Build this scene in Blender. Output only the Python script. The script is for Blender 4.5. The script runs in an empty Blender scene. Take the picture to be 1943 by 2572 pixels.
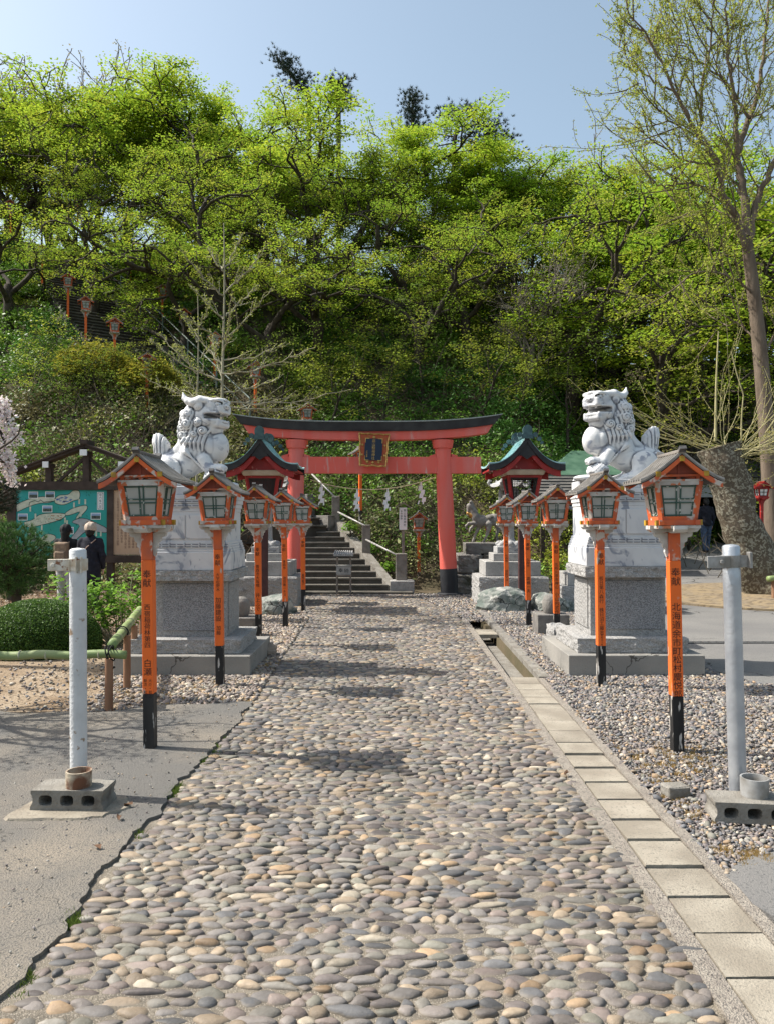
import bpy, bmesh, math, random
import numpy as np
from mathutils import Vector, Matrix, noise as mnoise

# ------------------------------------------------------------------ camera, sky, sun, exposure
S = bpy.context.scene
COL = S.collection
CAM_Z = 1.56
cam_d = bpy.data.cameras.new("camera"); cam = bpy.data.objects.new("camera", cam_d); COL.objects.link(cam)
cam_d.sensor_fit = 'HORIZONTAL'; cam_d.sensor_width = 36.0; cam_d.lens = 36.0*1950/1943
cam_d.clip_start = 0.05; cam_d.clip_end = 3000
cam.location = (0, 0, CAM_Z); cam.rotation_euler = (math.radians(90.76), 0, 0)
S.camera = cam

SUN_EL, SUN_AZ = math.radians(50.5), math.radians(-80)     # azimuth clockwise from +Y
W = bpy.data.worlds.new("World"); S.world = W; W.use_nodes = True
wn = W.node_tree.nodes; wn.clear()
sky = wn.new('ShaderNodeTexSky'); sky.sky_type = 'NISHITA'; sky.sun_disc = False
sky.sun_elevation = SUN_EL; sky.sun_rotation = SUN_AZ % (2*math.pi)
sky.air_density = 1.0; sky.dust_density = 2.6; sky.ozone_density = 1.0; sky.altitude = 0
bgn = wn.new('ShaderNodeBackground'); bgn.inputs[1].default_value = 0.15
wo = wn.new('ShaderNodeOutputWorld')
hsv = wn.new('ShaderNodeHueSaturation'); hsv.inputs['Saturation'].default_value = .80; hsv.inputs['Hue'].default_value = .482; W.node_tree.links.new(sky.outputs[0], hsv.inputs['Color']); W.node_tree.links.new(hsv.outputs[0], bgn.inputs[0]); W.node_tree.links.new(bgn.outputs[0], wo.inputs[0])
sl = bpy.data.lights.new("sun", 'SUN'); sl.energy = 5.0; sl.angle = math.radians(0.5); sl.color = (1.0, 0.95, 0.87)
so = bpy.data.objects.new("sun", sl); COL.objects.link(so)
sd = Vector((math.cos(SUN_EL)*math.sin(SUN_AZ), math.cos(SUN_EL)*math.cos(SUN_AZ), math.sin(SUN_EL)))
so.rotation_euler = sd.to_track_quat('Z', 'Y').to_euler(); so.location = (-20, 5, 30)
S.view_settings.view_transform = 'Standard'; S.view_settings.look = 'None'
S.view_settings.exposure = 0.54; S.view_settings.gamma = 1.0
S.render.film_transparent = False
try:
    S.cycles.max_bounces = 6; S.cycles.transparent_max_bounces = 8; S.cycles.diffuse_bounces = 3
    S.cycles.glossy_bounces = 2; S.cycles.transmission_bounces = 3; S.cycles.use_denoising = True
    S.cycles.caustics_reflective = False; S.cycles.caustics_refractive = False
except Exception: pass

# ------------------------------------------------------------------ helpers
F = 1950.0; CX = 971.5; HY = 1312.0
def gp(X, Y):                       # photo pixel on flat ground -> x, y
    d = CAM_Z*F/(Y-HY); return ((X-CX)*d/F, d)
def pp(X, Y, d):                    # photo pixel at a distance -> point
    return ((X-CX)*d/F, d, CAM_Z-(Y-HY)*d/F)
def rnd(seed): return np.random.default_rng(seed)

def link(o, parent=None):
    COL.objects.link(o)
    if parent is not None: o.parent = parent
    return o
def tag(o, label=None, cat=None, group=None, kind=None):
    if label: o['label'] = label
    if cat: o['category'] = cat
    if group: o['group'] = group
    if kind: o['kind'] = kind
    return o
def empty(name, loc=(0,0,0), rz=0.0, label=None, cat=None, group=None):
    o = bpy.data.objects.new(name, None); o.empty_display_size = 0.1
    o.location = loc; o.rotation_euler = (0, 0, rz); COL.objects.link(o)
    return tag(o, label, cat, group)
def copy_tree(o, parent=None):
    c = o.copy(); COL.objects.link(c)
    if parent is not None: c.parent = parent
    for ch in list(o.children): copy_tree(ch, c)
    return c

def np_mesh(name, V, Fc, mats=(), parent=None, smooth=False, mi=None, col=None, loc=None):
    """V (n,3); Fc: (m,k) int array, or list of such arrays / list of tuples. col: per-face (m,3)."""
    me = bpy.data.meshes.new(name)
    V = np.asarray(V, dtype=np.float32)
    if isinstance(Fc, np.ndarray): Fc = [Fc]
    if len(Fc) and not isinstance(Fc[0], np.ndarray):
        sizes = np.array([len(f) for f in Fc], dtype=np.int32)
        loops = np.fromiter((i for f in Fc for i in f), dtype=np.int32)
    else:
        sizes = np.concatenate([np.full(len(f), f.shape[1], dtype=np.int32) for f in Fc]) if len(Fc) else np.zeros(0, np.int32)
        loops = np.concatenate([f.reshape(-1) for f in Fc]).astype(np.int32) if len(Fc) else np.zeros(0, np.int32)
    me.vertices.add(len(V)); me.vertices.foreach_set('co', V.reshape(-1))
    me.loops.add(len(loops)); me.loops.foreach_set('vertex_index', loops)
    me.polygons.add(len(sizes))
    st = np.concatenate([[0], np.cumsum(sizes)[:-1]]).astype(np.int32) if len(sizes) else sizes
    me.polygons.foreach_set('loop_start', st); me.polygons.foreach_set('loop_total', sizes)
    if mi is not None: me.polygons.foreach_set('material_index', np.asarray(mi, dtype=np.int32))
    me.update(calc_edges=True)
    me.polygons.foreach_set('use_smooth', np.full(len(sizes), smooth))
    if col is not None:
        a = me.color_attributes.new('Col', 'FLOAT_COLOR', 'CORNER')
        c4 = np.ones((len(sizes), 4), dtype=np.float32); c4[:, :3] = col
        a.data.foreach_set('color', np.repeat(c4, sizes, axis=0).reshape(-1))
    for m in (mats if isinstance(mats, (list, tuple)) else [mats]): me.materials.append(m)
    o = bpy.data.objects.new(name, me)
    if loc is not None: o.location = loc
    return link(o, parent)

class MB:
    """collects boxes, prisms and tubes into ONE mesh"""
    def __init__(s): s.v = []; s.f = []; s.m = []; s.n = 0
    def add(s, V, Fs, m=0, T=None):
        V = np.asarray(V, dtype=float)
        if T is not None:
            M = np.array(T); V = V@M[:3, :3].T + M[:3, 3]
        s.v.append(V); s.f += [tuple(i+s.n for i in f) for f in Fs]; s.m += [m]*len(Fs); s.n += len(V); return s
    def box(s, x0, x1, y0, y1, z0, z1, m=0, T=None, tx=0, ty=0, bv=0.0):
        """tx,ty: how much wider (each side) the top is"""
        if bv > 0:
            b = bv
            P = []
            for (z, o_) in ((z0, b), (z0+b, 0), (z1-b, 0), (z1, b)):
                k = (z-z0)/(z1-z0) if z1 > z0 else 0; ax = tx*k; ay = ty*k
                X0, X1, Y0, Y1 = x0-ax+o_, x1+ax-o_, y0-ay+o_, y1+ay-o_
                c = b*0.6
                P += [(X0+c, Y0, z), (X1-c, Y0, z), (X1, Y0+c, z), (X1, Y1-c, z), (X1-c, Y1, z), (X0+c, Y1, z), (X0, Y1-c, z), (X0, Y0+c, z)]
            Fs = [tuple(range(7, -1, -1)), tuple(range(24, 32))]
            for r in range(3):
                for i in range(8): Fs.append((r*8+i, r*8+(i+1) % 8, r*8+8+(i+1) % 8, r*8+8+i))
            return s.add(P, Fs, m, T)
        V = [(x0, y0, z0), (x1, y0, z0), (x1, y1, z0), (x0, y1, z0),
             (x0-tx, y0-ty, z1), (x1+tx, y0-ty, z1), (x1+tx, y1+ty, z1), (x0-tx, y1+ty, z1)]
        return s.add(V, [(3, 2, 1, 0), (4, 5, 6, 7), (0, 1, 5, 4), (1, 2, 6, 5), (2, 3, 7, 6), (3, 0, 4, 7)], m, T)
    def beam(s, p, q, w, h, m=0, up=(0, 0, 1)):
        p = Vector(p); q = Vector(q); d = (q-p); L = d.length; d.normalize()
        u = Vector(up); sd_ = d.cross(u)
        if sd_.length < 1e-4: sd_ = d.cross(Vector((1, 0, 0)))
        sd_.normalize(); u = sd_.cross(d)
        V = []
        for c in (p, q):
            for a, b in ((-1, -1), (1, -1), (1, 1), (-1, 1)): V.append(c+sd_*(a*w/2)+u*(b*h/2))
        return s.add(V, [(0, 1, 2, 3), (7, 6, 5, 4), (0, 4, 5, 1), (1, 5, 6, 2), (2, 6, 7, 3), (3, 7, 4, 0)], m)
    def lathe(s, prof, n=24, m=0, c=(0, 0, 0), T=None, cap=True, sq=0):
        """prof list of (r,z)"""
        V = []; Fs = []
        for r, z in prof:
            for i in range(n):
                a = 2*math.pi*(i+.5)/n
                V.append((c[0]+r*math.cos(a), c[1]+r*math.sin(a), c[2]+z))
        for k in range(len(prof)-1):
            for i in range(n):
                j = (i+1) % n; Fs.append((k*n+i, k*n+j, k*n+n+j, k*n+n+i))
        if cap: Fs.append(tuple(range(n-1, -1, -1))); Fs.append(tuple((len(prof)-1)*n+i for i in range(n)))
        return s.add(V, Fs, m, T)
    def prism(s, pts, y0, y1, m=0, T=None):
        """pts (x,z) outline extruded in y"""
        n = len(pts); V = [(x, y0, z) for x, z in pts]+[(x, y1, z) for x, z in pts]
        Fs = [tuple(range(n)), tuple(range(2*n-1, n-1, -1))]+[(i, i+n, (i+1) % n+n, (i+1) % n) for i in range(n)]
        return s.add(V, Fs, m, T)
    def tube(s, pts, rad, n=8, m=0, cap=True):
        V, Fs = tube_geo(pts, rad, n, cap); return s.add(V, Fs, m)
    def build(s, name, mats, parent=None, smooth=False, loc=None, col=None, weld=False, auto=None):
        V = np.concatenate(s.v)
        o = np_mesh(name, V, s.f, mats, parent, smooth, s.m, col, loc)
        if auto:
            o.data.polygons.foreach_set('use_smooth', [True]*len(s.f)); o.data.update()
            bm = bmesh.new(); bm.from_mesh(o.data)
            for e in bm.edges:
                e.smooth = not (len(e.link_faces) != 2 or e.calc_face_angle(3.0) > auto)
            bm.to_mesh(o.data); bm.free()
        return o

def tube_geo(pts, rad, n=8, cap=True):
    P = np.asarray(pts, dtype=float); N = len(P)
    R = np.full(N, rad, dtype=float) if np.isscalar(rad) else np.asarray(rad, dtype=float)
    T = np.gradient(P, axis=0); T /= (np.linalg.norm(T, axis=1, keepdims=True)+1e-9)
    ref = np.array([0, 0, 1.0]) if abs(T[0][2]) < .9 else np.array([1.0, 0, 0])
    U = np.zeros_like(P); u = np.cross(T[0], ref); u /= np.linalg.norm(u)
    for i in range(N):
        u = u-T[i]*np.dot(u, T[i]); u /= (np.linalg.norm(u)+1e-9); U[i] = u
    Wv = np.cross(T, U)
    a = 2*np.pi*np.arange(n)/n
    V = (P[:, None, :]+R[:, None, None]*(np.cos(a)[None, :, None]*U[:, None, :]+np.sin(a)[None, :, None]*Wv[:, None, :])).reshape(-1, 3)
    Fs = []
    for k in range(N-1):
        for i in range(n):
            j = (i+1) % n; Fs.append((k*n+i, k*n+j, k*n+n+j, k*n+n+i))
    if cap: Fs.append(tuple(range(n-1, -1, -1))); Fs.append(tuple((N-1)*n+i for i in range(n)))
    return V, Fs

def fbm(x, y, z=0.0, o=3): return mnoise.fractal(Vector((x, y, z)), 1.0, 2.0, o)

# -------- materials
def mat(name, c1, c2=None, sc=5.0, rough=0.7, detail=4.0, lo=0.35, hi=0.65, bump=0.0, bsc=None, metal=0.0, c3=None, sc3=30.0, lo3=0.55, hi3=0.6,
        attr=False, trans=0.0, spec=0.3, coord='Object', stretch=(1, 1, 1), dist=0.0, randloc=False, randval=0.0):
    m = bpy.data.materials.new(name); m.use_nodes = True
    nt = m.node_tree; N = nt.nodes; L = nt.links; N.clear()
    out = N.new('ShaderNodeOutputMaterial'); b = N.new('ShaderNodeBsdfPrincipled')
    b.inputs['Roughness'].default_value = rough; b.inputs['Metallic'].default_value = metal
    b.inputs['Specular IOR Level'].default_value = spec
    tc = N.new('ShaderNodeTexCoord'); mp = N.new('ShaderNodeMapping'); mp.inputs['Scale'].default_value = stretch
    L.new(tc.outputs[coord], mp.inputs['Vector']); vec = mp.outputs['Vector']
    if randloc:
        oi = N.new('ShaderNodeObjectInfo'); ml = N.new('ShaderNodeVectorMath'); ml.operation = 'MULTIPLY_ADD'
        L.new(oi.outputs['Random'], ml.inputs[0]); ml.inputs[1].default_value = (17, 31, 23); L.new(vec, ml.inputs[2]); vec = ml.outputs[0]
    cur = None
    def rgb(c): return (c[0], c[1], c[2], 1)
    def noise_mask(scale, a, z, det):
        n = N.new('ShaderNodeTexNoise'); n.inputs['Scale'].default_value = scale; n.inputs['Detail'].default_value = det
        n.inputs['Distortion'].default_value = dist
        L.new(vec, n.inputs['Vector'])
        r = N.new('ShaderNodeMapRange'); r.inputs[1].default_value = a; r.inputs[2].default_value = z
        L.new(n.outputs['Fac'], r.inputs[0]); return r.outputs[0], n.outputs['Fac']
    if c2 is not None:
        f, raw = noise_mask(sc, lo, hi, detail)
        mx = N.new('ShaderNodeMix'); mx.data_type = 'RGBA'; L.new(f, mx.inputs[0]); mx.inputs[6].default_value = rgb(c1); mx.inputs[7].default_value = rgb(c2)
        cur = mx.outputs[2]
    if c3 is not None:
        f, raw3 = noise_mask(sc3, lo3, hi3, 3.0)
        mx = N.new('ShaderNodeMix'); mx.data_type = 'RGBA'; L.new(f, mx.inputs[0])
        if cur is None: mx.inputs[6].default_value = rgb(c1)
        else: L.new(cur, mx.inputs[6])
        mx.inputs[7].default_value = rgb(c3); cur = mx.outputs[2]
    if attr:
        at = N.new('ShaderNodeVertexColor'); at.layer_name = 'Col'
        if cur is None and c1 is None: cur = at.outputs['Color']
        else:
            mx = N.new('ShaderNodeMix'); mx.data_type = 'RGBA'; mx.blend_type = 'MULTIPLY'; mx.inputs[0].default_value = 1
            if cur is None: mx.inputs[6].default_value = rgb(c1)
            else: L.new(cur, mx.inputs[6])
            L.new(at.outputs['Color'], mx.inputs[7]); cur = mx.outputs[2]
    if randval > 0:
        oi2 = N.new('ShaderNodeObjectInfo'); mr = N.new('ShaderNodeMapRange'); L.new(oi2.outputs['Random'], mr.inputs[0])
        mr.inputs[3].default_value = 1-randval; mr.inputs[4].default_value = 1+randval
        hs = N.new('ShaderNodeHueSaturation'); L.new(mr.outputs[0], hs.inputs['Value'])
        if cur is None: hs.inputs['Color'].default_value = rgb(c1)
        else: L.new(cur, hs.inputs['Color'])
        cur = hs.outputs[0]
    if cur is None: b.inputs['Base Color'].default_value = rgb(c1)
    else: L.new(cur, b.inputs['Base Color'])
    if bump > 0:
        n = N.new('ShaderNodeTexNoise'); n.inputs['Scale'].default_value = bsc or sc*3; n.inputs['Detail'].default_value = 4
        L.new(vec, n.inputs['Vector'])
        bp = N.new('ShaderNodeBump'); bp.inputs['Strength'].default_value = min(1, bump*1.0); bp.inputs['Distance'].default_value = 0.02
        L.new(n.outputs['Fac'], bp.inputs['Height']); L.new(bp.outputs[0], b.inputs['Normal'])
    if trans > 0:
        t = N.new('ShaderNodeBsdfTranslucent'); ms = N.new('ShaderNodeMixShader'); ms.inputs[0].default_value = trans
        if cur is None: t.inputs[0].default_value = rgb(c1)
        else: L.new(cur, t.inputs[0])
        L.new(b.outputs[0], ms.inputs[1]); L.new(t.outputs[0], ms.inputs[2]); L.new(ms.outputs[0], out.inputs[0])
    else: L.new(b.outputs[0], out.inputs[0])
    m['bsdf'] = b.name
    return m

M = {}
M['mortar'] = mat('mortar', (.30, .26, .20), (.19, .165, .13), 6, .95, c3=(.42, .37, .30), sc3=160, lo3=.56, hi3=.62, bump=.9, bsc=220)
M['cobble'] = mat('cobble', (1, 1, 1), (.80, .79, .77), 45, .62, c3=(1.12, 1.08, 1.03), sc3=160, lo3=.6, hi3=.7, attr=True, bump=.18, bsc=160, spec=.35)
M['pebble'] = mat('pebble', None, attr=True, rough=.75)
M['gravelbed'] = mat('gravelbed', (.23, .205, .18), (.12, .105, .09), 55, .95, bump=1, bsc=80)
M['asphalt'] = mat('asphalt', (.150, .143, .130), (.245, .212, .168), 1.0, .95, detail=9, lo=.44, hi=.66, c3=(.11, .105, .095), sc3=110, lo3=.54, hi3=.64, bump=.7, bsc=130)
M['asphalt_road'] = mat('asphalt_road', (.145, .14, .135), (.205, .196, .18), .6, .95, detail=8, c3=(.11, .11, .105), sc3=70, lo3=.56, hi3=.66, bump=.4, bsc=150)
M['soil'] = mat('soil', (.22, .155, .095), (.34, .27, .19), 1.6, .98, detail=8, c3=(.11, .075, .045), sc3=26, lo3=.55, hi3=.66, bump=.8, bsc=60)
M['hill'] = mat('hill', (.055, .05, .025), (.10, .075, .045), 1.2, .98, detail=8, bump=.8, bsc=14)
M['slab'] = mat('slab', (.33, .295, .235), (.235, .205, .16), 4, .9, detail=8, lo=.38, hi=.64, c3=(.20, .18, .145), sc3=75, lo3=.57, hi3=.66, bump=.35, bsc=120, randloc=True, randval=.07)
M['curb'] = mat('curb', (.28, .245, .205), (.36, .32, .265), 18, .95, c3=(.17, .15, .13), sc3=90, lo3=.55, hi3=.62, bump=.9, bsc=140)
M['concrete'] = mat('concrete', (.23, .22, .20), (.30, .285, .255), 2.5, .92, detail=6, c3=(.15, .145, .13), sc3=3, lo3=.6, hi3=.75, bump=.25, bsc=60)
M['oldconcrete'] = mat('oldconcrete', (.25, .235, .205), (.17, .155, .13), 8, .92, detail=6, c3=(.11, .095, .08), sc3=9, lo3=.62, hi3=.74, bump=.5, bsc=70)
M['granite'] = mat('granite', (.46, .46, .45), (.24, .24, .24), 120, .8, detail=3, lo=.42, hi=.62, bump=.3, bsc=90)
M['granite_rough'] = mat('granite_rough', (.38, .372, .355), (.23, .225, .215), 85, .9, detail=5, lo=.40, hi=.64, c3=(.15, .14, .13), sc3=9, lo3=.60, hi3=.80, bump=1, bsc=34)
M['granite_panel'] = mat('granite_panel', (.36, .36, .36), (.15, .15, .155), 95, .85, detail=4, lo=.40, hi=.62, bump=.9, bsc=80)
M['marble'] = mat('marble', (.62, .62, .61), (.45, .46, .48), 2.6, .5, detail=9, lo=.45, hi=.70, dist=1.6, c3=(.27, .29, .33), sc3=4.6, lo3=.585, hi3=.64, stretch=(1, 1, .55), bump=.05, bsc=30)
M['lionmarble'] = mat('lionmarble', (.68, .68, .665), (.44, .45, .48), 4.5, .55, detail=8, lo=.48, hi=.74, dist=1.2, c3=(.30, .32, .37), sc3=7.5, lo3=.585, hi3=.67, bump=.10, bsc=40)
M['rock'] = mat('rock', (.24, .25, .225), (.13, .155, .135), 4.5, .92, detail=9, lo=.42, hi=.58, c3=(.40, .39, .355), sc3=6, lo3=.53, hi3=.64, bump=1, bsc=16)
M['rock_brown'] = mat('rock_brown', (.16, .13, .105), (.26, .215, .17), 4, .92, detail=8, bump=.9, bsc=18)
M['stone'] = mat('stone', (.40, .39, .37), (.29, .285, .27), 7, .88, detail=6, c3=(.2, .195, .185), sc3=60, lo3=.58, hi3=.66, bump=.4, bsc=60)
M['stone_dark'] = mat('stone_dark', (.15, .14, .13), (.24, .225, .20), 5, .92, detail=7, c3=(.08, .08, .06), sc3=4, lo3=.55, hi3=.7, bump=.6, bsc=40)
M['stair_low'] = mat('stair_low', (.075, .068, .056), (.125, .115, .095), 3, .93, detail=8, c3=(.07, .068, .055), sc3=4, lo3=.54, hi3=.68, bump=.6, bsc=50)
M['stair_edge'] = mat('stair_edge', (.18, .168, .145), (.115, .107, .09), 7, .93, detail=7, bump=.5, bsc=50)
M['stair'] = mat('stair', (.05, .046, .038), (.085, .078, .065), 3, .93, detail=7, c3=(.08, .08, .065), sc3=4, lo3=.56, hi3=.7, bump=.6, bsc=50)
M['torii_red'] = mat('torii_red', (.72, .125, .092), (.66, .185, .155), 2.4, .6, detail=8, lo=.46, hi=.74, c3=(.60, .32, .28), sc3=6, lo3=.645, hi3=.74, stretch=(1.6, 1, .22))
M['torii_black'] = mat('torii_black', (.022, .023, .027), (.045, .047, .05), 3, .5, detail=5)
M['torii_cap'] = mat('torii_cap', (.23, .25, .24), (.33, .35, .33), 4, .6)
M['orange'] = mat('orange', (.78, .145, .022), (.62, .13, .035), 5, .55, detail=6, lo=.5, hi=.75, c3=(.50, .38, .30), sc3=9, lo3=.66, hi3=.70, stretch=(1, 1, .45), randloc=True)
M['orange_worn'] = mat('orange_worn', (.62, .125, .035), (.42, .105, .055), 6, .75, detail=7, lo=.40, hi=.62, c3=(.50, .44, .38), sc3=11, lo3=.56, hi3=.62, randloc=True)
M['gable'] = mat('gable', (.30, .075, .045), (.22, .065, .045), 9, .8, detail=6, c3=(.38, .17, .12), sc3=20, lo3=.62, hi3=.7, randloc=True)
M['peelwhite'] = mat('peelwhite', (.55, .53, .49), (.40, .37, .33), 9, .85, detail=6, lo=.4, hi=.6, c3=(.50, .17, .08), sc3=13, lo3=.60, hi3=.65, randloc=True)
M['peelblack'] = mat('peelblack', (.012, .012, .013), (.03, .029, .028), 8, .55, detail=5, c3=(.42, .40, .37), sc3=26, lo3=.595, hi3=.625, stretch=(1, 1, .22), randloc=True)
M['yellowcap'] = mat('yellowcap', (.52, .33, .03), (.30, .17, .03), 20, .6)
M['roofwood'] = mat('roofwood', (.235, .212, .185), (.15, .135, .12), 10, .85, detail=7, lo=.4, hi=.65, stretch=(1, .25, 1), bump=.3, bsc=30, randloc=True)
M['rooflight'] = mat('rooflight', (.40, .375, .34), (.27, .25, .22), 14, .8, detail=5, randloc=True)
M['roofdark'] = mat('roofdark', (.052, .052, .055), (.12, .115, .11), 14, .8, detail=5, randloc=True)
M['greenbar'] = mat('greenbar', (.035, .075, .058), (.07, .115, .09), 14, .6, c3=(.48, .48, .43), sc3=30, lo3=.60, hi3=.64, randloc=True)
M['paper'] = mat('paper', (.42, .42, .385), (.34, .335, .30), 5, .8, detail=5, randloc=True)
M['ink'] = mat('ink', (.01, .01, .011), rough=.5)
M['paintred'] = mat('paintred', (.36, .028, .024), (.24, .022, .02), 6, .5, detail=5, c3=(.42, .16, .13), sc3=14, lo3=.66, hi3=.72)
M['cream'] = mat('cream', (.52, .44, .34), (.38, .29, .21), 7, .7, detail=5)
M['copper'] = mat('copper', (.27, .47, .47), (.44, .62, .62), 7, .55, detail=6, c3=(.12, .22, .23), sc3=9, lo3=.6, hi3=.7)
M['verdigris_dark'] = mat('verdigris_dark', (.035, .062, .07), (.08, .15, .155), 9, .6, detail=5)
M['blackwood'] = mat('blackwood', (.016, .016, .018), (.035, .033, .033), 8, .6)
M['maroon'] = mat('maroon', (.055, .024, .024), (.085, .04, .036), 6, .6)
M['darkwood'] = mat('darkwood', (.042, .03, .024), (.07, .05, .04), 6, .8, stretch=(1, 1, 1), bump=.2)
M['greywood'] = mat('greywood', (.27, .235, .20), (.17, .15, .13), 12, .85)
M['whitepaint'] = mat('whitepaint', (.60, .61, .61), (.47, .475, .47), 5, .5, detail=8, lo=.4, hi=.68, c3=(.26, .19, .13), sc3=17, lo3=.63, hi3=.69, bump=.25, bsc=60)
M['rustypaint'] = mat('rustypaint', (.58, .55, .47), (.45, .36, .25), 14, .6, detail=6, lo=.42, hi=.62, c3=(.22, .10, .05), sc3=22, lo3=.60, hi3=.66, bump=.3)
M['rust'] = mat('rust', (.42, .36, .27), (.14, .06, .032), 9, .7, detail=7, lo=.42, hi=.58, bump=.3)
M['galv'] = mat('galv', (.47, .49, .51), (.37, .39, .42), 7, .38, detail=6, lo=.4, hi=.6, metal=.55, spec=.5, bump=.12, bsc=40)
M['galvmatt'] = mat('galvmatt', (.40, .40, .39), (.21, .195, .17), 12, .55, metal=.35, detail=5)
M['bamboo'] = mat('bamboo', (.17, .245, .085), (.29, .33, .15), 4, .5, detail=5, stretch=(.3, 1, 1))
M['bamboo_node'] = mat('bamboo_node', (.40, .41, .28), (.26, .25, .15), 30, .6)
M['postwood'] = mat('postwood', (.20, .10, .055), (.30, .17, .10), 9, .85, stretch=(1, 1, .2), bump=.3)
M['cord'] = mat('cord', (.012, .012, .012), rough=.8)
M['rope'] = mat('rope', (.42, .36, .25), (.30, .25, .17), 40, .9)
M['white'] = mat('white', (.80, .80, .79), rough=.7)
M['bark'] = mat('bark', (.035, .028, .021), (.075, .062, .046), 6, .95, detail=7, bump=.7, bsc=18, stretch=(1, 1, .3))
M['bark_pale'] = mat('bark_pale', (.34, .32, .22), (.24, .22, .15), 8, .9, detail=5)
M['bark_ginkgo'] = mat('bark_ginkgo', (.12, .09, .065), (.20, .155, .115), 6, .95, detail=7, bump=.8, bsc=16, stretch=(1, 1, .25))
M['twig_green'] = mat('twig_green', (.30, .27, .13), (.40, .36, .19), 8, .85)
M['leaf_spring'] = mat('leaf_spring', None, attr=True, rough=.6, trans=.50, spec=.2)
M['leaf_dark'] = mat('leaf_dark', None, attr=True, rough=.5, trans=.32, spec=.3)
M['needle'] = mat('needle', None, attr=True, rough=.6, trans=.1)
M['navy'] = mat('navy', (.012, .013, .020), (.02, .02, .03), 20, .9)
M['blackcloth'] = mat('blackcloth', (.012, .012, .013), (.022, .022, .024), 20, .85)
M['beige'] = mat('beige', (.50, .40, .32), (.42, .33, .26), 30, .95)
M['bagbrown'] = mat('bagbrown', (.27, .19, .125), (.2, .14, .1), 20, .85)
M['bagblue'] = mat('bagblue', (.10, .12, .17), rough=.7)
M['strap'] = mat('strap', (.34, .23, .18), rough=.7)
M['skin'] = mat('skin', (.50, .32, .24), rough=.6)
M['hair'] = mat('hair', (.012, .010, .009), rough=.6)
M['trouser_pale'] = mat('trouser_pale', (.48, .47, .45), (.30, .30, .31), 18, .9)
M['jeans'] = mat('jeans', (.045, .07, .12), (.08, .11, .17), 16, .9)
M['shoe'] = mat('shoe', (.03, .03, .032), rough=.7)
M['wallwhite'] = mat('wallwhite', (.58, .59, .58), (.5, .51, .5), 3, .8)
M['wallblue'] = mat('wallblue', (.25, .30, .34), (.20, .24, .28), 3, .8)
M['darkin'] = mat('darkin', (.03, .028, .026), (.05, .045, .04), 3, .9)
M['tarp'] = mat('tarp', (.035, .09, .055), (.07, .14, .09), 4, .7, detail=5)
M['gold'] = mat('gold', (.58, .36, .10), (.34, .17, .05), 18, .4, metal=.4)
M['plaquered'] = mat('plaquered', (.42, .05, .02), (.30, .10, .02), 14, .5)
M['plaqueblue'] = mat('plaqueblue', (.012, .02, .038), rough=.4)
M['horse'] = mat('horse', (.30, .28, .25), (.16, .15, .135), 9, .7, detail=6)
M['cloth_red'] = mat('cloth_red', (.42, .03, .03), rough=.9)
M['mapgreen'] = mat('mapgreen', (.022, .27, .21), (.03, .33, .33), 1.2, .55, detail=2, lo=.3, hi=.7)
M['mapcream'] = mat('mapcream', (.56, .57, .46), (.42, .47, .36), 14, .6)
M['mapgrey'] = mat('mapgrey', (.36, .38, .38), (.28, .30, .31), 10, .6)
M['mapblue'] = mat('mapblue', (.06, .13, .34), (.16, .24, .42), 40, .6)
M['mapline'] = mat('mapline', (.03, .06, .055), rough=.6)
M['mapphoto'] = mat('mapphoto', (.025, .03, .03), (.10, .13, .10), 25, .5)
M['mapbrown'] = mat('mapbrown', (.30, .12, .05), (.4, .25, .12), 30, .6)
M['photosky'] = mat('photosky', (.25, .35, .50), rough=.5)
M['boardpeach'] = mat('boardpeach', (.53, .36, .24), (.48, .32, .21), 5, .8)
M['blossom'] = mat('blossom', (.88, .85, .80), attr=True, rough=.8, trans=.25)
M['slat'] = mat('slat', (.16, .15, .135), (.10, .095, .085), 5, .8)
M['grate'] = mat('grate', (.10, .10, .10), rough=.6, metal=.5)

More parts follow.
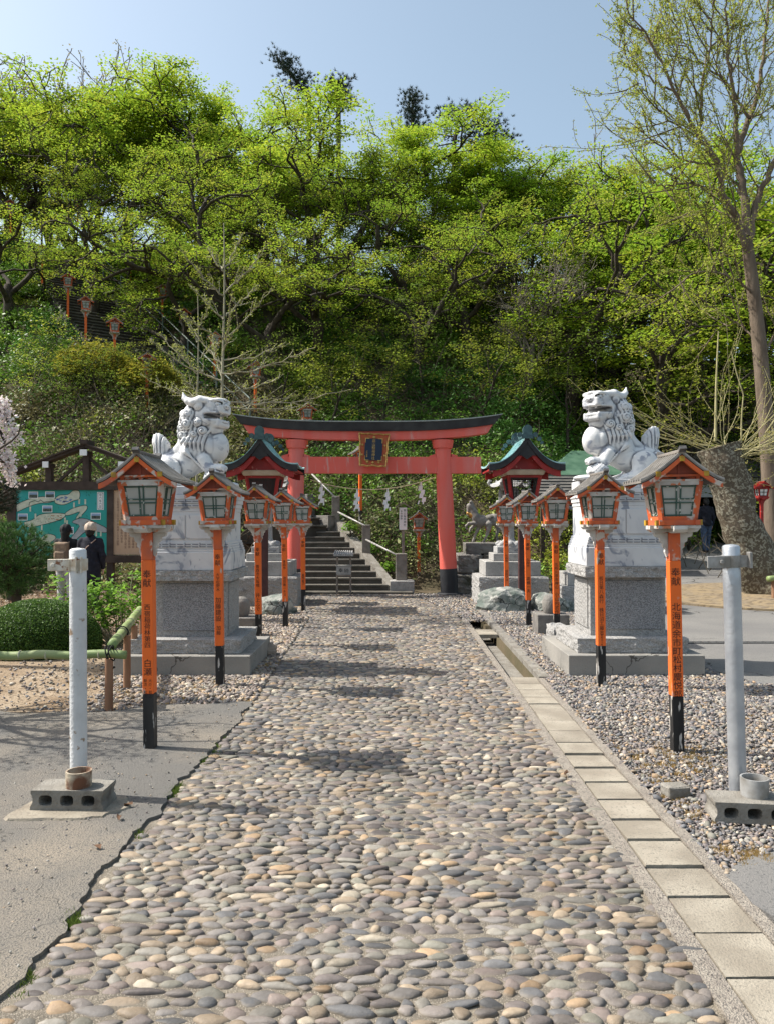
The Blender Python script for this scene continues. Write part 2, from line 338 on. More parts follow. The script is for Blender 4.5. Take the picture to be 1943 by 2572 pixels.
def darken_creases(m, c=(.16, .165, .18), lo=.475, hi=.50):  # mixes a darker tone into the colour where pointiness is low
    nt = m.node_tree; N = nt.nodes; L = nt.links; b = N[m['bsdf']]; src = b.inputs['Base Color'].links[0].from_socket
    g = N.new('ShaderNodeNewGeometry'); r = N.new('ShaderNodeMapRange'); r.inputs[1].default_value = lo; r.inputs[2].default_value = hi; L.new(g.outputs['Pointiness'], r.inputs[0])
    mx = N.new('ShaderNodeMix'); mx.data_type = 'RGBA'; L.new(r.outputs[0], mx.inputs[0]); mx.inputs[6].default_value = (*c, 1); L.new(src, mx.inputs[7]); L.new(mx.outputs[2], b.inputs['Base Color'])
darken_creases(M['lionmarble'])
def cracks(m, sc, width, c=(.05, .047, .042), dist=.35):
    nt = m.node_tree; N = nt.nodes; L = nt.links; b = N[m['bsdf']]; src = b.inputs['Base Color'].links[0].from_socket
    tc = N.new('ShaderNodeTexCoord'); n = N.new('ShaderNodeTexNoise'); n.inputs['Scale'].default_value = 2.2; n.inputs['Detail'].default_value = 5; L.new(tc.outputs['Object'], n.inputs['Vector'])
    ad = N.new('ShaderNodeVectorMath'); ad.operation = 'MULTIPLY_ADD'; L.new(n.outputs['Color'], ad.inputs[0]); ad.inputs[1].default_value = (dist*2,)*3; L.new(tc.outputs['Object'], ad.inputs[2])
    v = N.new('ShaderNodeTexVoronoi'); v.feature = 'DISTANCE_TO_EDGE'; v.inputs['Scale'].default_value = sc; L.new(ad.outputs[0], v.inputs['Vector'])
    n2 = N.new('ShaderNodeTexNoise'); n2.inputs['Scale'].default_value = .8; L.new(tc.outputs['Object'], n2.inputs['Vector'])
    w = N.new('ShaderNodeMapRange'); w.inputs[1].default_value = .48; w.inputs[2].default_value = .62; w.inputs[3].default_value = 0; w.inputs[4].default_value = width; L.new(n2.outputs['Fac'], w.inputs[0])
    lt = N.new('ShaderNodeMath'); lt.operation = 'LESS_THAN'; L.new(v.outputs['Distance'], lt.inputs[0]); L.new(w.outputs[0], lt.inputs[1])
    mx = N.new('ShaderNodeMix'); mx.data_type = 'RGBA'; L.new(lt.outputs[0], mx.inputs[0]); L.new(src, mx.inputs[6]); mx.inputs[7].default_value = (*c, 1); L.new(mx.outputs[2], b.inputs['Base Color'])
cracks(M['asphalt'], 1.7, .004, (.08, .075, .065)); cracks(M['asphalt_road'], .5, .010); cracks(M['concrete'], 1.4, .008, (.09, .085, .075)); cracks(M['rock'], 2.6, .02, (.05, .055, .05))
def settle(m, c, z0, z1):
    nt = m.node_tree; N = nt.nodes; L = nt.links; b = N[m['bsdf']]; src = b.inputs['Base Color'].links[0].from_socket
    tc = N.new('ShaderNodeTexCoord'); sp = N.new('ShaderNodeSeparateXYZ'); L.new(tc.outputs['Object'], sp.inputs[0])
    n = N.new('ShaderNodeTexNoise'); n.inputs['Scale'].default_value = 38; n.inputs['Detail'].default_value = 4; L.new(tc.outputs['Object'], n.inputs['Vector'])
    a = N.new('ShaderNodeMath'); a.operation = 'MULTIPLY_ADD'; L.new(n.outputs['Fac'], a.inputs[0]); a.inputs[1].default_value = -.014; L.new(sp.outputs[2], a.inputs[2])
    r = N.new('ShaderNodeMapRange'); r.inputs[1].default_value = z0-.007; r.inputs[2].default_value = z1-.007; L.new(a.outputs[0], r.inputs[0])
    mx = N.new('ShaderNodeMix'); mx.data_type = 'RGBA'; L.new(r.outputs[0], mx.inputs[0]); mx.inputs[6].default_value = (*c, 1); L.new(src, mx.inputs[7]); L.new(mx.outputs[2], b.inputs['Base Color'])
settle(M['cobble'], (.20, .172, .135), -.009, .000)
# sycamore camouflage bark
def camo(name):
    m = bpy.data.materials.new(name); m.use_nodes = True; nt = m.node_tree; N = nt.nodes; L = nt.links
    b = N['Principled BSDF']; b.inputs['Roughness'].default_value = .9; b.inputs['Specular IOR Level'].default_value = .2
    tc = N.new('ShaderNodeTexCoord'); n1 = N.new('ShaderNodeTexNoise'); n1.inputs['Scale'].default_value = 17; n1.inputs['Detail'].default_value = 1.5; n1.inputs['Distortion'].default_value = .9
    n2 = N.new('ShaderNodeTexNoise'); n2.inputs['Scale'].default_value = 2; n2.inputs['Detail'].default_value = 3
    L.new(tc.outputs['Object'], n1.inputs['Vector']); L.new(tc.outputs['Object'], n2.inputs['Vector'])
    r = N.new('ShaderNodeValToRGB'); r.color_ramp.interpolation = 'LINEAR'
    e = r.color_ramp.elements; e[0].position = .40; e[0].color = (.095, .078, .058, 1); e[1].position = .62; e[1].color = (.27, .25, .195, 1)
    a = r.color_ramp.elements.new(.50); a.color = (.10, .08, .055, 1); a = r.color_ramp.elements.new(.56); a.color = (.19, .175, .125, 1)
    L.new(n1.outputs[0], r.inputs[0])
    mx = N.new('ShaderNodeMix'); mx.data_type = 'RGBA'; mr = N.new('ShaderNodeMapRange'); mr.inputs[1].default_value = .5; mr.inputs[2].default_value = .7; mr.inputs[4].default_value = .6
    L.new(n2.outputs[0], mr.inputs[0]); L.new(mr.outputs[0], mx.inputs[0]); L.new(r.outputs[0], mx.inputs[6]); mx.inputs[7].default_value = (.13, .095, .065, 1)
    L.new(mx.outputs[2], b.inputs['Base Color'])
    bp = N.new('ShaderNodeBump'); bp.inputs['Strength'].default_value = .5; bp.inputs['Distance'].default_value = .02; L.new(n1.outputs[0], bp.inputs['Height']); L.new(bp.outputs[0], b.inputs['Normal'])
    return m
M['sycamore'] = camo('sycamore')

# ------------------------------------------------------------------ text
_gl = {}
def glyph(ch):
    if ch not in _gl:
        c = bpy.data.curves.new('g', 'FONT'); c.body = ch; c.align_x = 'CENTER'; c.align_y = 'CENTER'; c.resolution_u = 3; c.offset = 0.0
        o = bpy.data.objects.new('g', c); COL.objects.link(o)
        dg = bpy.context.evaluated_depsgraph_get(); me = bpy.data.meshes.new_from_object(o.evaluated_get(dg))
        V = np.array([v.co[:] for v in me.vertices]).reshape(-1, 3); Fs = [tuple(p.vertices) for p in me.polygons]
        if len(V):
            V[:, :2] -= (V[:, :2].max(0)+V[:, :2].min(0))/2
        bpy.data.objects.remove(o); bpy.data.curves.remove(c); bpy.data.meshes.remove(me)
        _gl[ch] = (V, Fs)
    return _gl[ch]
def vtext(mb, s, x, ztop, size, y, pitch=1.02, m=0, sx=1.0):
    """vertical text facing -y, column centre x, going down from ztop; returns z after"""
    z = ztop
    for ch in s:
        if ch == ' ': z -= size*.55; continue
        if ch == '　': z -= size*1.1; continue
        V, Fs = glyph(ch)
        if len(V):
            P = np.stack([x+V[:, 0]*size*sx, np.full(len(V), y), z-size/2+V[:, 1]*size], 1)
            mb.add(P, Fs, m)
        z -= size*pitch
    return z

# ------------------------------------------------------------------ signed-distance sculpting
class SDF:
    def __init__(s, lo, hi, h):
        s.lo = np.array(lo, float); s.h = h
        n = np.ceil((np.array(hi)-s.lo)/h).astype(int)+1; s.n = n
        ax = [s.lo[i]+h*np.arange(n[i]) for i in range(3)]
        s.X, s.Y, s.Z = [a.astype(np.float32) for a in np.meshgrid(*ax, indexing='ij')]
        s.d = np.full(n, 1e3, dtype=np.float32)
    def _sl(s, c, r):
        a = np.maximum(np.floor((np.array(c)-r-s.lo)/s.h).astype(int), 0); b = np.minimum(np.ceil((np.array(c)+r-s.lo)/s.h).astype(int)+1, s.n)
        return tuple(slice(a[i], max(b[i], a[i])) for i in range(3))
    def _mix(s, sl, d, k, op):
        a = s.d[sl]
        if a.size == 0: return
        if op == 'sub':
            d = -d
            if k > 0:
                hh = np.clip(.5-.5*(a-d)/k, 0, 1); s.d[sl] = a*(1-hh)+d*hh+k*hh*(1-hh)
            else: s.d[sl] = np.maximum(a, d)
        else:
            if k > 0:
                hh = np.clip(.5+.5*(a-d)/k, 0, 1); s.d[sl] = a*(1-hh)+d*hh-k*hh*(1-hh)
            else: s.d[sl] = np.minimum(a, d)
    def ell(s, c, r, k=.03, R=None, op='add', fn=None):
        r = np.array(r, float); sl = s._sl(c, r.max()+k*2+.05)
        P = np.stack([s.X[sl]-c[0], s.Y[sl]-c[1], s.Z[sl]-c[2]], -1)
        if R is not None: P = P@np.array(R)          # world -> local (R columns are local axes)
        q = np.linalg.norm(P/r, axis=-1); q2 = np.linalg.norm(P/(r*r), axis=-1)+1e-9
        d = q*(q-1)/q2
        if fn is not None: d = d+fn(P)
        s._mix(sl, d, k, op); return s
    def box(s, c, r, k=.02, R=None, op='add', rd=.02):
        r = np.array(r, float); sl = s._sl(c, np.linalg.norm(r)+k*2+.05)
        P = np.stack([s.X[sl]-c[0], s.Y[sl]-c[1], s.Z[sl]-c[2]], -1)
        if R is not None: P = P@np.array(R)
        q = np.abs(P)-(r-rd); d = np.linalg.norm(np.maximum(q, 0), axis=-1)+np.minimum(q.max(-1), 0)-rd
        s._mix(sl, d, k, op); return s
    def cap(s, a, b, ra, rb, k=.03, op='add'):
        a = np.array(a, float); b = np.array(b, float); c = (a+b)/2; R = np.linalg.norm(b-a)/2+max(ra, rb)
        sl = s._sl(c, R+k*2+.05)
        P = np.stack([s.X[sl], s.Y[sl], s.Z[sl]], -1)-a; ab = b-a
        t = np.clip((P@ab)/(ab@ab), 0, 1); d = np.linalg.norm(P-t[..., None]*ab, axis=-1)-(ra+(rb-ra)*t)
        s._mix(sl, d, k, op); return s
    def chain(s, pts, rad, k=.02, op='add'):
        for i in range(len(pts)-1): s.cap(pts[i], pts[i+1], rad[i], rad[i+1], k, op)
        return s
    def warp(s, fn): s.d += fn(s.X, s.Y, s.Z); return s
    def mesh(s):
        """surface nets"""
        d = s.d; ins = d < 0; nx, ny, nz = d.shape
        acc = np.zeros((nx-1, ny-1, nz-1, 3), np.float32); cnt = np.zeros((nx-1, ny-1, nz-1), np.float32)
        for ax in range(3):
            o1, o2 = [a for a in range(3) if a != ax]
            A = [slice(None)]*3; B = [slice(None)]*3; A[ax] = slice(0, -1); B[ax] = slice(1, None)
            da, db = d[tuple(A)], d[tuple(B)]; cr = (da < 0) != (db < 0)
            t = np.where(cr, da/(da-db+1e-12), 0)
            for i in (0, 1):
                for j in (0, 1):
                    sl = [slice(None)]*3; sl[o1] = slice(i, i+d.shape[o1]-1); sl[o2] = slice(j, j+d.shape[o2]-1)
                    c = cr[tuple(sl)]; tt = t[tuple(sl)]
                    acc[..., ax] += np.where(c, tt, 0); acc[..., o1] += c*i; acc[..., o2] += c*j; cnt += c
        act = cnt > 0; idx = np.full(act.shape, -1, int); idx[act] = np.arange(act.sum())
        I = np.stack(np.nonzero(act), 1); V = s.lo+s.h*(I+acc[act]/cnt[act][:, None])
        Fq = []
        for ax in range(3):
            o1, o2 = [(1, 2), (2, 0), (0, 1)][ax]
            A = [slice(None)]*3; B = [slice(None)]*3; A[ax] = slice(0, -1); B[ax] = slice(1, None)
            da, db = d[tuple(A)], d[tuple(B)]; cr = (da < 0) != (db < 0)
            I = np.stack(np.nonzero(cr), 1)
            ok = (I[:, o1] > 0) & (I[:, o2] > 0) & (I[:, o1] < d.shape[o1]-1) & (I[:, o2] < d.shape[o2]-1); I = I[ok]
            def g(a, b):
                J = I.copy(); J[:, o1] -= a; J[:, o2] -= b; return idx[J[:, 0], J[:, 1], J[:, 2]]
            q = np.stack([g(1, 1), g(0, 1), g(0, 0), g(1, 0)], 1)
            neg = da[I[:, 0], I[:, 1], I[:, 2]] < 0
            q = np.where(neg[:, None], q, q[:, ::-1]); Fq.append(q)
        return V, np.concatenate(Fq)
def rotz(a): c, s_ = math.cos(a), math.sin(a); return np.array([[c, -s_, 0], [s_, c, 0], [0, 0, 1.0]])
def roty(a): c, s_ = math.cos(a), math.sin(a); return np.array([[c, 0, s_], [0, 1, 0], [-s_, 0, c]])
def rotx(a): c, s_ = math.cos(a), math.sin(a); return np.array([[1, 0, 0], [0, c, -s_], [0, s_, c]])
# ------------------------------------------------------------------ terrain
def sst(a, b, x):
    t = np.clip((x-a)/(b-a), 0, 1); return t*t*(3-2*t)
ST0 = np.array([-1.34, 20.2]); STD = np.array([-.616, .788]); STP = np.array([-.788, -.616]); STW = 2.9; STR = .58; STS = 24.0
def ground(x, y):
    x = np.asarray(x, float); y = np.asarray(y, float)
    yf = 18.6+np.clip((x-4.5)*1.5, 0, 13)-1.2*sst(-3.0, -5.0, x)
    Hc = 12.0+2.2*sst(-3, -10, x)+.5*np.sin(x*.35+1)
    lin = .735*(y-yf); k = 1.6
    hh = np.clip(.5+.5*(Hc-lin)/k, 0, 1); H = Hc*(1-hh)+lin*hh-k*hh*(1-hh)
    H = np.maximum(H, 0)
    H = H-np.clip((y-46)*.12, 0, 9)
    flo = .062*np.clip(y-15, 0, 12)*sst(2.5, 4.5, x)
    H = np.maximum(H, flo)
    # staircase corridor
    s = (x-ST0[0])*STD[0]+(y-ST0[1])*STD[1]; t = (x-ST0[0])*STP[0]+(y-ST0[1])*STP[1]
    zc = 1.32+STR*np.clip(s, 0, STS)-.35
    w = sst(-1.2, -.1, t)*(1-sst(STW+.1, STW+2.6, t))*sst(-.6, .2, s)*(1-sst(STS+1, STS+5, s))
    H = H*(1-w)+zc*w
    return H
xs = np.unique(np.concatenate([np.linspace(-400, -40, 10), np.linspace(-40, -12, 25), np.linspace(-12, 14, 105), np.linspace(14, 45, 27), np.linspace(45, 400, 10), [1.13, 1.14, 1.50, 1.51]]))
ys = np.unique(np.concatenate([np.linspace(-120, -5, 8), np.linspace(-5, 15, 21), np.linspace(15, 60, 120), np.linspace(60, 500, 14)]))
GX, GY = np.meshgrid(xs, ys); GZ = ground(GX, GY)-.035
GZ = np.where((GX > 1.135) & (GX < 1.505) & (GY > 1) & (GY < 15), -.25, GZ)
V = np.stack([GX, GY, GZ], -1).reshape(-1, 3); nx = len(xs); ny = len(ys)
ii, jj = np.meshgrid(np.arange(ny-1), np.arange(nx-1), indexing='ij'); a = (ii*nx+jj).reshape(-1)
tag(np_mesh('ground', V, np.stack([a, a+1, a+nx+1, a+nx], 1), M['hill'], smooth=True), kind='structure')

def strip(name, y0, y1, xl, xr, nyy, nxx, m, off, kind='structure', yfun=None, thick=0.0, wob=0):
    v = np.linspace(0, 1, nyy); u = np.linspace(0, 1, nxx)
    U, Vv = np.meshgrid(u, v)
    Y = y0+(y1-y0)*Vv
    XL = np.array([[xl(q)] for q in Y[:, 0]]); XR = np.array([[xr(q)] for q in Y[:, 0]])
    X = XL+(XR-XL)*U
    if yfun is not None: Y = y0+(yfun(X)-y0)*Vv
    Z = ground(X, Y)+off
    if wob: Z = Z+np.array([[wob*fbm(a_*1.3, b_*1.3) for a_, b_ in zip(r1, r2)] for r1, r2 in zip(X, Y)])
    P = np.stack([X, Y, Z], -1).reshape(-1, 3)
    ii, jj = np.meshgrid(np.arange(nyy-1), np.arange(nxx-1), indexing='ij'); a = (ii*nxx+jj).reshape(-1)
    Fq = [np.stack([a, a+1, a+nxx+1, a+nxx], 1)]
    if thick:
        ring = list(range(nxx))+[r*nxx+nxx-1 for r in range(1, nyy)]+[(nyy-1)*nxx+c for c in range(nxx-2, -1, -1)]+[r*nxx for r in range(nyy-2, 0, -1)]
        n0 = len(P); low = P[ring].copy(); low[:, 2] -= thick; P = np.concatenate([P, low]); k = len(ring)
        Fq.append(np.array([[ring[i], n0+i, n0+(i+1) % k, ring[(i+1) % k]] for i in range(k)]))
    return tag(np_mesh(name, P, Fq, M[m], smooth=False), kind=kind)

_pe = rnd(5)
def path_left(y): return float(np.interp(y, [1.5, 2.4, 3.7, 6.6, 8.4, 12.5, 14.5, 16.8], [-1.2, -1.2, -1.215, -1.11, -1.16, -1.22, -1.5, -1.73]))
def path_right(y): return float(np.interp(y, [1.5, 2.96, 5.17, 7.7, 12.6, 14.0, 16.8], [1.05, 1.071, 1.107, 1.15, 1.19, 1.0, .60]))
def slab_l(y): return 1.157+.0135*(y-2.96)
def slab_r(y): return slab_l(y)+.268
def jag(y): return path_left(y)-.025-.05*(fbm(y*2.3, 3.1, 7, 4)+.3)-.035*fbm(y*11, 1, 2, 3)

strip('path_mortar', 1.2, 17.2, lambda y: path_left(y)-.09, lambda y: path_right(y)+.01, 420, 60, 'mortar', -.0075, wob=.009)
# asphalt apron, left, with its broken edge
strip('asphalt', -3, 6.6, lambda y: -9.0, jag, 330, 60, 'asphalt', .012, yfun=lambda X: 6.66+(X+1.1)*.155+.09*np.sin(X*3.1)+.05*np.sin(X*9), thick=.04, wob=.006)
# road on the right
def road_l(y): return float(np.interp(y, [-3, 3.5, 3.77, 4.3, 5.2, 7.1, 8.2, 9.3, 12, 15, 21, 31], [1.50, 1.50, 1.88, 2.6, 3.6, 3.72, 3.38, 3.32, 3.1, 3.2, 5.2, 8.0]))+.02*math.sin(y*9)+.02*math.sin(y*23)
strip('road', -3, 31, road_l, lambda y: 26.0, 260, 50, 'asphalt_road', .012, thick=.035, wob=.004)
# gravel and soil beds
strip('gravel_bed', 3.4, 16.6, lambda y: max(slab_r(y)+.05, path_right(y)+.05) if y < 12.6 else path_right(y)+.03, lambda y: road_l(y)+.05, 60, 14, 'gravelbed', -.004)
strip('soil', 5.6, 17.0, lambda y: -14.0, lambda y: path_left(y)-.04, 90, 60, 'soil', -.005, wob=.012)
# planting bed round the plane tree
mb = MB(); P = [(7.9+2.7*math.cos(a)*(1+.06*math.sin(3*a)), 15.4+2.1*math.sin(a)) for a in np.linspace(0, 2*math.pi, 41)[:-1]]
zz = [float(ground(a, b)) for a, b in P]
V = [(a, b, z+.05) for (a, b), z in zip(P, zz)]+[(7.9, 15.4, .20)]+[(a*1.0+.0, b, z-.02) for (a, b), z in zip(P, zz)]
mb.add(V, [(i, (i+1) % 40, 40) for i in range(40)]+[(i, 41+i, 41+(i+1) % 40, (i+1) % 40) for i in range(40)])
M['drygrass'] = mat('drygrass', (.27, .205, .12), (.22, .175, .12), 4, .98, detail=9, lo=.4, hi=.6, c3=(.12, .09, .06), sc3=9, lo3=.5, hi3=.66, bump=.8, bsc=60)
tag(mb.build('planting_bed', M['drygrass']), kind='structure')

# ---- path cobbles (embedded stones): one paved surface
def dome(nr=3, ns=11):
    P = []
    for k, (r, z) in enumerate(((1.0, -.35), (1.0, .18), (.86, .62), (.52, .92))):
        for i in range(ns):
            a = 2*np.pi*i/ns; P.append((r*math.cos(a), r*math.sin(a), z))
    P.append((0, 0, 1.0)); Fs4 = []; Fs3 = []
    for k in range(3):
        for i in range(ns):
            j = (i+1) % ns; Fs4.append((k*ns+i, k*ns+j, k*ns+ns+j, k*ns+ns+i))
    for i in range(ns): Fs3.append((3*ns+i, 3*ns+(i+1) % ns, 4*ns))
    return np.array(P), np.array(Fs4), np.array(Fs3)
PAL = np.array([(.225, .20, .185), (.145, .145, .150), (.31, .29, .255), (.37, .295, .215), (.38, .27, .17), (.25, .205, .185), (.50, .44, .35), (.25, .24, .20), (.175, .152, .145), (.24, .222, .21)])
PW = np.array([.18, .15, .10, .12, .045, .085, .04, .07, .11, .10]); PW = PW/PW.sum()
def scatter_mesh(T, T4, T3, pos, scl, yaw, seed, wob=.12, tilt=None):
    r = rnd(seed); n = len(pos); k = len(T)
    ang = np.arctan2(T[:, 1], T[:, 0])[None, :]
    ph = r.uniform(0, 6.28, (n, 3, 1)); am = r.uniform(-1, 1, (n, 3, 1))*wob
    f = 1+am[:, 0]*np.cos(2*ang+ph[:, 0])+am[:, 1]*np.cos(3*ang+ph[:, 1])+.6*am[:, 2]*np.cos(4*ang+ph[:, 2])
    Q = T[None]*np.stack([f, f, np.ones_like(f)], -1)*scl[:, None, :]
    if tilt is not None:
        Q[..., 2] += Q[..., 0]*tilt[:, 0:1]+Q[..., 1]*tilt[:, 1:2]
    c, s_ = np.cos(yaw)[:, None], np.sin(yaw)[:, None]
    X = Q[..., 0]*c-Q[..., 1]*s_; Y = Q[..., 0]*s_+Q[..., 1]*c
    V = np.stack([X, Y, Q[..., 2]], -1)+pos[:, None, :]
    off = (np.arange(n)*k)[:, None, None]; out = []
    for t in (T4, T3):
        if t is not None and len(t): out.append((t[None]+off).reshape(-1, t.shape[1]))
    return V.reshape(-1, 3), out
r = rnd(11); pos = []; scl = []; yaw = []
y = 1.9; row = 0
while y < 17.0:
    dz = .043*r.uniform(.9, 1.12); x = path_left(y)-.045+r.uniform(0, .05); xr_ = path_right(y)
    ph = r.uniform(0, 6)
    while x < xr_-.02:
        L_ = float(np.clip(r.lognormal(math.log(.078), .32), .038, .15))
        dw = dz*r.uniform(.80, 1.36)
        yy = y+.010*math.sin(x*5+ph)+r.normal(0, .004)
        if r.random() > .012:
            pos.append((x+L_/2, yy, -.008)); scl.append((L_*.50, dw*.50, r.uniform(.009, .018))); yaw.append(r.normal(0, .10))
        x += L_*.985+r.uniform(.0, .005)
    y += dz; row += 1
pos = np.array(pos); scl = np.array(scl); yaw = np.array(yaw); n = len(pos)
pos[:, 2] += ground(pos[:, 0], pos[:, 1])
T, T4, T3 = dome(); T[:, 1] *= (1-.30*T[:, 0]**2); T[:, 2] *= 1
V, FF = scatter_mesh(T, T4, T3, pos, scl, yaw, 3, wob=.15, tilt=np.stack([r.normal(0, .07, n), r.normal(.10, .16, n)], 1))
c = PAL[r.choice(len(PAL), n, p=PW)]*r.uniform(.48, 1.02, (n, 1))*np.array([1.0, .985, .95])
# drift of dust tone along the path
c = c*(1+.12*np.array([fbm(p[0]*.8, p[1]*.5) for p in pos])[:, None])
fc = np.concatenate([np.repeat(c, len(T4), axis=0), np.repeat(c, len(T3), axis=0)])
tag(np_mesh('cobbled_path', V, FF, M['cobble'], smooth=True, col=fc), kind='structure')

# ---- gravel
def ico():
    bm = bmesh.new(); bmesh.ops.create_icosphere(bm, subdivisions=1, radius=1.0)
    P = np.array([v.co[:] for v in bm.verts]); Fs = np.array([[v.index for v in f.verts] for f in bm.faces]); bm.free(); return P, Fs
IP, IF = ico()
def gravel(name, n, reg, seed, smin, smax, label, extra=None):
    r = rnd(seed); P = []
    while sum(len(p) for p in P) < n:
        q = reg(r, n); P.append(q)
    P = np.concatenate(P)[:n]; d = P[:, 1]
    sz = r.lognormal(math.log(smin), .32, n)*np.clip(d/6, .85, 1.5); sz = np.clip(sz, .006, smax)
    scl = np.stack([sz*r.uniform(.9, 1.5, n), sz*r.uniform(.75, 1.05, n), sz*r.uniform(.45, .75, n)], 1)
    pos = np.stack([P[:, 0], P[:, 1], ground(P[:, 0], P[:, 1])+r.uniform(-.004, .012, n)], 1)
    V, FF = scatter_mesh(IP, None, IF, pos, scl, r.uniform(0, 6.28, n), seed+1, wob=.12, tilt=r.normal(0, .3, (n, 2)))
    c = PAL[r.choice(len(PAL), n, p=PW)]*r.uniform(.65, 1.1, (n, 1))
    if extra is not None: c = extra(P, c, r)
    o = np_mesh(name, V, FF, M['pebble'], smooth=True, col=np.repeat(c, len(IF), axis=0))
    return tag(o, label, 'gravel', kind='stuff')
def regR(r, n):
    y = 3.45+11.3*r.random(n)**1.35; x = r.uniform(1.3, 3.8, n)
    lo = np.array([max(slab_r(q)+.06, 0) for q in y]); hi = np.array([road_l(q)+.04 for q in y])
    k = (x > lo+.02*np.sin(y*31)) & (x < hi+.03*np.sin(y*17)+r.normal(0, .02, n)); return np.stack([x[k], y[k]], 1)
gravel('gravel', 46000, regR, 21, .0115, .032, 'loose grey river gravel around the right-hand lantern posts')
def regF(r, n):
    y = r.uniform(12.2, 16.8, n); x = r.uniform(.6, 1.9, n); lo = np.array([path_right(q)+.03 for q in y]); k = (x > lo); return np.stack([x[k], y[k]], 1)
gravel('gravel', 3500, regF, 22, .014, .03, 'grey gravel between the path end and the right torii pillar')
def regL(r, n):
    y = 6.3+7.8*r.random(n)**1.3; x = r.uniform(-3.1, -1.1, n)
    hi = np.array([path_left(q)-.04 for q in y]); lo = -2.45-.5*np.sin(y*1.1)
    base = 6.70+(x+1.1)*.155+.09*np.sin(x*3.1)+.05*np.sin(x*9)
    den = np.clip((y-6.4)*1.2, .25, 1)*np.where(y < 7.6, np.clip((x+2.75)*1.5, 0, 1), 1)
    k = (x < hi) & (x > lo) & (y > base-.03) & (r.random(n) < den); return np.stack([x[k], y[k]], 1)
gravel('gravel', 13000, regL, 23, .0145, .034, 'pale gravel strewn over soil beside the left edge of the path',
       extra=lambda P, c, r: c*1.08+np.array([.03, .015, 0]))

def regS(r, n):
    y = r.uniform(6.3, 12.5, n); x = r.uniform(-4.6, -2.2, n); base = 6.66+(x+1.1)*.155; k = (y > base-.12) & (r.random(n) < np.clip(1.1-(-x-2.2)*.5, .15, 1)); return np.stack([x[k], y[k]], 1)
gravel('gravel', 2600, regS, 24, .010, .024, 'sparse pebbles scattered over the bare earth below the bamboo rail')
def regA(r, n):
    y = r.uniform(2.3, 6.6, n); x = r.uniform(-4, -1.15, n); hi = np.array([path_left(q)-.06 for q in y]); k = (x < hi) & (r.random(n) < np.exp((x-hi)*1.1)+.1); return np.stack([x[k], y[k]], 1)
for o_ in (gravel('grit', 700, regA, 25, .003, .007, 'loose grit scattered over the asphalt apron'),): o_.location.z = .012
# ---- drain: kerb strips, channel, slabs
def kerb(name, f0, f1, y0, y1, top, bot, m='curb', seg=26):
    ysn = np.linspace(y0, y1, seg); V = []; Fs = []
    for y_ in ysn:
        a, b = f0(y_), f1(y_); w = .006*fbm(y_*6, 2); V += [(a+w, y_, bot), (a+w, y_, top+w*.4), (b+w, y_, top-w*.3), (b+w, y_, bot)]
    for i in range(seg-1):
        for j in range(4):
            k = (j+1) % 4; Fs.append((i*4+j, i*4+k, i*4+4+k, i*4+4+j))
    Fs += [(3, 2, 1, 0), tuple((seg-1)*4+j for j in range(4))]
    return tag(np_mesh(name, np.array(V), Fs, M[m]), kind='structure')
kerb('kerb', lambda y: path_right(y)+.004, lambda y: slab_l(y)-.004, 1.6, 12.5, .006, -.22, seg=60)
kerb('kerb', lambda y: slab_r(y)+.004, lambda y: slab_r(y)+.065, 1.6, 7.75, .010, -.22, seg=50)
kerb('kerb', lambda y: slab_r(y)+.02, lambda y: slab_r(y)+.13, 7.75, 14.6, .022, -.22, 'oldconcrete', seg=30)
kerb('drain_floor', lambda y: slab_l(y)-.02, lambda y: slab_r(y)+.03, 1.6, 14.6, -.15, -.24, 'oldconcrete')
ypos = [1.82+.285*i for i in range(21)]
r = rnd(8)
def drain_slab(y0, i, L_=.283):
    mb = MB(); g = .004
    a0, a1 = slab_l(y0)+g+r.uniform(0, .003), slab_r(y0)-g-r.uniform(0, .003); dx = .0135*L_
    n = 9; V = []; Fs = []
    t = .003+r.uniform(-.003, .005); tl = r.normal(0, .0035)
    for k in range(n):       # ragged near edge
        u = k/(n-1); x_ = a0+(a1-a0)*u
        V.append((x_, .002+.003*r.random(), t-.05)); V.append((x_, .004+.005*r.random()*(.3+u), t-tl)); V.append((x_+dx, L_-.006-.003*r.random(), t+tl)); V.append((x_+dx, L_-.006, t-.05))
    for k in range(n-1):
        b = k*4; Fs += [(b, b+4, b+5, b+1), (b+1, b+5, b+6, b+2), (b+2, b+6, b+7, b+3), (b+3, b+7, b+4, b)]
    Fs += [(0, 1, 2, 3), tuple(reversed([(n-1)*4+j for j in range(4)]))]
    mb.add(V, Fs); o = mb.build('drain_cover', M['slab']); o.location = (0, y0, 0); return o
ords = ['first', 'second', 'third', 'fourth', 'fifth', 'sixth', 'seventh', 'eighth', 'ninth', 'tenth', 'eleventh', 'twelfth', 'thirteenth', 'fourteenth', 'fifteenth', 'sixteenth', 'seventeenth', 'eighteenth', 'nineteenth', 'twentieth']
vis = 0
for i, y0 in enumerate(ypos):
    o = drain_slab(y0, i)
    lbl = 'pale concrete drain cover slab, %s counted back from the open channel' % ords[20-i] if i > 0 else 'pale concrete drain cover slab at the very bottom of the photo'
    tag(o, lbl, 'drain cover', 'concrete slabs covering the drain')
for i, y0 in enumerate([10.75, 11.04, 12.6, 12.9, 13.2, 13.5]):
    tag(drain_slab(y0, i), 'concrete drain cover %s beyond the open channel' % ['just', 'second', 'third', 'fourth', 'fifth', 'sixth'][i], 'drain cover', 'concrete slabs covering the drain')

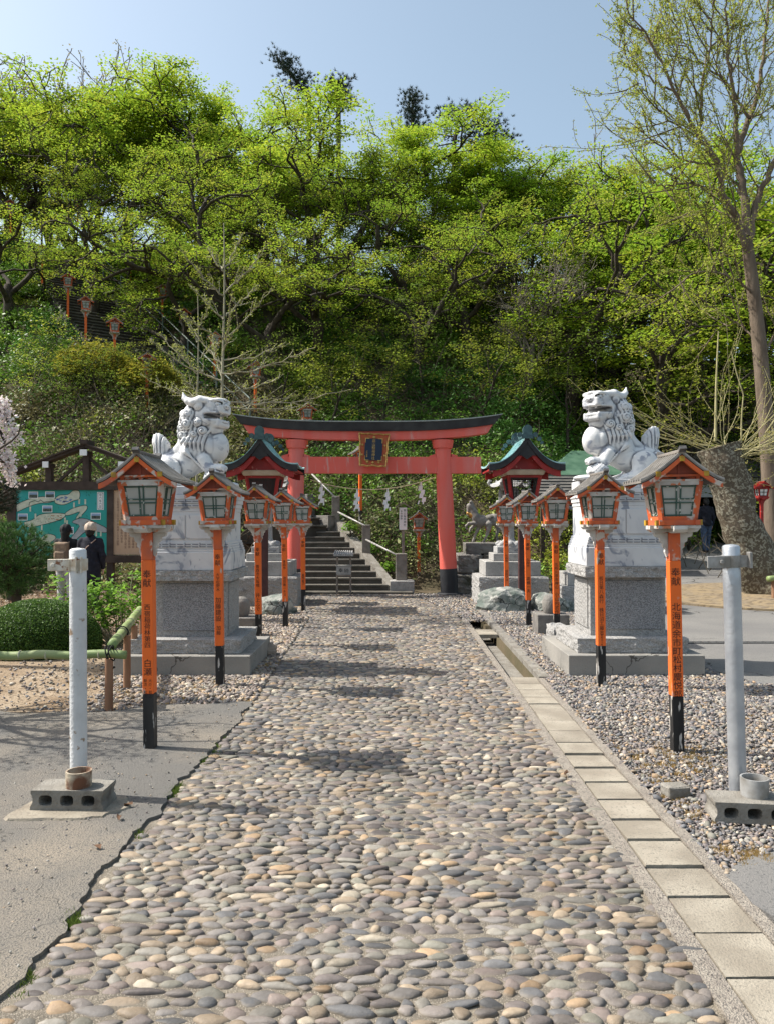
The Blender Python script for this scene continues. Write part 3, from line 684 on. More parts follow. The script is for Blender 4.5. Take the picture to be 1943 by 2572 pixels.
# light concrete pad under the left block; crack weeds
def pad(name, cx, cy, rx, ry, m, z=.022, seed=1, n=40):
    r = rnd(seed); a = np.linspace(0, 2*np.pi, n+1)[:-1]
    k = 1+.10*np.sin(2*a+r.uniform(0, 6))+.06*np.sin(5*a+r.uniform(0, 6))+r.normal(0, .015, n)
    sq = 1/np.maximum(np.abs(np.cos(a)), np.abs(np.sin(a)))**.6
    P = [(cx+rx*k[i]*sq[i]*math.cos(a[i]), cy+ry*k[i]*sq[i]*math.sin(a[i])) for i in range(n)]
    V = [(x_, y_, z) for x_, y_ in P]+[(cx, cy, z+.004)]+[(cx+(x_-cx)*1.06, cy+(y_-cy)*1.06, z-.02) for x_, y_ in P]
    return tag(np_mesh(name, np.array(V), [(i, (i+1) % n, n) for i in range(n)]+[(i, n+1+i, n+1+(i+1) % n, (i+1) % n) for i in range(n)], M[m]), kind='structure')
M['padconc'] = mat('padconc', (.31, .275, .215), (.21, .18, .14), 6, .95, detail=7, c3=(.22, .19, .15), sc3=60, lo3=.58, hi3=.66, bump=.4, bsc=80)
pad('concrete_pad', -1.70, 4.22, .27, .17, 'padconc', .021, 3)

# ---- leaf quads
def leaves(C, size, seed, up=.5, asp=.55, spread=None):
    """C (n,3) centres, size (n,), random diamonds"""
    r = rnd(seed); n = len(C)
    N = r.normal(0, 1, (n, 3)); N[:, 2] = np.abs(N[:, 2])+up*2; N /= np.linalg.norm(N, axis=1, keepdims=True)
    A = np.cross(N, r.normal(0, 1, (n, 3))); A /= np.linalg.norm(A, axis=1, keepdims=True)+1e-9
    B = np.cross(N, A); s = size[:, None]
    V = np.stack([C-A*s*.5, C-B*s*asp*.5-A*s*.06, C+A*s*.5, C+B*s*asp*.5-A*s*.06], 1)
    return V.reshape(-1, 3), np.arange(4*n).reshape(n, 4)

# ---- undergrowth over the hillside
r = rnd(31)
def on_stairs(x, y, pad_=.15):
    s = (x-ST0[0])*STD[0]+(y-ST0[1])*STD[1]; t = (x-ST0[0])*STP[0]+(y-ST0[1])*STP[1]
    if pad_ < 1: t = np.where((s > 0) & (s < 10.2) & (t > np.where(s > 3.4, -9, 1.25)), 99, t)
    low = (y > 16.8) & (y < 20.6) & (x > -3.4) & (x < .15-(y-17.2)*.45)
    return ((t > -pad_) & (t < STW+pad_) & (s > -1.0) & (s < STS+1)) | low
def hillpts(n, r):
    out = []
    while sum(map(len, out)) < n:
        y = 17.2+26*r.random(n)**1.15; x = r.uniform(-1, 1, n)*(.56*y+2.2)
        z = ground(x, y); foot = 18.3+np.clip((x-4.5)*1.5, 0, 13)-1.2*sst(-3.0, -5.0, x)
        k = (y > foot) & ~on_stairs(x, y) & ~((x > -1.6) & (x < 2.4) & (y < 18.9))
        out.append(np.stack([x[k], y[k], z[k]], 1))
    return np.concatenate(out)[:n]
ND = 2600
D = hillpts(ND, r); DR = r.uniform(.35, 1.05, ND); DH = DR*r.uniform(.6, 1.3, ND); DH[D[:, 1] < 19.6] *= .7
kx = (D[:, 0] > -9) & (D[:, 0] < -1.6) & (D[:, 1] < 26); DH[kx] *= 1.25
kind = np.array([fbm(p[0]*.16+5, p[1]*.2, p[2]*.1) for p in D])+r.normal(0, .16, ND)
base = np.where((kind > .30)[:, None], np.array([[.27, .31, .045]]), np.where((kind < -.30)[:, None], np.array([[.065, .155, .03]]), np.array([[.12, .215, .032]])))
# dry, twiggy olive tones low on the left behind the notice board
dry = (D[:, 0] < -2.2) & (D[:, 2] < 5.5) & (r.random(ND) < .62)
base = np.where(dry[:, None], np.array([[.20, .18, .09]]), base)
sasa = (D[:, 0] > -2.2) & (D[:, 0] < 3.5) & (D[:, 2] < 2.6)
base = np.where((sasa & (r.random(ND) < .5))[:, None], np.array([[.17, .18, .08]]), base)
base = base*r.uniform(.6, 1.45, (ND, 1))*np.array([.98, 1.0, .9])
nx_ = 120; sx_ = r.uniform(.6, 10, nx_); tx_ = np.where(sx_ > 3.6, r.uniform(.35, 3.4, nx_), r.uniform(1.5, 3.4, nx_)); ex = np.stack([ST0[0]+STD[0]*sx_+STP[0]*tx_, ST0[1]+STD[1]*sx_+STP[1]*tx_, 1.2+STR*sx_], 1)
D = np.concatenate([D, ex]); DR = np.concatenate([DR, r.uniform(.4, .8, nx_)]); DH = np.concatenate([DH, r.uniform(.5, 1.05, nx_)]); base = np.concatenate([base, np.array([[.20, .21, .07]])*r.uniform(.6, 1.3, (nx_, 1))]); ND += nx_
NL = 560000
wt = DR**2; wt /= wt.sum(); di = r.choice(ND, NL, p=wt)
th = r.uniform(0, 2*np.pi, NL); ct = r.random(NL)**.8; st_ = np.sqrt(1-ct**2); rr = r.uniform(.70, 1.06, NL)
C = D[di]+np.stack([DR[di]*rr*st_*np.cos(th), DR[di]*rr*st_*np.sin(th), DH[di]*rr*ct], 1)
C[:, 2] = np.maximum(C[:, 2], ground(C[:, 0], C[:, 1])+.02)
C += r.normal(0, .05, C.shape)
k = ~on_stairs(C[:, 0], C[:, 1], -.35); C = C[k]; di = di[k]
sz = r.lognormal(math.log(.088), .32, len(C))*np.clip(C[:, 1]/24, .8, 1.5); V, Fq = leaves(C, sz, 32, up=.35)
c = base[di]*r.uniform(.65, 1.4, (len(C), 1))
tag(np_mesh('undergrowth', V, Fq, M['leaf_dark'], col=c), 'dense leafy green undergrowth covering the steep hillside', 'undergrowth', kind='stuff')

# bare brushwood twigs amid it
mb = MB(); r = rnd(77)
for i in range(900):
    if i < 520: x = r.uniform(-9.5, -1.9); y = r.uniform(17.6, 23)
    else: x = r.uniform(-12, 9); y = r.uniform(18.6, 30)
    if on_stairs(x, y): continue
    z = float(ground(x, y)); h = r.uniform(.6, 1.7); p = np.array([x, y, z]); dv = np.array([r.normal(0, .5), r.normal(-.15, .4), 1.0]); P = [p.copy()]
    for k in range(4): p = p+dv/np.linalg.norm(dv)*h/4; dv += np.array([r.normal(0, .35), r.normal(0, .3), -.05]); P.append(p.copy())
    mb.tube(P, [.014, .012, .009, .007, .004], 3, cap=False)
    for q in range(3):
        b = P[1+q]; e = b+np.array([r.normal(0, .3), r.normal(0, .25), r.uniform(.1, .4)]); mb.tube([b, (b+e)/2+r.normal(0, .03, 3), e], [.007, .005, .003], 3, cap=False)
M['brush'] = mat('brush', (.20, .165, .12), (.12, .095, .065), 9, .95)
tag(mb.build('brushwood', M['brush']), 'tangle of bare pale twigs on the lower hillside', 'brushwood', kind='stuff')

# leaf litter on the bank behind the board, grass tufts and dry moss
r = rnd(41); n = 16000; x = r.uniform(-9.5, -2.6, n); y = r.uniform(10.5, 17.6, n); C = np.stack([x, y, ground(x, y)+.01+r.random(n)*.05], 1)
V, Fq = leaves(C, r.uniform(.04, .09, n), 42, up=.8)
pal = np.array([(.17, .10, .06), (.25, .17, .10), (.09, .06, .04), (.30, .23, .16)])
tag(np_mesh('leaf_litter', V, Fq, M['leaf_dark'], col=pal[r.choice(4, n)]), 'brown fallen leaves on the ground around the notice board', 'leaf litter', kind='stuff')
def tufts(name, pts, h, seed, pal, label, per=16):
    r = rnd(seed); V = []; n = len(pts); k = per; P = np.repeat(np.array(pts), k, axis=0); m = len(P)
    b = P+np.stack([r.normal(0, h*.45, m), r.normal(0, h*.3, m), np.zeros(m)], 1); hh = h*r.uniform(.4, 1.1, m)
    tp = b+np.stack([r.normal(0, .45, m)*hh, r.normal(0, .3, m)*hh, hh], 1); w = .0045+.05*hh
    V = np.stack([b-np.stack([w/2, 0*w, 0*w], 1), b+np.stack([w/2, 0*w, 0*w], 1), tp], 1).reshape(-1, 3)
    return tag(np_mesh(name, V, np.arange(3*m).reshape(m, 3), M['leaf_spring'], col=np.array(pal)[r.choice(len(pal), m)]), label, 'grass', kind='stuff')
pts = [(jag(y_)+.01+r.normal(0, .012), y_, -.01) for y_ in np.concatenate([r.normal(4.53, .05, 22), r.normal(3.05, .05, 16), r.normal(2.65, .03, 10), r.normal(3.9, .02, 5), r.normal(5.2, .3, 12)])]
tufts('grass', pts, .03, 51, [(.12, .19, .03), (.18, .24, .05), (.09, .14, .03)], 'small green weeds growing in the crack beside the asphalt')
pts = []
for (cx, cy, sx, sy, m) in ((1.72, 5.05, .22, .2, 60), (2.1, 5.2, .15, .12, 26), (1.62, 4.3, .05, .2, 16), (1.68, 3.66, .1, .05, 34), (1.75, 9.2, .2, .5, 60), (-1.7, 8.2, .35, .6, 130), (-1.45, 9.8, .15, .7, 90), (-2.2, 7.6, .3, .3, 60), (2.9, 6.3, .3, .3, 25)):
    for _ in range(m): pts.append((cx+r.normal(0, sx), cy+r.normal(0, sy), .0))
pts = [p for p in pts if p[0] > slab_r(p[1])+.08 or p[0] < path_left(p[1])-.05]
tufts('dry_moss', pts, .028, 52, [(.50, .33, .11), (.42, .27, .09), (.55, .42, .20)], 'straw coloured dry moss and grass among the gravel', per=22)
M['mapdark'] = mat('mapdark', (.015, .15, .12), rough=.6)
# ------------------------------------------------------------------ rough blocks and rocks
def rough_box(name, x0, x1, y0, y1, z0, z1, m, parent=None, amp=.012, n=10, seed=0, bev=.0, keep_top=False):
    bm = bmesh.new(); bmesh.ops.create_cube(bm, size=1)
    bmesh.ops.subdivide_edges(bm, edges=bm.edges[:], cuts=n, use_grid_fill=True)
    sx, sy, sz = x1-x0, y1-y0, z1-z0
    for v in bm.verts:
        p = Vector((v.co.x*sx, v.co.y*sy, v.co.z*sz)); c = v.co.copy()
        edge = sum(1 for a in c if abs(abs(a)-.5) < 1e-4)
        nrm = Vector([math.copysign(1, a) if abs(abs(a)-.5) < 1e-4 else 0 for a in c])
        f = fbm(p.x*14+seed*7.1, p.y*14+seed, p.z*14, 4)*amp
        if keep_top and nrm.z > 0: f *= .15
        if edge > 1: f -= amp*.8*(.6 if keep_top else 1)
        v.co = p+nrm*f+Vector(((x0+x1)/2, (y0+y1)/2, (z0+z1)/2))
        if c.z < -.499: v.co.z = z0
    me = bpy.data.meshes.new(name); bm.to_mesh(me); bm.free(); me.materials.append(m)
    return link(bpy.data.objects.new(name, me), parent)
def rock(name, c, r, seed, m, label, sub=4, group=None):
    bm = bmesh.new(); bmesh.ops.create_icosphere(bm, subdivisions=sub, radius=1)
    rg = random.Random(seed); pl = [(Vector((rg.gauss(0, 1), rg.gauss(0, 1), rg.gauss(0, .7))).normalized(), rg.uniform(.62, .95)) for _ in range(14)]
    for v in bm.verts:
        p = v.co.copy()
        for nrm, dd in pl:
            q = p.dot(nrm)
            if q > dd: p -= nrm*(q-dd)*.92
        p *= 1+.10*fbm(p.x*2.5+seed, p.y*2.5, p.z*2.5, 5)+.03*fbm(p.x*9+seed, p.y*9, p.z*9, 3)
        v.co = Vector((p.x*r[0], p.y*r[1], p.z*r[2]))
    me = bpy.data.meshes.new(name); bm.to_mesh(me); bm.free(); me.materials.append(m)
    o = link(bpy.data.objects.new(name, me)); o.location = (c[0], c[1], float(ground(c[0], c[1]))+c[2])
    return tag(o, label, 'rock', group)

# ------------------------------------------------------------------ wooden lantern post
def roof_profile(hw, zr, ze, n=9, p=1.55):
    return [(hw*u, ze+(zr-ze)*(1-u)**p) for u in np.linspace(0, 1, n)]
def curved_roof(mb, hw, zr, ze, y0, y1, th, m, p=1.55, lift=0.0, n=9, ny=5):
    """double-pitched curved roof with ridge along y"""
    pr = roof_profile(hw, zr, ze, n, p)
    for sgn in (-1, 1):
        V = []; Fs = []; ysn = np.linspace(y0, y1, ny)
        for yy in ysn:
            e = abs(2*(yy-y0)/(y1-y0)-1)**2.5
            for k, (x_, z_) in enumerate(pr): V.append((sgn*x_, yy, z_+lift*e*(k/(n-1))**2))
        nn = len(V)
        V += [(a, b, c-th) for a, b, c in V]
        for i in range(ny-1):
            for k in range(n-1):
                a = i*n+k; Fs.append((a, a+1, a+n+1, a+n)); Fs.append((a+nn+n, a+nn+n+1, a+nn+1, a+nn))
        for i in range(ny-1):
            a = i*n+n-1; Fs.append((a, a+nn, a+nn+n, a+n))
        for k in range(n-1):
            Fs.append((k, k+nn, k+nn+1, k+1)); a = (ny-1)*n+k; Fs.append((a, a+1, a+nn+1, a+nn))
        if sgn < 0: Fs = [tuple(reversed(f)) for f in Fs]
        mb.add(V, Fs, m)
def band(mb, hw, zr, ze, ya, yb, dz0, dz1, m, p=1.55, u0=0, u1=1, n=9):
    """strip following the roof curve, from dz0 to dz1 relative to it"""
    for sgn in (-1, 1):
        pr = [(sgn*hw*u, ze+(zr-ze)*(1-u)**p) for u in np.linspace(u0, u1, n)]
        top = [(x_, z_+dz1) for x_, z_ in pr]; bot = [(x_, z_+dz0) for x_, z_ in pr]
        for k in range(n-1):
            q = [bot[k], bot[k+1], top[k+1], top[k]]
            if sgn < 0: q = q[::-1]
            mb.prism(q, ya, yb, m)

def make_lamp(worn=M['orange_worn'], main=M['orange'], foot=M['peelblack'], roofm=M['roofwood'], cradle=M['peelwhite'], gable=M['gable'], bar=M['greenbar'], light=M['paper'], barsd=M['yellowcap'], roofd=M['roofdark'], roofl=M['rooflight']):
    root = empty('lantern_post')
    h = .0375
    mb = MB(); mb.box(-h, h, -h, h, -.05, .385, bv=.004); mb.build('post_foot', foot, root)
    mb = MB(); mb.box(-h-.0006, h+.0006, -h-.0006, h+.0006, .385, 1.30, bv=.004); mb.box(-h, h, -h, h, 1.30, 1.50, 1, bv=.004); mb.build('post', [main, worn], root)
    for sgn in (-1, 1):                              # carved brackets
        mb = MB(); P = [(0, 1.335), (.010, 1.325), (.022, 1.36), (.018, 1.38), (.035, 1.395), (.034, 1.42), (.052, 1.432), (.055, 1.455), (.085, 1.465), (.092, 1.4885), (0, 1.4885)]
        P = [(sgn*(h+.0008+a), b) for a, b in P]
        if sgn > 0: P = P[::-1]
        P2 = P
        mb.prism(P2, -.016, .016); mb.prism([(x_*1.0-sgn*.0, z_) for x_, z_ in P2], -.024, -.0165) if False else None
        o = mb.build('bracket', cradle, root)
    mb = MB()
    pr = [(-.165, 1.54), (-.168, 1.515), (-.150, 1.495), (-.10, 1.489), (-.05, 1.495), (.05, 1.495), (.10, 1.489), (.150, 1.495), (.168, 1.515), (.165, 1.54)]
    mb.prism(pr, -.045, .045)
    T90 = Matrix.Rotation(math.pi/2, 4, 'Z')
    mb.prism([(a, b-.0015) for a, b in pr], -.044, .044, 0, T90)
    mb.box(-.14, .14, -.14, .14, 1.520, 1.5385); mb.build('cradle', cradle, root)
    mb = MB()                                        # sill of crossing battens with yellow ends
    for sgn in (-1, 1):
        mb.box(-.15, .15, sgn*.118-.016, sgn*.118+.016, 1.541, 1.574); mb.box(sgn*.118-.016, sgn*.118+.016, -.15, .15, 1.5425, 1.5755)
        for s2 in (-1, 1):
            mb.box(s2*.134-.018, s2*.134+.018, sgn*.118-.018, sgn*.118+.018, 1.5395, 1.5765, 1)
    mb.box(-.11, .11, -.11, .11, 1.545, 1.57); mb.build('sill', [worn, barsd], root)
    body = MB(); zb, zt, wb, wt = 1.575, 1.832, .108, .140
    def W(z): return wb+(wt-wb)*(z-zb)/(zt-zb)
    for sx in (-1, 1):
        for sy in (-1, 1): body.beam((sx*W(zb), sy*W(zb), zb), (sx*W(zt), sy*W(zt), zt), .030, .030)
    for z_ in (zb+.012, zt-.012):
        w = W(z_)
        for sgn in (-1, 1):
            body.beam((-w, sgn*w, z_), (w, sgn*w, z_), .024, .026, 1 if z_ > 1.7 else 0, up=(0, 0, 1)); body.beam((sgn*w, -w, z_), (sgn*w, w, z_), .024, .026, 1 if z_ > 1.7 else 0)
    body.build('lantern_frame', [worn, cradle], root)
    for k in range(4):                               # four windows, each with paper and muntins
        T = Matrix.Rotation(k*math.pi/2, 4, 'Z')
        mb = MB(); z0, z1 = zb+.026, zt-.026; w0, w1 = W(z0)-.017, W(z1)-.017; y0, y1 = -W(z0)+.004, -W(z1)+.004
        mb.add([(-w0, y0, z0), (w0, y0, z0), (w1, y1, z1), (-w1, y1, z1), (-w0, y0+.008, z0), (w0, y0+.008, z0), (w1, y1+.008, z1), (-w1, y1+.008, z1)],
               [(0, 1, 2, 3), (7, 6, 5, 4), (0, 4, 5, 1), (2, 6, 7, 3)], 0, T)
        mb.build('window_paper', light, root)
        mb = MB()
        def L(u, v):    # u -1..1, v 0..1
            z = z0+(z1-z0)*v; w = W(z)-.017; return Vector((u*w, -W(z)+.002, z))
        for (a, b) in (((-.93, 0), (-.93, 1)), ((.93, 0), (.93, 1)), ((-1, .035), (1, .035)), ((-1, .965), (1, .965)), ((-.12, 0), (-.12, 1)), ((.12, 0), (.12, 1)), ((-1, .44), (1, .44)), ((-1, .56), (1, .56))):
            mb.beam(T@L(*a), T@L(*b), .009, .009)
        mb.build('window_grid', bar, root)
    mb = MB()                                        # frieze
    for sgn in (-1, 1):
        for (z_, hh, mi_) in ((1.839, .012, 1), (1.870, .016, 0)):
            mb.box(-.152, .152, sgn*.142-.011, sgn*.142+.011, z_-hh/2, z_+hh/2, mi_); mb.box(sgn*.142-.0105, sgn*.142+.0105, -.150, .150, z_-hh/2+.0015, z_+hh/2+.0015, mi_)
        mb.box(-.128, .128, sgn*.128-.004, sgn*.128+.004, 1.843, 1.864, 2)
        mb.add([(-.02, sgn*.138, 1.8535), (0, sgn*.138, 1.845), (.02, sgn*.138, 1.8535), (0, sgn*.138, 1.862)], [(0, 1, 2, 3)], 0)
        for s2 in (-1, 1):
            mb.add([(s2*.02, sgn*.137, 1.8535), (s2*.11, sgn*.137, 1.846), (s2*.11, sgn*.137, 1.861)], [(0, 1, 2)], 0)
            mb.box(s2*.125-.012, s2*.125+.012, sgn*.14-.009, sgn*.14+.009, 1.845, 1.862, 0)
    mb.build('frieze', [worn, cradle, M['darkin']], root)
    for sgn in (-1, 1):
        mb = MB(); y_ = sgn*.138
        mb.prism([(-.135, 1.879), (.135, 1.879), (.075, 1.928), (0, 1.992), (-.075, 1.928)], y_-.006, y_+.006)
        mb.box(-.009, .009, y_-.012, y_+.012, 1.88, 1.975); mb.build('gable_panel', gable, root)
        mb = MB(); yb_ = sgn*.205
        band(mb, .26, 2.02, 1.838, yb_-.011, yb_+.011, -.052, -.018, 0, p=1.3)
        mb.build('bargeboard', worn, root)
        mb = MB()
        for xx, z_ in ((-.155, 1.878), (.155, 1.878), (0, 1.978)): mb.box(xx-.016, xx+.016, yb_-.014, yb_+.014, z_-.017, z_+.017)
        mb.build('purlin_cap', barsd, root)
    mb = MB(); mb.box(-.166, -.1535, -.19, .19, 1.868, 1.880); mb.box(.1535, .166, -.19, .19, 1.868, 1.880); mb.box(-.012, .012, -.19, .19, 1.965, 1.990); mb.build('purlin', worn, root)
    mb = MB(); curved_roof(mb, .27, 2.022, 1.834, -.215, .215, .012, 0, p=1.3)
    curved_roof(mb, .258, 2.018, 1.836, -.202, .202, .020, 1, p=1.3)
    for yy in (-.206, -.150, -.09, -.03, .03, .09, .150, .206): band(mb, .272, 2.024, 1.836, yy-.0065, yy+.0065, -.001, .012, 2, p=1.3)
    rf = mb.build('roof', [roofm, roofd, roofl], root)
    mb = MB(); mb.box(-.026, .026, -.222, .222, 2.014, 2.036, bv=.004)
    for sgn in (-1, 1): mb.beam((0, sgn*.210, 2.028), (0, sgn*.240, 2.050), .045, .026, 1)
    mb.build('ridge_cap', [roofm, roofd], rf)
    return root
LT = {
 'L1': [('奉献', 1.235, .060), ('西宿稲荷林第四', 1.00, .044), ('白瀬', .625, .058)],
 'R1': [('奉献', 1.255, .062), ('北海道余市町', 1.02, .060), ('松村慶悦郎', .665, .058)],
 'L2': [('奉献', 1.26, .056), ('大字松野木', 1.08, .036), ('加藤建設', .85, .058), ('加藤', .58, .046)],
 'R2': [('奉献', 1.27, .058), ('板日第八森行', 1.05, .044), ('株日沼工藤志', .75, .044)],
 'L3': [('奉献', 1.24, .056), ('青森市大坂橋', 1.02, .048), ('井上ふで', .66, .060)],
 'R3': [('奉献', 1.27, .058), ('五所川原市神山', 1.04, .048), ('小山内武作', .66, .056)],
 'L4': [('奉献', 1.24, .056), ('青森市', 1.00, .046), ('池田憲一キヌ', .76, .050)],
 'R4': [('奉献', 1.25, .056), ('弘前市', 1.02, .046), ('高橋一夫', .74, .060)],
 'L5': [('奉献', 1.24, .058), ('葛西善子', .66, .050)],
 'R5': [('奉献', 1.24, .056), ('弘前市', 1.00, .050), ('成田マヨ', .72, .052)],
}
lamp0 = make_lamp()
def inscribe(root, rows):
    mb = MB()
    for s_, z_, q in rows: vtext(mb, s_, 0, z_, q, -.0395, pitch=1.0 if q > .045 else .98)
    if rows is LT['L1']:
        vtext(mb, '大介・和江', .016, .49, .026, -.0395); vtext(mb, '新次・松大', -.016, .49, .026, -.0395)
    if rows is LT['R2']: vtext(mb, '昭和五十年', .0, .50, .022, -.0395)
    mb.build('inscription', M['ink'], root)
pos_l = {'L1': (-1.625, 5.36), 'L2': (-1.585, 7.42), 'L3': (-1.635, 9.95), 'L4': (-1.50, 11.55), 'L5': (-1.455, 13.6),
         'R1': (1.965, 5.28), 'R2': (2.04, 7.42), 'R3': (2.185, 10.02), 'R4': (2.13, 11.72), 'R5': (2.12, 13.8)}
lamp_lab = {
 'L1': 'orange wooden lantern post standing on the asphalt behind the white painted pipe',
 'L2': 'orange lantern post directly in front of the left marble lion pedestal',
 'L3': 'orange lantern post just past the left lion pedestal, under the copper-roofed lantern',
 'L4': 'fourth orange lantern post along the left of the path, in front of the torii pillar',
 'L5': 'smallest orange lantern post of the left row, beside the foot of the stairs',
 'R1': 'orange lantern post standing in gravel nearest the grey steel pipe, with a large black name',
 'R2': 'orange lantern post in front of the right lion pedestal, its lower letters faded',
 'R3': 'orange lantern post at the left rear corner of the right lion pedestal',
 'R4': 'orange lantern post before the right copper-roofed lantern, fourth along the right of the path',
 'R5': 'smallest orange lantern post of the right row, in front of the tiered stone base'}
first = True; rl = random.Random(4)
children0 = None
protos = lamp0
copies = []
for k in ('R1', 'L1', 'L2', 'R2', 'L3', 'R3', 'L4', 'R4', 'L5', 'R5'):
    o = lamp0 if k == 'R1' else copy_tree(protos_src)
    if k == 'R1':
        protos_src = copy_tree(lamp0)
    o.location = (pos_l[k][0], pos_l[k][1], float(ground(*pos_l[k]))); o.rotation_euler = (0, math.radians(-.75+rl.uniform(-.3, .3)), math.radians(rl.uniform(-2.5, 2.5)))
    tag(o, lamp_lab[k], 'lantern post', 'orange lantern posts lining the path'); inscribe(o, LT[k]); copies.append(o)
def lamp_at(x, y, z, sc, label, group, rz=0.0, rows=None, src=None):
    o = copy_tree(src or protos_src); o.location = (x, y, z); o.scale = (sc, sc, sc); o.rotation_euler = (0, 0, rz)
    tag(o, label, 'lantern post', group)
    if rows: inscribe(o, rows)
    return o
# lantern posts climbing the hill (X, roof-top Y, distance)
g_st = 'lantern posts climbing the hillside stairs'
for X, Yt, d, lab in (
    (770, 1012, 23.4, 'lantern post whose lantern looks out above the torii top beam'),
    (905, 1120, 19.9, 'lantern post behind the torii plaque, its orange pole among the paper streamers'),
    (641, 905, 27.5, 'hillside lantern post above the left tip of the torii beam'),
    (538.5, 832, 29.5, 'hillside lantern post half hidden behind the bare sapling trunk'),
    (459.5, 772, 30.5, 'hillside lantern post between the handrail end and the bare sapling'),
    (406, 712, 32.5, 'hillside lantern post with broad roof right of the handrail'),
    (286, 796, 30.5, 'hillside lantern post with pale window on the left side of the stairs'),
    (325, 627, 36.0, 'hillside lantern post just left of the round bright green shrub'),
    (168, 684, 34.0, 'hillside lantern post at the left edge of the upper stairs'),
    (102, 612, 38.0, 'hillside lantern post left of the top of the stairs, under a bent trunk'),
    (191, 480, 41.0, 'red lantern post high between trunks against the sky'),
    (22, 498, 42.0, 'lantern post high up at the photo\'s left edge'),
    (368, 885, 29.0, 'hillside lantern post with only its roof above the yellow-green bush'),
    (213, 742, 33.0, 'hillside lantern post mostly buried in leaves left of the stairs')):
    best = min(np.linspace(19.3, 44, 500), key=lambda q: abs(pp(X, Yt, q)[2]-2.10-(float(ground(pp(X, Yt, q)[0], q))+.12))+.012*q)
    if X in (770, 905): best = d
    x, y, zt = pp(X, Yt, best); lamp_at(x, y, zt-2.04, 1.0, lab, g_st, rz=math.radians(20))
x, y = (1051-CX)*19/F, 19.0
lamp_at(x, y, 0, .90, 'short orange lantern post beside the white vertical sign right of the stairs', 'lantern posts at the stair foot', rows=LT['L5'])
# bright red lantern at the right edge
red = make_lamp(worn=M['paintred'], main=M['paintred'], foot=M['paintred'], roofm=M['paintred'], cradle=M['paintred'], gable=M['paintred'], bar=M['darkin'], light=M['white'], barsd=M['paintred'], roofd=M['blackwood'], roofl=M['paintred'])
red.name = 'red_lantern'; x, y, z = pp(1912, 1209, 17.6); red.location = (x, y, z-2.04*.75); red.scale = (.82, .82, .75); tag(red, 'small bright red lantern with white window beside the leaning plane tree', 'lantern')
for ch in list(protos_src.children):
    for g in list(ch.children): bpy.data.objects.remove(g)
    bpy.data.objects.remove(ch)
bpy.data.objects.remove(protos_src)

# ------------------------------------------------------------------ torii
TY = 16.7; ts = TY/F
tor = empty('torii_gate', (-.39, TY, 0)); tag(tor, 'vermilion torii gate with black curved top beam across the path', 'torii gate')
for (xb, xt, zf) in ((-1.60, -1.55, .565), (1.73, 1.585, .565)):
    mb = MB(); zs = np.linspace(zf, 3.20, 12); mb.tube([(xb+(xt-xb)*z_/3.2, 0, z_) for z_ in zs], [.186-.016*z_/3.2 for z_ in zs], 36); p = mb.build('pillar', M['torii_red'], tor, auto=1.0)
    mb = MB(); mb.tube([(xb+(xt-xb)*z_/3.2, 0, z_) for z_ in (-.1, .2, zf+.001)], .1895, 36); mb.build('pillar_foot', M['torii_black'], tor, auto=1.0)
    mb = MB(); mb.lathe([(.27, -.05), (.28, .03), (.25, .05), (.19, .055)], 36, c=(xb, 0, 0)); mb.build('footing', M['torii_black'], tor)
    mb = MB(); mb.lathe([(.172, 3.14), (.205, 3.15), (.215, 3.19), (.235, 3.325)], 36, c=(xt, 0, 0)); mb.build('pillar_cap', M['torii_red'], tor, auto=1.0)
def bow(name, half_top, half_bot, z0, z1, dep0, dep1, m, amp, n=41, pw=3.1, dz=0):
    V = []; Fs = []
    for i in range(n):
        u = -1+2*i/(n-1); off = amp*abs(u)**pw
        for (h_, z_, dp) in ((half_bot, z0, dep0), (half_top, z1, dep1)):
            V += [(u*h_-.02, -dp/2, z_+off), (u*h_-.02, dp/2, z_+off)]
    # order per ring: bottom-front,bottom-back,top-front,top-back
    for i in range(n-1):
        a = i*4; b = a+4
        Fs += [(a, b, b+2, a+2), (a+1, a+3, b+3, b+1), (a, a+1, b+1, b), (a+2, b+2, b+3, a+3)]
    Fs += [(0, 2, 3, 1), ((n-1)*4, (n-1)*4+1, (n-1)*4+3, (n-1)*4+2)]
    return np_mesh(name, np.array(V), Fs, m, tor)
bow('lower_lintel', 2.66, 2.55, 3.325, 3.506, .30, .30, M['torii_red'], .145)
bow('top_beam', 2.84, 2.70, 3.508, 3.688, .40, .50, M['torii_black'], .155)
bow('beam_cap', 2.87, 2.845, 3.690, 3.714, .54, .54, M['torii_cap'], .157)
mb = MB(); mb.box(-1.98, 2.40, -.085, .085, 2.61, 2.965, bv=.004); mb.build('tie_beam', M['torii_red'], tor)
for xc, sg in ((-1.555, -1), (-1.555, 1), (1.60, -1), (1.60, 1)):
    mb = MB(); x0 = xc+sg*.17; x1 = xc+sg*.30
    P = [(x0, 2.967), (x1, 2.967), (x1, 2.99), (x0, 3.03)]
    if sg < 0: P = P[::-1]
    mb.prism(P, -.07, .07); mb.build('wedge', M['torii_red'], tor)
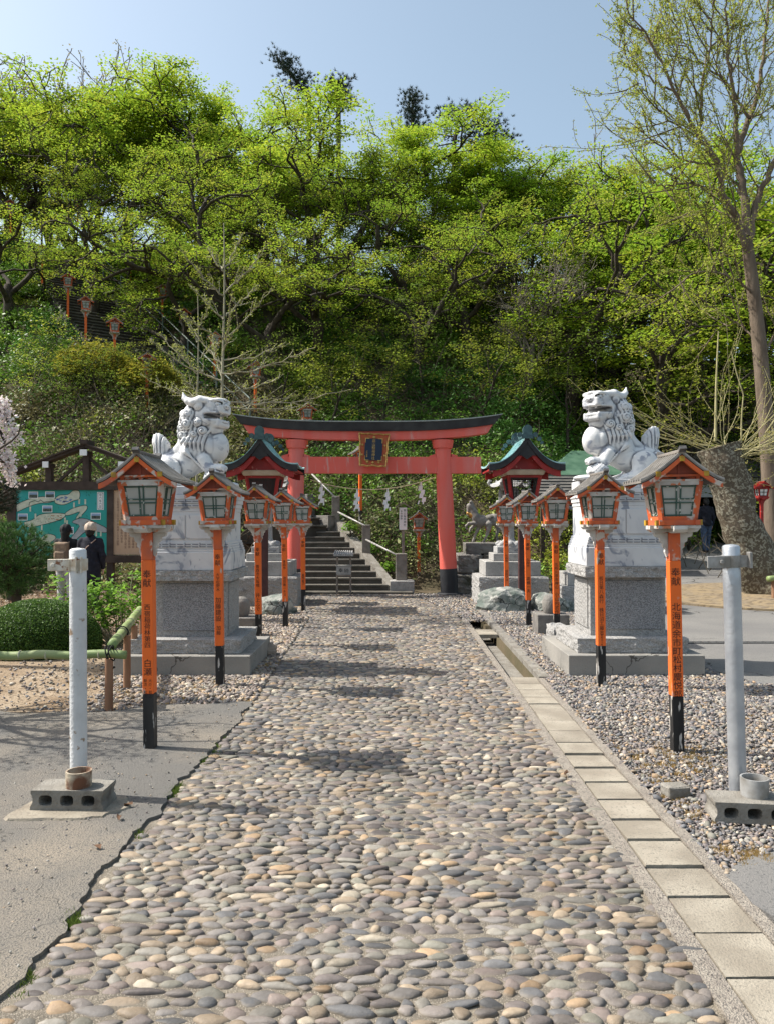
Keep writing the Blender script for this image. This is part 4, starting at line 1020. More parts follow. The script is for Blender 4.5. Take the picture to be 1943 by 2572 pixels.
# plaque, leaning forward
pl = bpy.data.objects.new('name_plaque', None); link(pl, tor); pl.location = (.108, -.27, 3.10); pl.rotation_euler = (math.radians(-9), math.radians(2.5), 0)
mb = MB()
fr = [(-.27, -.36), (-.20, -.345), (-.12, -.365), (0, -.34), (.12, -.365), (.20, -.345), (.27, -.36), (.285, -.2), (.275, -.1), (.30, .0), (.285, .12), (.30, .22), (.32, .35), (.2, .335), (.1, .35), (0, .335), (-.1, .35), (-.2, .335), (-.32, .35), (-.30, .22), (-.285, .12), (-.30, 0), (-.275, -.1), (-.285, -.2)]
mb.prism(fr, .0, .05); mb.build('plaque_frame', M['plaquered'], pl)
mb = MB(); nf = len(fr)
for i in range(nf):
    a, b = fr[i], fr[(i+1) % nf]; mb.tube([(a[0], -.005, a[1]), (b[0], -.005, b[1])], .017, 6)
for (x_, z_, r_) in ((-.235, .1, .03), (.235, .1, .03), (-.235, -.12, .028), (.235, -.12, .028), (0, .27, .04), (-.12, -.27, .03), (.12, -.27, .03), (0, -.28, .03)):
    mb.lathe([(r_, -.004), (r_*.7, .012), (0.001, .016)], 8, T=Matrix.Translation((x_, 0, z_))@Matrix.Rotation(math.pi/2, 4, 'X'))
mb.build('plaque_gilding', M['gold'], pl)
mb = MB(); mb.box(-.185, .185, -.02, -.001, -.235, .235); mb.build('plaque_panel', M['plaqueblue'], pl)
mb = MB()
for sx in (-1, 1):
    for sz_ in (-1, 1):
        mb.box(min(sx*.17, sx*.185), max(sx*.17, sx*.185), -.026, -.0205, min(sz_*.14, sz_*.245), max(sz_*.14, sz_*.245)); mb.box(min(sx*.09, sx*.169), max(sx*.09, sx*.169), -.026, -.0205, min(sz_*.23, sz_*.245), max(sz_*.23, sz_*.245))
mb.build('plaque_corner', M['gold'], pl)
mb = MB(); vtext(mb, '高山稲荷神社', .0, .225, .077, -.0225, pitch=.98); vtext(mb, '宮司敬書', -.135, -.03, .035, -.0225); mb.build('lettering', M['gold'], pl)

# sacred rope behind the torii, with four paper streamers
rp = empty('sacred_rope', (0, 16.95, 0)); tag(rp, 'thin straw rope with four white zigzag paper streamers under the torii', 'sacred rope')
s2 = 16.95/F
A = np.array(pp(780, 1205, 16.95)); B = np.array(pp(1092, 1199, 16.95)); A[1] = B[1] = 0
ropez = lambda u: A[2]+(B[2]-A[2])*u-.24*(1-(2*u-1)**2)
mb = MB(); mb.tube([(A[0]+(B[0]-A[0])*u, 0, ropez(u)) for u in np.linspace(0, 1, 30)], .011, 6); mb.build('rope', M['rope'], rp)
rl2 = random.Random(9)
for X in (808, 897, 973, 1056):
    x_ = (X-CX)*s2; u = (x_-A[0])/(B[0]-A[0]); zt = ropez(u)
    mb = MB(); z_ = zt; xo = x_+.0; tilt_ = rl2.uniform(-.02, .02)
    mb.add([(xo-.012, -.012, z_), (xo+.012, -.012, z_), (xo+.03, -.014, z_-.09), (xo-.02, -.014, z_-.09)], [(0, 1, 2, 3)])
    offs = [0, .035, -.01, .03]; z_ -= .085
    for i, of in enumerate(offs):
        a = xo-.045+of+tilt_*i; w = .085; hh = .10; sh = -.018
        mb.add([(a, -.014-.006*i, z_), (a+w, -.016-.006*i, z_), (a+w+sh, -.02-.006*i, z_-hh), (a+sh, -.018-.006*i, z_-hh), (a, -.0125-.006*i, z_), (a+w, -.0145-.006*i, z_), (a+w+sh, -.0185-.006*i, z_-hh), (a+sh, -.0165-.006*i, z_-hh)],
               [(0, 1, 2, 3), (7, 6, 5, 4), (0, 4, 5, 1), (1, 5, 6, 2), (2, 6, 7, 3), (3, 7, 4, 0)])
        z_ -= hh*.82
    for k, of in enumerate((-.05, .03)):
        a = xo+of; mb.add([(a, -.03, z_+.01), (a+.03, -.03, z_+.01), (a+.02+of*.4, -.034, z_-.07), (a-.01+of*.4, -.034, z_-.07)], [(0, 1, 2, 3)])
    mb.build('paper_streamer', M['white'], rp)

# ------------------------------------------------------------------ stairs
st = empty('stone_stairs', (0, 17.2, 0)); st['kind'] = 'structure'
r = rnd(61)
def step_blocks():
    mb = MB()
    mb.box(-3.3, .55, -.38, 0.0, -.1, .05, bv=.008)
    for i in range(10):
        z1 = .05+.127*(i+1); y0 = .3*i; xr_ = .02-.455*y0; xl_ = -3.1-.25*y0
        mb.box(xl_, xr_, y0, y0+.34 if i < 9 else 3.9, z1-.14, z1, bv=.012)
        mb.box(xl_+.01, xr_-.005, y0+.012, 3.3, z1-.4, z1-.135)
    mb.build('lower_flight', M['stair_low'], st)
    mb = MB()
    for i in range(10):
        z1 = .05+.127*(i+1); y0 = .3*i; mb.box(-3.1-.25*y0, .02-.455*y0+.004, y0-.022, y0+.05, z1-.036, z1+.004, bv=.006)
    mb.build('step_nosing', M['stair_edge'], st)
    mb = MB()
    n = 70
    for i in range(n):
        s0 = i*STS/n; z1 = 1.32+STR*s0+.17
        c = ST0-np.array([0, 17.2])+STD*s0; w = STW
        T = Matrix(((STP[0], STD[0], 0, c[0]), (STP[1], STD[1], 0, c[1]), (0, 0, 1, 0), (0, 0, 0, 1)))
        mb.box(.25, w-.05, .03, STS/n+.08, z1-.45, z1-.05, 0, T); mb.box(.25, w-.05, -.02, STS/n+.05, z1-.049, z1, 1, T, bv=.008)  # dark risers, lighter treads: stair shade put into the colour
    for k in range(len(mb.f)): pass
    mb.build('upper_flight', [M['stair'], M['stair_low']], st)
    for tside in (0.0,):
        mb = MB()
        for i in range(24):                 # stepped stringer wall
            s0 = i*STS/24; zt = 1.32+STR*s0+.42; c = ST0-np.array([0, 17.2])+STD*s0
            T = Matrix(((STP[0], STD[0], 0, c[0]), (STP[1], STD[1], 0, c[1]), (0, 0, 1, 0), (0, 0, 0, 1)))
            mb.box(tside-.02, tside+.22, 0, STS/24-.004, zt-1.6, zt, 0, T, bv=.01)
        mb.build('stringer_wall', M['stone_dark'], st)
    mb = MB()                               # sloping side wall of the lower flight
    P0 = [(.02, 0, -.1), (.02, 0, .16), (-1.36, 3.05, 1.62), (-1.36, 3.05, 1.0)]
    V = P0+[(x_+.22, y_+.02, z_) for x_, y_, z_ in P0]
    mb.add(V, [(0, 1, 2, 3), (7, 6, 5, 4), (0, 4, 5, 1), (1, 5, 6, 2), (2, 6, 7, 3), (3, 7, 4, 0)]); mb.build('side_wall', M['oldconcrete'], st)
step_blocks()
for o_ in st.children_recursive:
    pass
# handrail with stone pillars
hr = empty('handrail', (0, 17.3, 0)); tag(hr, 'pale pipe handrail on square stone pillars along the right of the stairs', 'handrail')
pl3 = []
for X, Yt, Yb, d in ((1007, 1390, 1457, 17.35), (920, 1318, 1392, 18.7), (844, 1246, 1320, 20.3)):
    x, y, zt = pp(X, Yt, d); zb = pp(X, Yb, d)[2]; pl3.append((x, y-17.3, zt, zb))
    mb = MB(); w = .125 if d < 18 else .10; mb.box(x-w, x+w, y-17.3-w, y-17.3+w, zb-.3, zt, bv=.012); mb.build('stone_pillar', M['oldconcrete'], hr)
x, y, zt, zb = pl3[0]; mb = MB(); mb.box(x-.25, x+.28, y-.26, y+.2, 0, .27, bv=.012); mb.build('pillar_base', M['stone'], hr)
mb = MB()
a, b, c_ = pl3; mb.tube([(a[0]-.05, a[1]-.05, a[2]-.06), (b[0], b[1]-.1, b[2]-.36)], .024, 8); mb.tube([(b[0]-.02, b[1]-.11, b[2]-.03), (c_[0]+.06, c_[1]-.1, c_[2]-.42)], .024, 8)
mb.tube([(c_[0], c_[1]-.11, c_[2]-.05), (c_[0]-.7, c_[1]+.75, c_[2]+.62)], .024, 8); mb.build('rail_pipe', M['galvmatt'], hr, smooth=True)
hr2 = empty('handrail'); tag(hr2, 'dark green pipe handrail high on the right edge of the hillside stairs', 'handrail')
mb = MB(); prev = None
for i in range(9):
    s0 = 4.5+i*2.3; c = ST0+STD*s0-STP*.0; z_ = 1.32+STR*s0+.6; P = Vector((c[0]-STP[0]*-.1, c[1], z_))
    mb.tube([P, P+Vector((0, 0, .85))], .035, 6)
    if prev: mb.tube([prev+Vector((0, 0, .83)), P+Vector((0, 0, .83))], .024, 6); mb.tube([prev+Vector((0, 0, .45)), P+Vector((0, 0, .45))], .018, 6)
    prev = P
M['railgreen'] = mat('railgreen', (.05, .08, .065), (.13, .16, .14), 5, .6); mb.build('rail_pipe', M['railgreen'], hr2)

# white vertical sign on a stone pillar
sg = empty('vertical_sign', (pl3[0][0]+.04, 17.33, 0)); tag(sg, 'narrow white board with black writing under a tiny roof on a stone pillar', 'sign')
zt = pp(0, 1290, 17.3)[2]; mb = MB(); mb.box(-.03, .03, .03, .07, pl3[0][2]-.02, 1.62); mb.build('sign_post', M['greywood'], sg)
mb = MB(); z0 = pp(0, 1331, 17.3)[2]; z1 = pp(0, 1275, 17.3)[2]; mb.box(-.085, .085, -.012, .0285, z0, z1); b_ = mb.build('board', M['white'], sg)
mb = MB(); vtext(mb, '高山稲荷神社', .035, z1-.03, .062, -.0135, pitch=1.05); vtext(mb, '参拝順路', -.04, z1-.06, .05, -.0135, pitch=1.05); mb.build('lettering', M['ink'], sg)
mb = MB(); mb.prism([(-.17, z1-.01), (0, z1+.09), (.17, z1-.01), (.17, z1+.015), (0, z1+.12), (-.17, z1+.015)][::-1], -.08, .10); mb.build('small_roof', M['greywood'], sg)

# offering-box stand
ob = empty('offering_stand', (-.925, 16.75, 0)); tag(ob, 'small roofed grey wooden stand with a lettered box before the stairs', 'offering stand')
mb = MB()
for sx in (-1, 1):
    for sy in (-1, 1): mb.beam((sx*.145, sy*.11, 0), (sx*.14, sy*.10, .80), .022, .022)
    mb.beam((sx*.145, -.11, .10), (sx*.145, .11, .10), .018, .018)
mb.beam((-.145, -.11, .10), (.145, -.11, .10), .018, .018); mb.beam((-.15, -.12, .42), (.15, -.12, .42), .02, .03); mb.build('legs', M['greywood'], ob)
mb = MB(); mb.box(-.155, .155, -.13, .10, .44, .62); mb.box(-.17, .17, -.14, .12, .62, .635); mb.build('box', M['stone'], ob)
mb = MB(); V, Fs = glyph('奉'); 
for ch, xo in (('奉', -.06), ('納', .06)):
    V, Fs = glyph(ch); mb.add(np.stack([xo+V[:, 0]*.1, np.full(len(V), -.1315), .53+V[:, 1]*.1], 1), Fs)
mb.build('lettering', M['ink'], ob)
mb = MB()
V = [(-.21, -.22, .86), (.21, -.22, .86), (.17, .0, .94), (-.17, 0, .94), (-.21, .18, .86), (.21, .18, .86)]
mb.add(V+[(a_, b__, c__-.02) for a_, b__, c__ in V], [(0, 1, 2, 3), (3, 2, 5, 4), (9, 8, 7, 6), (10, 11, 8, 9), (0, 6, 7, 1), (5, 11, 10, 4), (0, 3, 9, 6), (3, 4, 10, 9), (1, 7, 8, 2), (2, 8, 11, 5)])
for i in range(9): x_ = -.18+.045*i; mb.tube([(x_*1.12, -.22, .872), (x_, 0, .95)], .012, 5)
mb.build('roof', M['stone'], ob)

# ------------------------------------------------------------------ lion pedestals
def pedestal(cx, k, label, mirror=1):
    """k scales the height"""
    root = empty('lion_pedestal', (cx, 0, 0)); tag(root, label, 'pedestal', 'pedestals of the marble lions')
    def bx(name, hw, y0, y1, z0, z1, m, rough=0, seed=1, keep=True, off=0.0):
        z0 *= k; z1 *= k
        if rough: return rough_box(name, off-hw, off+hw, y0, y1, z0, z1, m, root, amp=rough, n=22, seed=seed, keep_top=keep)
        mb = MB(); mb.box(off-hw, off+hw, y0, y1, z0, z1, bv=.006); return mb.build(name, m, root)
    bx('concrete_plinth', .69, 7.87, 9.25, -.05, .214, M['concrete'])
    bx('foot_slab', .575, 7.99, 9.02, .214, .372, M['granite_rough'], .016, 2)
    bx('granite_block', .395, 8.16, 8.86, .372, .985, M['granite_rough'], .004, 3)
    bx('cap_slab', .475, 8.06, 8.95, .985, 1.10, M['granite_rough'], .018, 4)
    # recessed panels on the faces of the granite block
    mb = MB(); mb.box(-.27, .345, 8.145, 8.165, .44*k, .95*k, bv=.004); mb.build('front_panel', M['granite_panel'], root)
    for s_ in (-1, 1): mb = MB(); mb.box(s_*.395-.012, s_*.395+.012, 8.24, 8.78, .44*k, .95*k, bv=.004); mb.build('side_panel', M['granite_rough'], root)
    bx('marble_base', .452, 8.09, 8.91, 1.10, 1.30, M['marble'])
    mb = MB(); zz = [1.30, 1.327, 1.354, 1.381, 1.408]
    for i in range(4):
        e = (.445, .437, .430, .422)[i]; mb.box(-e, e, 8.50-e*.9, 8.50+e*.9, zz[i]*k+.0005, zz[i+1]*k, bv=.003)
    mb.build('lower_moulding', M['marble'], root)
    mb = MB(); mb.box(-.405, .405, 8.13, 8.87, 1.408*k, 1.735*k); mb.build('marble_block', M['marble'], root)
    mb = MB(); mb.box(-.02, .33, 8.118, 8.129, 1.44*k, 1.70*k, bv=.003); mb.box(-.345, -.035, 8.118, 8.129, 1.44*k, 1.70*k, bv=.003); mb.build('marble_panel', M['marble'], root)
    mb = MB(); zz = [1.735, 1.778, 1.825, 1.872, 1.92]
    for i in range(4):
        e = (.412, .422, .432, .442)[i]; mb.box(-e, e, 8.50-e*.9, 8.50+e*.9, zz[i]*k+.0005, zz[i+1]*k, bv=.003)
    mb.build('upper_moulding', M['marble'], root)
    # key pattern engraved on the mouldings
    mb = MB()
    for zc in (1.381, 1.354, 1.80, 1.848):
        e = .448 if zc < 1.5 else .436
        x_ = -.42; i = 0
        while x_ < .40:
            w = .062
            mb.box(x_, x_+w, 8.50-e*.9-.003, 8.50-e*.9+.002, zc*k-.0035, zc*k+.0035)
            if i % 2: mb.box(x_, x_+.007, 8.50-e*.9-.003, 8.50-e*.9+.002, zc*k, (zc+.020)*k)
            x_ += w+.016; i += 1
    M['groove'] = M.get('groove') or mat('groove', (.13, .14, .17), rough=.8)
    mb.build('key_pattern', M['groove'], root)
    bx('top_slab', .415, 8.115, 8.885, 1.9205, 2.015, M['marble'])
    return root
pedestal(2.525, 1.0, 'tall marble and granite pedestal under the right stone lion')
pedestal(-2.075, .963, 'tall marble and granite pedestal under the left stone lion')

# ------------------------------------------------------------------ guardian lions
def lion_mesh(yaw, mouth_open=True, h=.0085):
    g = SDF((-.56, -.34, -.01), (.55, .34, 1.06), h)
    q = lambda cx, cz, y=0.0: np.array([(cx-760)*.000704, y, (1560-cz)*.000704])
    # trunk: shoulder to rump
    g.ell(q(620, 1020), (.17, .145, .20), .05); g.ell(q(860, 1190), (.20, .135, .155), .06, R=roty(.55))
    g.ell(q(1130, 1290), (.17, .155, .19), .06); g.ell(q(1240, 1380), (.12, .14, .13), .05)
    # chest
    g.ell(q(385, 930, -.045), (.115, .105, .155), .03); g.ell(q(440, 1010, -.06), (.085, .075, .11), .02); g.ell(q(480, 930, -.10), (.06, .06, .10), .015)
    g.ell(q(400, 930, .07), (.10, .09, .15), .03)
    # hind legs, haunches
    for s in (-1, 1):
        g.ell(q(1085, 1330, s*.145), (.135, .055, .155), .03); g.ell(q(1000, 1440, s*.15), (.08, .05, .08), .025)
        g.cap(q(930, 1480, s*.15), q(760, 1525, s*.16), .045, .034, .025)
        for k in range(3): g.cap(q(790, 1520, s*(.13+.028*k)), q(700, 1540, s*(.125+.03*k)), .020, .016, .006)
        # muscle pads carved on the flank
        for (a, b) in ((960, 1215), (1030, 1215), (960, 1300), (1030, 1300)): g.ell(q(a, b, s*.150), (.032, .022, .034), .004)
    # straight far fore-leg and raised near paw on the ball
    g.cap(q(520, 1180, .10), q(500, 1500, .12), .065, .055, .03); g.ell(q(450, 1525, .12), (.07, .05, .032), .02)
    g.cap(q(560, 1150, -.11), q(470, 1300, -.14), .075, .055, .03); g.cap(q(470, 1290, -.14), q(310, 1270, -.15), .055, .045, .02); g.ell(q(285, 1275, -.15), (.055, .06, .035), .015)
    for k in range(4): g.cap(q(280, 1270, -.19+.027*k), q(250, 1310, -.195+.028*k), .019, .014, .005)
    g.ell(q(400, 1430, -.14), (.115, .10, .10), .012, fn=lambda P: .0035*np.cos(P[..., 0]*150)*np.cos(P[..., 2]*150))
    g.ell(q(250, 1530, -.12), (.14, .10, .035), .015); g.ell(q(180, 1580, -.08), (.09, .09, .05), .01)
    # fur fringe along the belly line (leg curtain)
    for i in range(11):
        t = i/10; c = q(560+260*t, 1300-270*t, -.148); g.cap(c, c+np.array([-.045, -.012, -.03]), .011, .005, .004)
        c = q(560+260*t, 1300-270*t, .148); g.cap(c, c+np.array([-.045, .012, -.03]), .011, .005, .004)
    # neck, mane
    g.ell(q(660, 800), (.155, .15, .25), .05, fn=lambda P: .0045*np.sin(P[..., 0]*130+P[..., 2]*25)*(np.abs(P[..., 1]) > .03))
    g.cap(q(840, 700), q(960, 1000), .07, .05, .04); g.ell(q(800, 1010, -.05), (.10, .10, .10), .04); g.cap(q(900, 900), q(1200, 1130), .055, .04, .04)
    for s in (-1, 1):
        for (a, b, yy, rr) in ((820, 600, .13, .052), (575, 705, .15, .050), (890, 770, .10, .048), (800, 440, .12, .048), (880, 500, .06, .045), (700, 760, .155, .040), (920, 640, .05, .045)):
            c = q(a, b, s*yy)
            g.ell(c, (rr, rr*.7, rr), .008, fn=lambda P, rr=rr: .0055*np.cos(2*np.pi*np.sqrt(P[..., 0]**2+P[..., 2]**2)/(rr*.62)+np.arctan2(P[..., 2], P[..., 0])))
        for i in range(6):           # hanging locks
            a = q(540+60*i, 770+10*i, s*.145); b_ = q(575+62*i, 1010-14*i, s*.150); g.cap(a, (a+b_)/2+np.array([.01, s*.008, 0]), .020, .017, .006); g.cap((a+b_)/2+np.array([.01, s*.008, 0]), b_, .017, .006, .006)
    for (a, b) in ((905, 420), (925, 560), (945, 690), (930, 830)): g.ell(q(a, b), (.045, .06, .045), .01)
    g.ell(q(770, 520), (.11, .145, .19), .04, fn=lambda P: .004*np.sin(P[..., 0]*150+P[..., 2]*60)); g.ell(q(560, 740, -.02), (.12, .12, .10), .03)
    # tail: flame
    c = q(1245, 950); g.ell(c, (.078, .065, .15), .02, R=roty(.05), fn=lambda P: .007*np.cos(P[..., 0]*170+P[..., 1]*60)); g.ell(q(1290, 850), (.05, .045, .10), .015, fn=lambda P: .006*np.cos(P[..., 0]*170)); g.cap(q(1310, 850), q(1352, 735), .045, .006, .02); g.cap(q(1180, 900), q(1240, 1130), .05, .07, .03)
    g.ell(q(1330, 1160), (.05, .08, .05), .03)
    for s in (-1, 1): g.ell(q(1290, 1200, s*.09), (.055, .05, .055), .008, fn=lambda P: .005*np.cos(np.sqrt(P[..., 0]**2+P[..., 2]**2)*190))
    # ---------------- head in its own frame
    Hc = q(480, 425, -.03); cy, sy_ = math.cos(yaw), math.sin(yaw)
    f = np.array([-cy, -sy_, 0]); s_ = np.array([sy_, -cy, 0]); u = np.array([0, 0, 1.0]); R = np.stack([f, s_, u], 1)
    Hp = lambda a, b, c: Hc+f*a+s_*b+u*c
    hd = SDF((-.56, -.34, .4), (.55, .34, 1.06), h)
    hd.box(Hp(-.01, 0, .01), (.125, .135, .155), .02, R, rd=.07); hd.ell(Hp(-.07, 0, -.03), (.15, .155, .18), .03)
    hd.box(Hp(.10, 0, .065), (.075, .105, .075), .03, R, rd=.03)            # upper muzzle
    hd.box(Hp(.065, 0, -.105), (.095, .105, .05), .03, R, rd=.03); hd.ell(Hp(.03, 0, -.17), (.09, .10, .08), .03)           # jaw
    for s in (-1, 1):
        hd.ell(Hp(.115, s*.055, .030), (.055, .055, .034), .012, R); hd.ell(Hp(.00, s*.125, -.04), (.07, .028, .095), .02, R)
        hd.ell(Hp(.115, s*.062, .135), (.055, .058, .028), .006, R); hd.ell(Hp(.07, s*.10, .135), (.05, .03, .022), .008, R)
    hd.ell(Hp(.165, 0, .075), (.032, .048, .030), .008, R); hd.ell(Hp(.15, 0, .145), (.03, .05, .018), .01, R)
    hd.ell(Hp(.11, 0, .155), (.03, .03, .016), .01, R)
    # mouth: slot between the jaws, wrapping the cheeks
    hd.box(Hp(.125, 0, -.036), (.130, .20, .030), .006, R, op='sub', rd=.018)
    hd.box(Hp(.10, 0, -.045), (.075, .075, .055), .01, R, op='sub', rd=.02)
    # lips
    for s in (-1, 1):
        up_ = [Hp(.17, 0, .010), Hp(.165, s*.06, .004), Hp(.12, s*.105, .002), Hp(.03, s*.132, .004), Hp(-.04, s*.143, -.015), Hp(-.055, s*.143, -.045)]
        lo_ = [Hp(.155, 0, -.088), Hp(.15, s*.06, -.088), Hp(.10, s*.098, -.088), Hp(.02, s*.125, -.086), Hp(-.035, s*.142, -.075), Hp(-.055, s*.143, -.045)]
        hd.chain(up_, [.012, .012, .012, .011, .010, .009], .006); hd.chain(lo_, [.013, .013, .012, .011, .010, .009], .006)
        hd.cap(Hp(.145, s*.058, .0), Hp(.145, s*.058, -.045), .011, .003, .003); hd.cap(Hp(.115, s*.07, -.085), Hp(.115, s*.07, -.045), .010, .003, .003)
        for k in range(3): hd.cap(Hp(.155, s*(.012+.016*k), .0), Hp(.155, s*(.012+.016*k), -.014), .008, .006, .002); hd.cap(Hp(.14, s*(.012+.016*k), -.085), Hp(.14, s*(.012+.016*k), -.072), .008, .006, .002)
        # eye
        hd.ell(Hp(.130, s*.078, .098), (.045, .042, .026), .004, R, op='sub'); hd.ell(Hp(.122, s*.078, .095), (.030, .034, .022), .002, R); hd.ell(Hp(.148, s*.074, .095), (.012, .013, .012), .001, R)
        hd.cap(Hp(.13, s*.03, .112), Hp(.09, s*.115, .118), .009, .008, .004); hd.cap(Hp(.14, s*.035, .078), Hp(.10, s*.115, .082), .007, .006, .004)
        hd.ell(Hp(.185, s*.022, .068), (.009, .010, .008), .003, R, op='sub')
        # cheek whorls & horn-like ear
        hd.chain([Hp(.02, s*.10, .13), Hp(-.06, s*.125, .135), Hp(-.13, s*.14, .115), Hp(-.185, s*.145, .13), Hp(-.235, s*.145, .165), Hp(-.255, s*.145, .235)], [.04, .052, .048, .040, .028, .005], .012)
        hd.ell(Hp(-.07, s*.145, .08), (.055, .03, .055), .012, R)
        hd.ell(Hp(-.075, s*.150, -.10), (.045, .03, .045), .008, R, fn=lambda P: .005*np.cos(np.sqrt(P[..., 0]**2+P[..., 2]**2)*190))
    hd.ell(Hp(.075, 0, -.075), (.065, .045, .016), .004, R)                  # tongue
    for k in range(-3, 4):                                                   # beard locks
        hd.cap(Hp(.10-.012*abs(k), .026*k, -.145), Hp(.085-.02*abs(k), .034*k, -.215), .019, .006, .006)
    g.d = np.asarray(g.d)
    # merge grids
    i0 = int(round((hd.lo[2]-g.lo[2])/h)); nz = min(hd.n[2], g.n[2]-i0)
    a = g.d[:, :, i0:i0+nz]; b_ = hd.d[:a.shape[0], :a.shape[1], :nz]
    k_ = .012; hh = np.clip(.5+.5*(a-b_)/k_, 0, 1); inmouth = b_
    m_ = a*(1-hh)+b_*hh-k_*hh*(1-hh)
    # keep the mouth hollow where the neck mass intrudes
    P = np.stack([g.X[:, :, i0:i0+nz], g.Y[:, :, i0:i0+nz], g.Z[:, :, i0:i0+nz]], -1)-Hc
    L = P@R; cut = np.maximum(np.abs(L[..., 0]-.125)-.125, np.maximum(np.abs(L[..., 1])-.2, np.abs(L[..., 2]+.036)-.028))
    m_ = np.where(cut < 0, b_, m_); g.d[:, :, i0:i0+nz] = m_
    return g.mesh()
V, Fq = lion_mesh(math.radians(38))
lp = empty('stone_lion', (2.53, 8.50, 2.016)); tag(lp, 'white marble guardian lion on the right pedestal, open mouth turned left', 'stone lion', 'marble guardian lions')
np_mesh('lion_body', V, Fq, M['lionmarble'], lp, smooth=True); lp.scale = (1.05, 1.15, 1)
V2, F2 = lion_mesh(math.radians(20)); V2 = V2.copy(); V2[:, 0] *= -1
lp2 = empty('stone_lion', (-2.115, 8.50, 2.016*.963)); tag(lp2, 'grey-veined marble guardian lion on the left pedestal, looking right', 'stone lion', 'marble guardian lions')
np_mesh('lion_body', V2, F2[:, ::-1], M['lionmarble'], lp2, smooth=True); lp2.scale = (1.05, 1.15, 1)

# ------------------------------------------------------------------ big copper-roofed lanterns
def big_lantern(x, y, lattice, label, k=1.0):
    root = empty('copper_roofed_lantern', (x, y, 0)); tag(root, label, 'lantern', 'copper-roofed red lanterns'); root.scale = (k, k, k)
    mb = MB(); mb.box(-.06, .06, -.06, .06, -.05, 1.90, bv=.006); mb.build('post', M['maroon'], root)
    zb, zt, wb, wt = 1.88, 2.40, .20, .285
    def W(z): return wb+(wt-wb)*(z-zb)/(zt-zb)
    mb = MB()
    for sx in (-1, 1):
        for sy in (-1, 1): mb.beam((sx*W(zb), sy*W(zb), zb), (sx*W(zt), sy*W(zt), zt), .05, .05)
    for z_ in (zb+.02, zt-.02):
        for sgn in (-1, 1): mb.beam((-W(z_), sgn*W(z_), z_), (W(z_), sgn*W(z_), z_), .04, .045); mb.beam((sgn*W(z_), -W(z_), z_), (sgn*W(z_), W(z_), z_), .04, .045)
    mb.box(-.23, .23, -.23, .23, 1.84, 1.879); mb.build('lantern_frame', M['paintred'], root)
    for kk in range(4):
        T = Matrix.Rotation(kk*math.pi/2, 4, 'Z'); mb = MB(); z0, z1 = zb+.05, zt-.045
        def L(u, v): z = z0+(z1-z0)*v; w = W(z)-.028; return Vector((u*w, -W(z)+.006, z))
        for u in np.linspace(-.75, .75, 7): mb.beam(T@L(u, 0), T@L(u, 1), .008, .008)
        for v in np.linspace(.1, .9, 7): mb.beam(T@L(-1, v), T@L(1, v), .008, .008)
        for a_, b__ in (((-.95, 0), (-.95, 1)), ((.95, 0), (.95, 1)), ((-1, .02), (1, .02)), ((-1, .98), (1, .98))): mb.beam(T@L(*a_), T@L(*b__), .022, .02)
        mb.build('lattice_window', M['darkin'], root)
    if not lattice:
        for kk in range(4):
            T = Matrix.Rotation(kk*math.pi/2, 4, 'Z'); mb = MB(); z0, z1 = zb+.04, zt-.04
            mb.add([(-W(z0)+.02, -W(z0)+.03, z0), (W(z0)-.02, -W(z0)+.03, z0), (W(z1)-.02, -W(z1)+.03, z1), (-W(z1)+.02, -W(z1)+.03, z1)], [(0, 1, 2, 3)], 0, T); mb.build('dark_pane', M['maroon'], root)
    mb = MB(); mb.box(-.33, .33, -.36, .36, 2.402, 2.495, tx=.04, ty=.05, bv=.008); mb.box(-.30, .30, -.30, .30, 2.37, 2.4015); mb.build('frieze', M['cream'], root)
    for sgn in (-1, 1):
        mb = MB(); y_ = sgn*.36
        mb.prism([(-.38, 2.50), (.38, 2.50), (.32, 2.60), (.17, 2.68), (.0, 2.86), (-.17, 2.68), (-.32, 2.60)], y_-.02, y_+.02, 0)
        yb_ = sgn*.52; band(mb, .61, 3.04, 2.56, yb_-.02, yb_+.02, -.20, -.095, 0, p=2.1, u0=.05, u1=.97)
        mb.build('gable', M['paintred'], root)
        mb = MB(); band(mb, .665, 3.075, 2.575, sgn*.565-.022, sgn*.565+.022, -.115, -.004, 0, p=2.1, n=14)
        mb.prism([(-.16, 2.72), (-.10, 2.73), (0, 2.66), (.10, 2.73), (.16, 2.72), (.09, 2.84), (0, 2.96), (-.09, 2.84)], sgn*.555-.01, sgn*.555+.01)
        mb.build('bargeboard', M['blackwood'], root)
    mb = MB(); curved_roof(mb, .67, 3.085, 2.565, -.57, .57, .022, 0, p=2.1, lift=.05, n=14, ny=9)
    for yy in np.linspace(-.54, .54, 10): band(mb, .672, 3.087, 2.567, yy-.006, yy+.006, -.001, .012, 0, p=2.1, n=14)
    rf = mb.build('roof', M['copper'], root)
    mb = MB(); curved_roof(mb, .645, 3.03, 2.50, -.53, .53, .03, 0, p=2.1, n=12); mb.build('soffit', M['paintred'], root)
    mb = MB(); mb.box(-.05, .05, -.58, .58, 3.06, 3.15, bv=.012)
    for sgn in (-1, 1):                              # ridge-end ornament with scrolls
        y_ = sgn*.60
        P = [(.085*math.cos(a), 3.16+.10*math.sin(a)) for a in np.linspace(-.4, math.pi+.4, 13)]
        mb.prism([(-.10, 3.02)]+[(.10, 3.02)]+P, y_-.025, y_+.025)
        for s2 in (-1, 1):
            for (a_, b__, rr) in ((.135, 3.085, .045), (.205, 3.015, .04), (.25, 2.95, .028)):
                mb.lathe([(rr, -.025), (rr, .025)], 12, T=Matrix.Translation((s2*a_, y_, b__))@Matrix.Rotation(math.pi/2, 4, 'X'))
    mb.build('ridge_ornament', M['verdigris_dark'], rf)
    return root
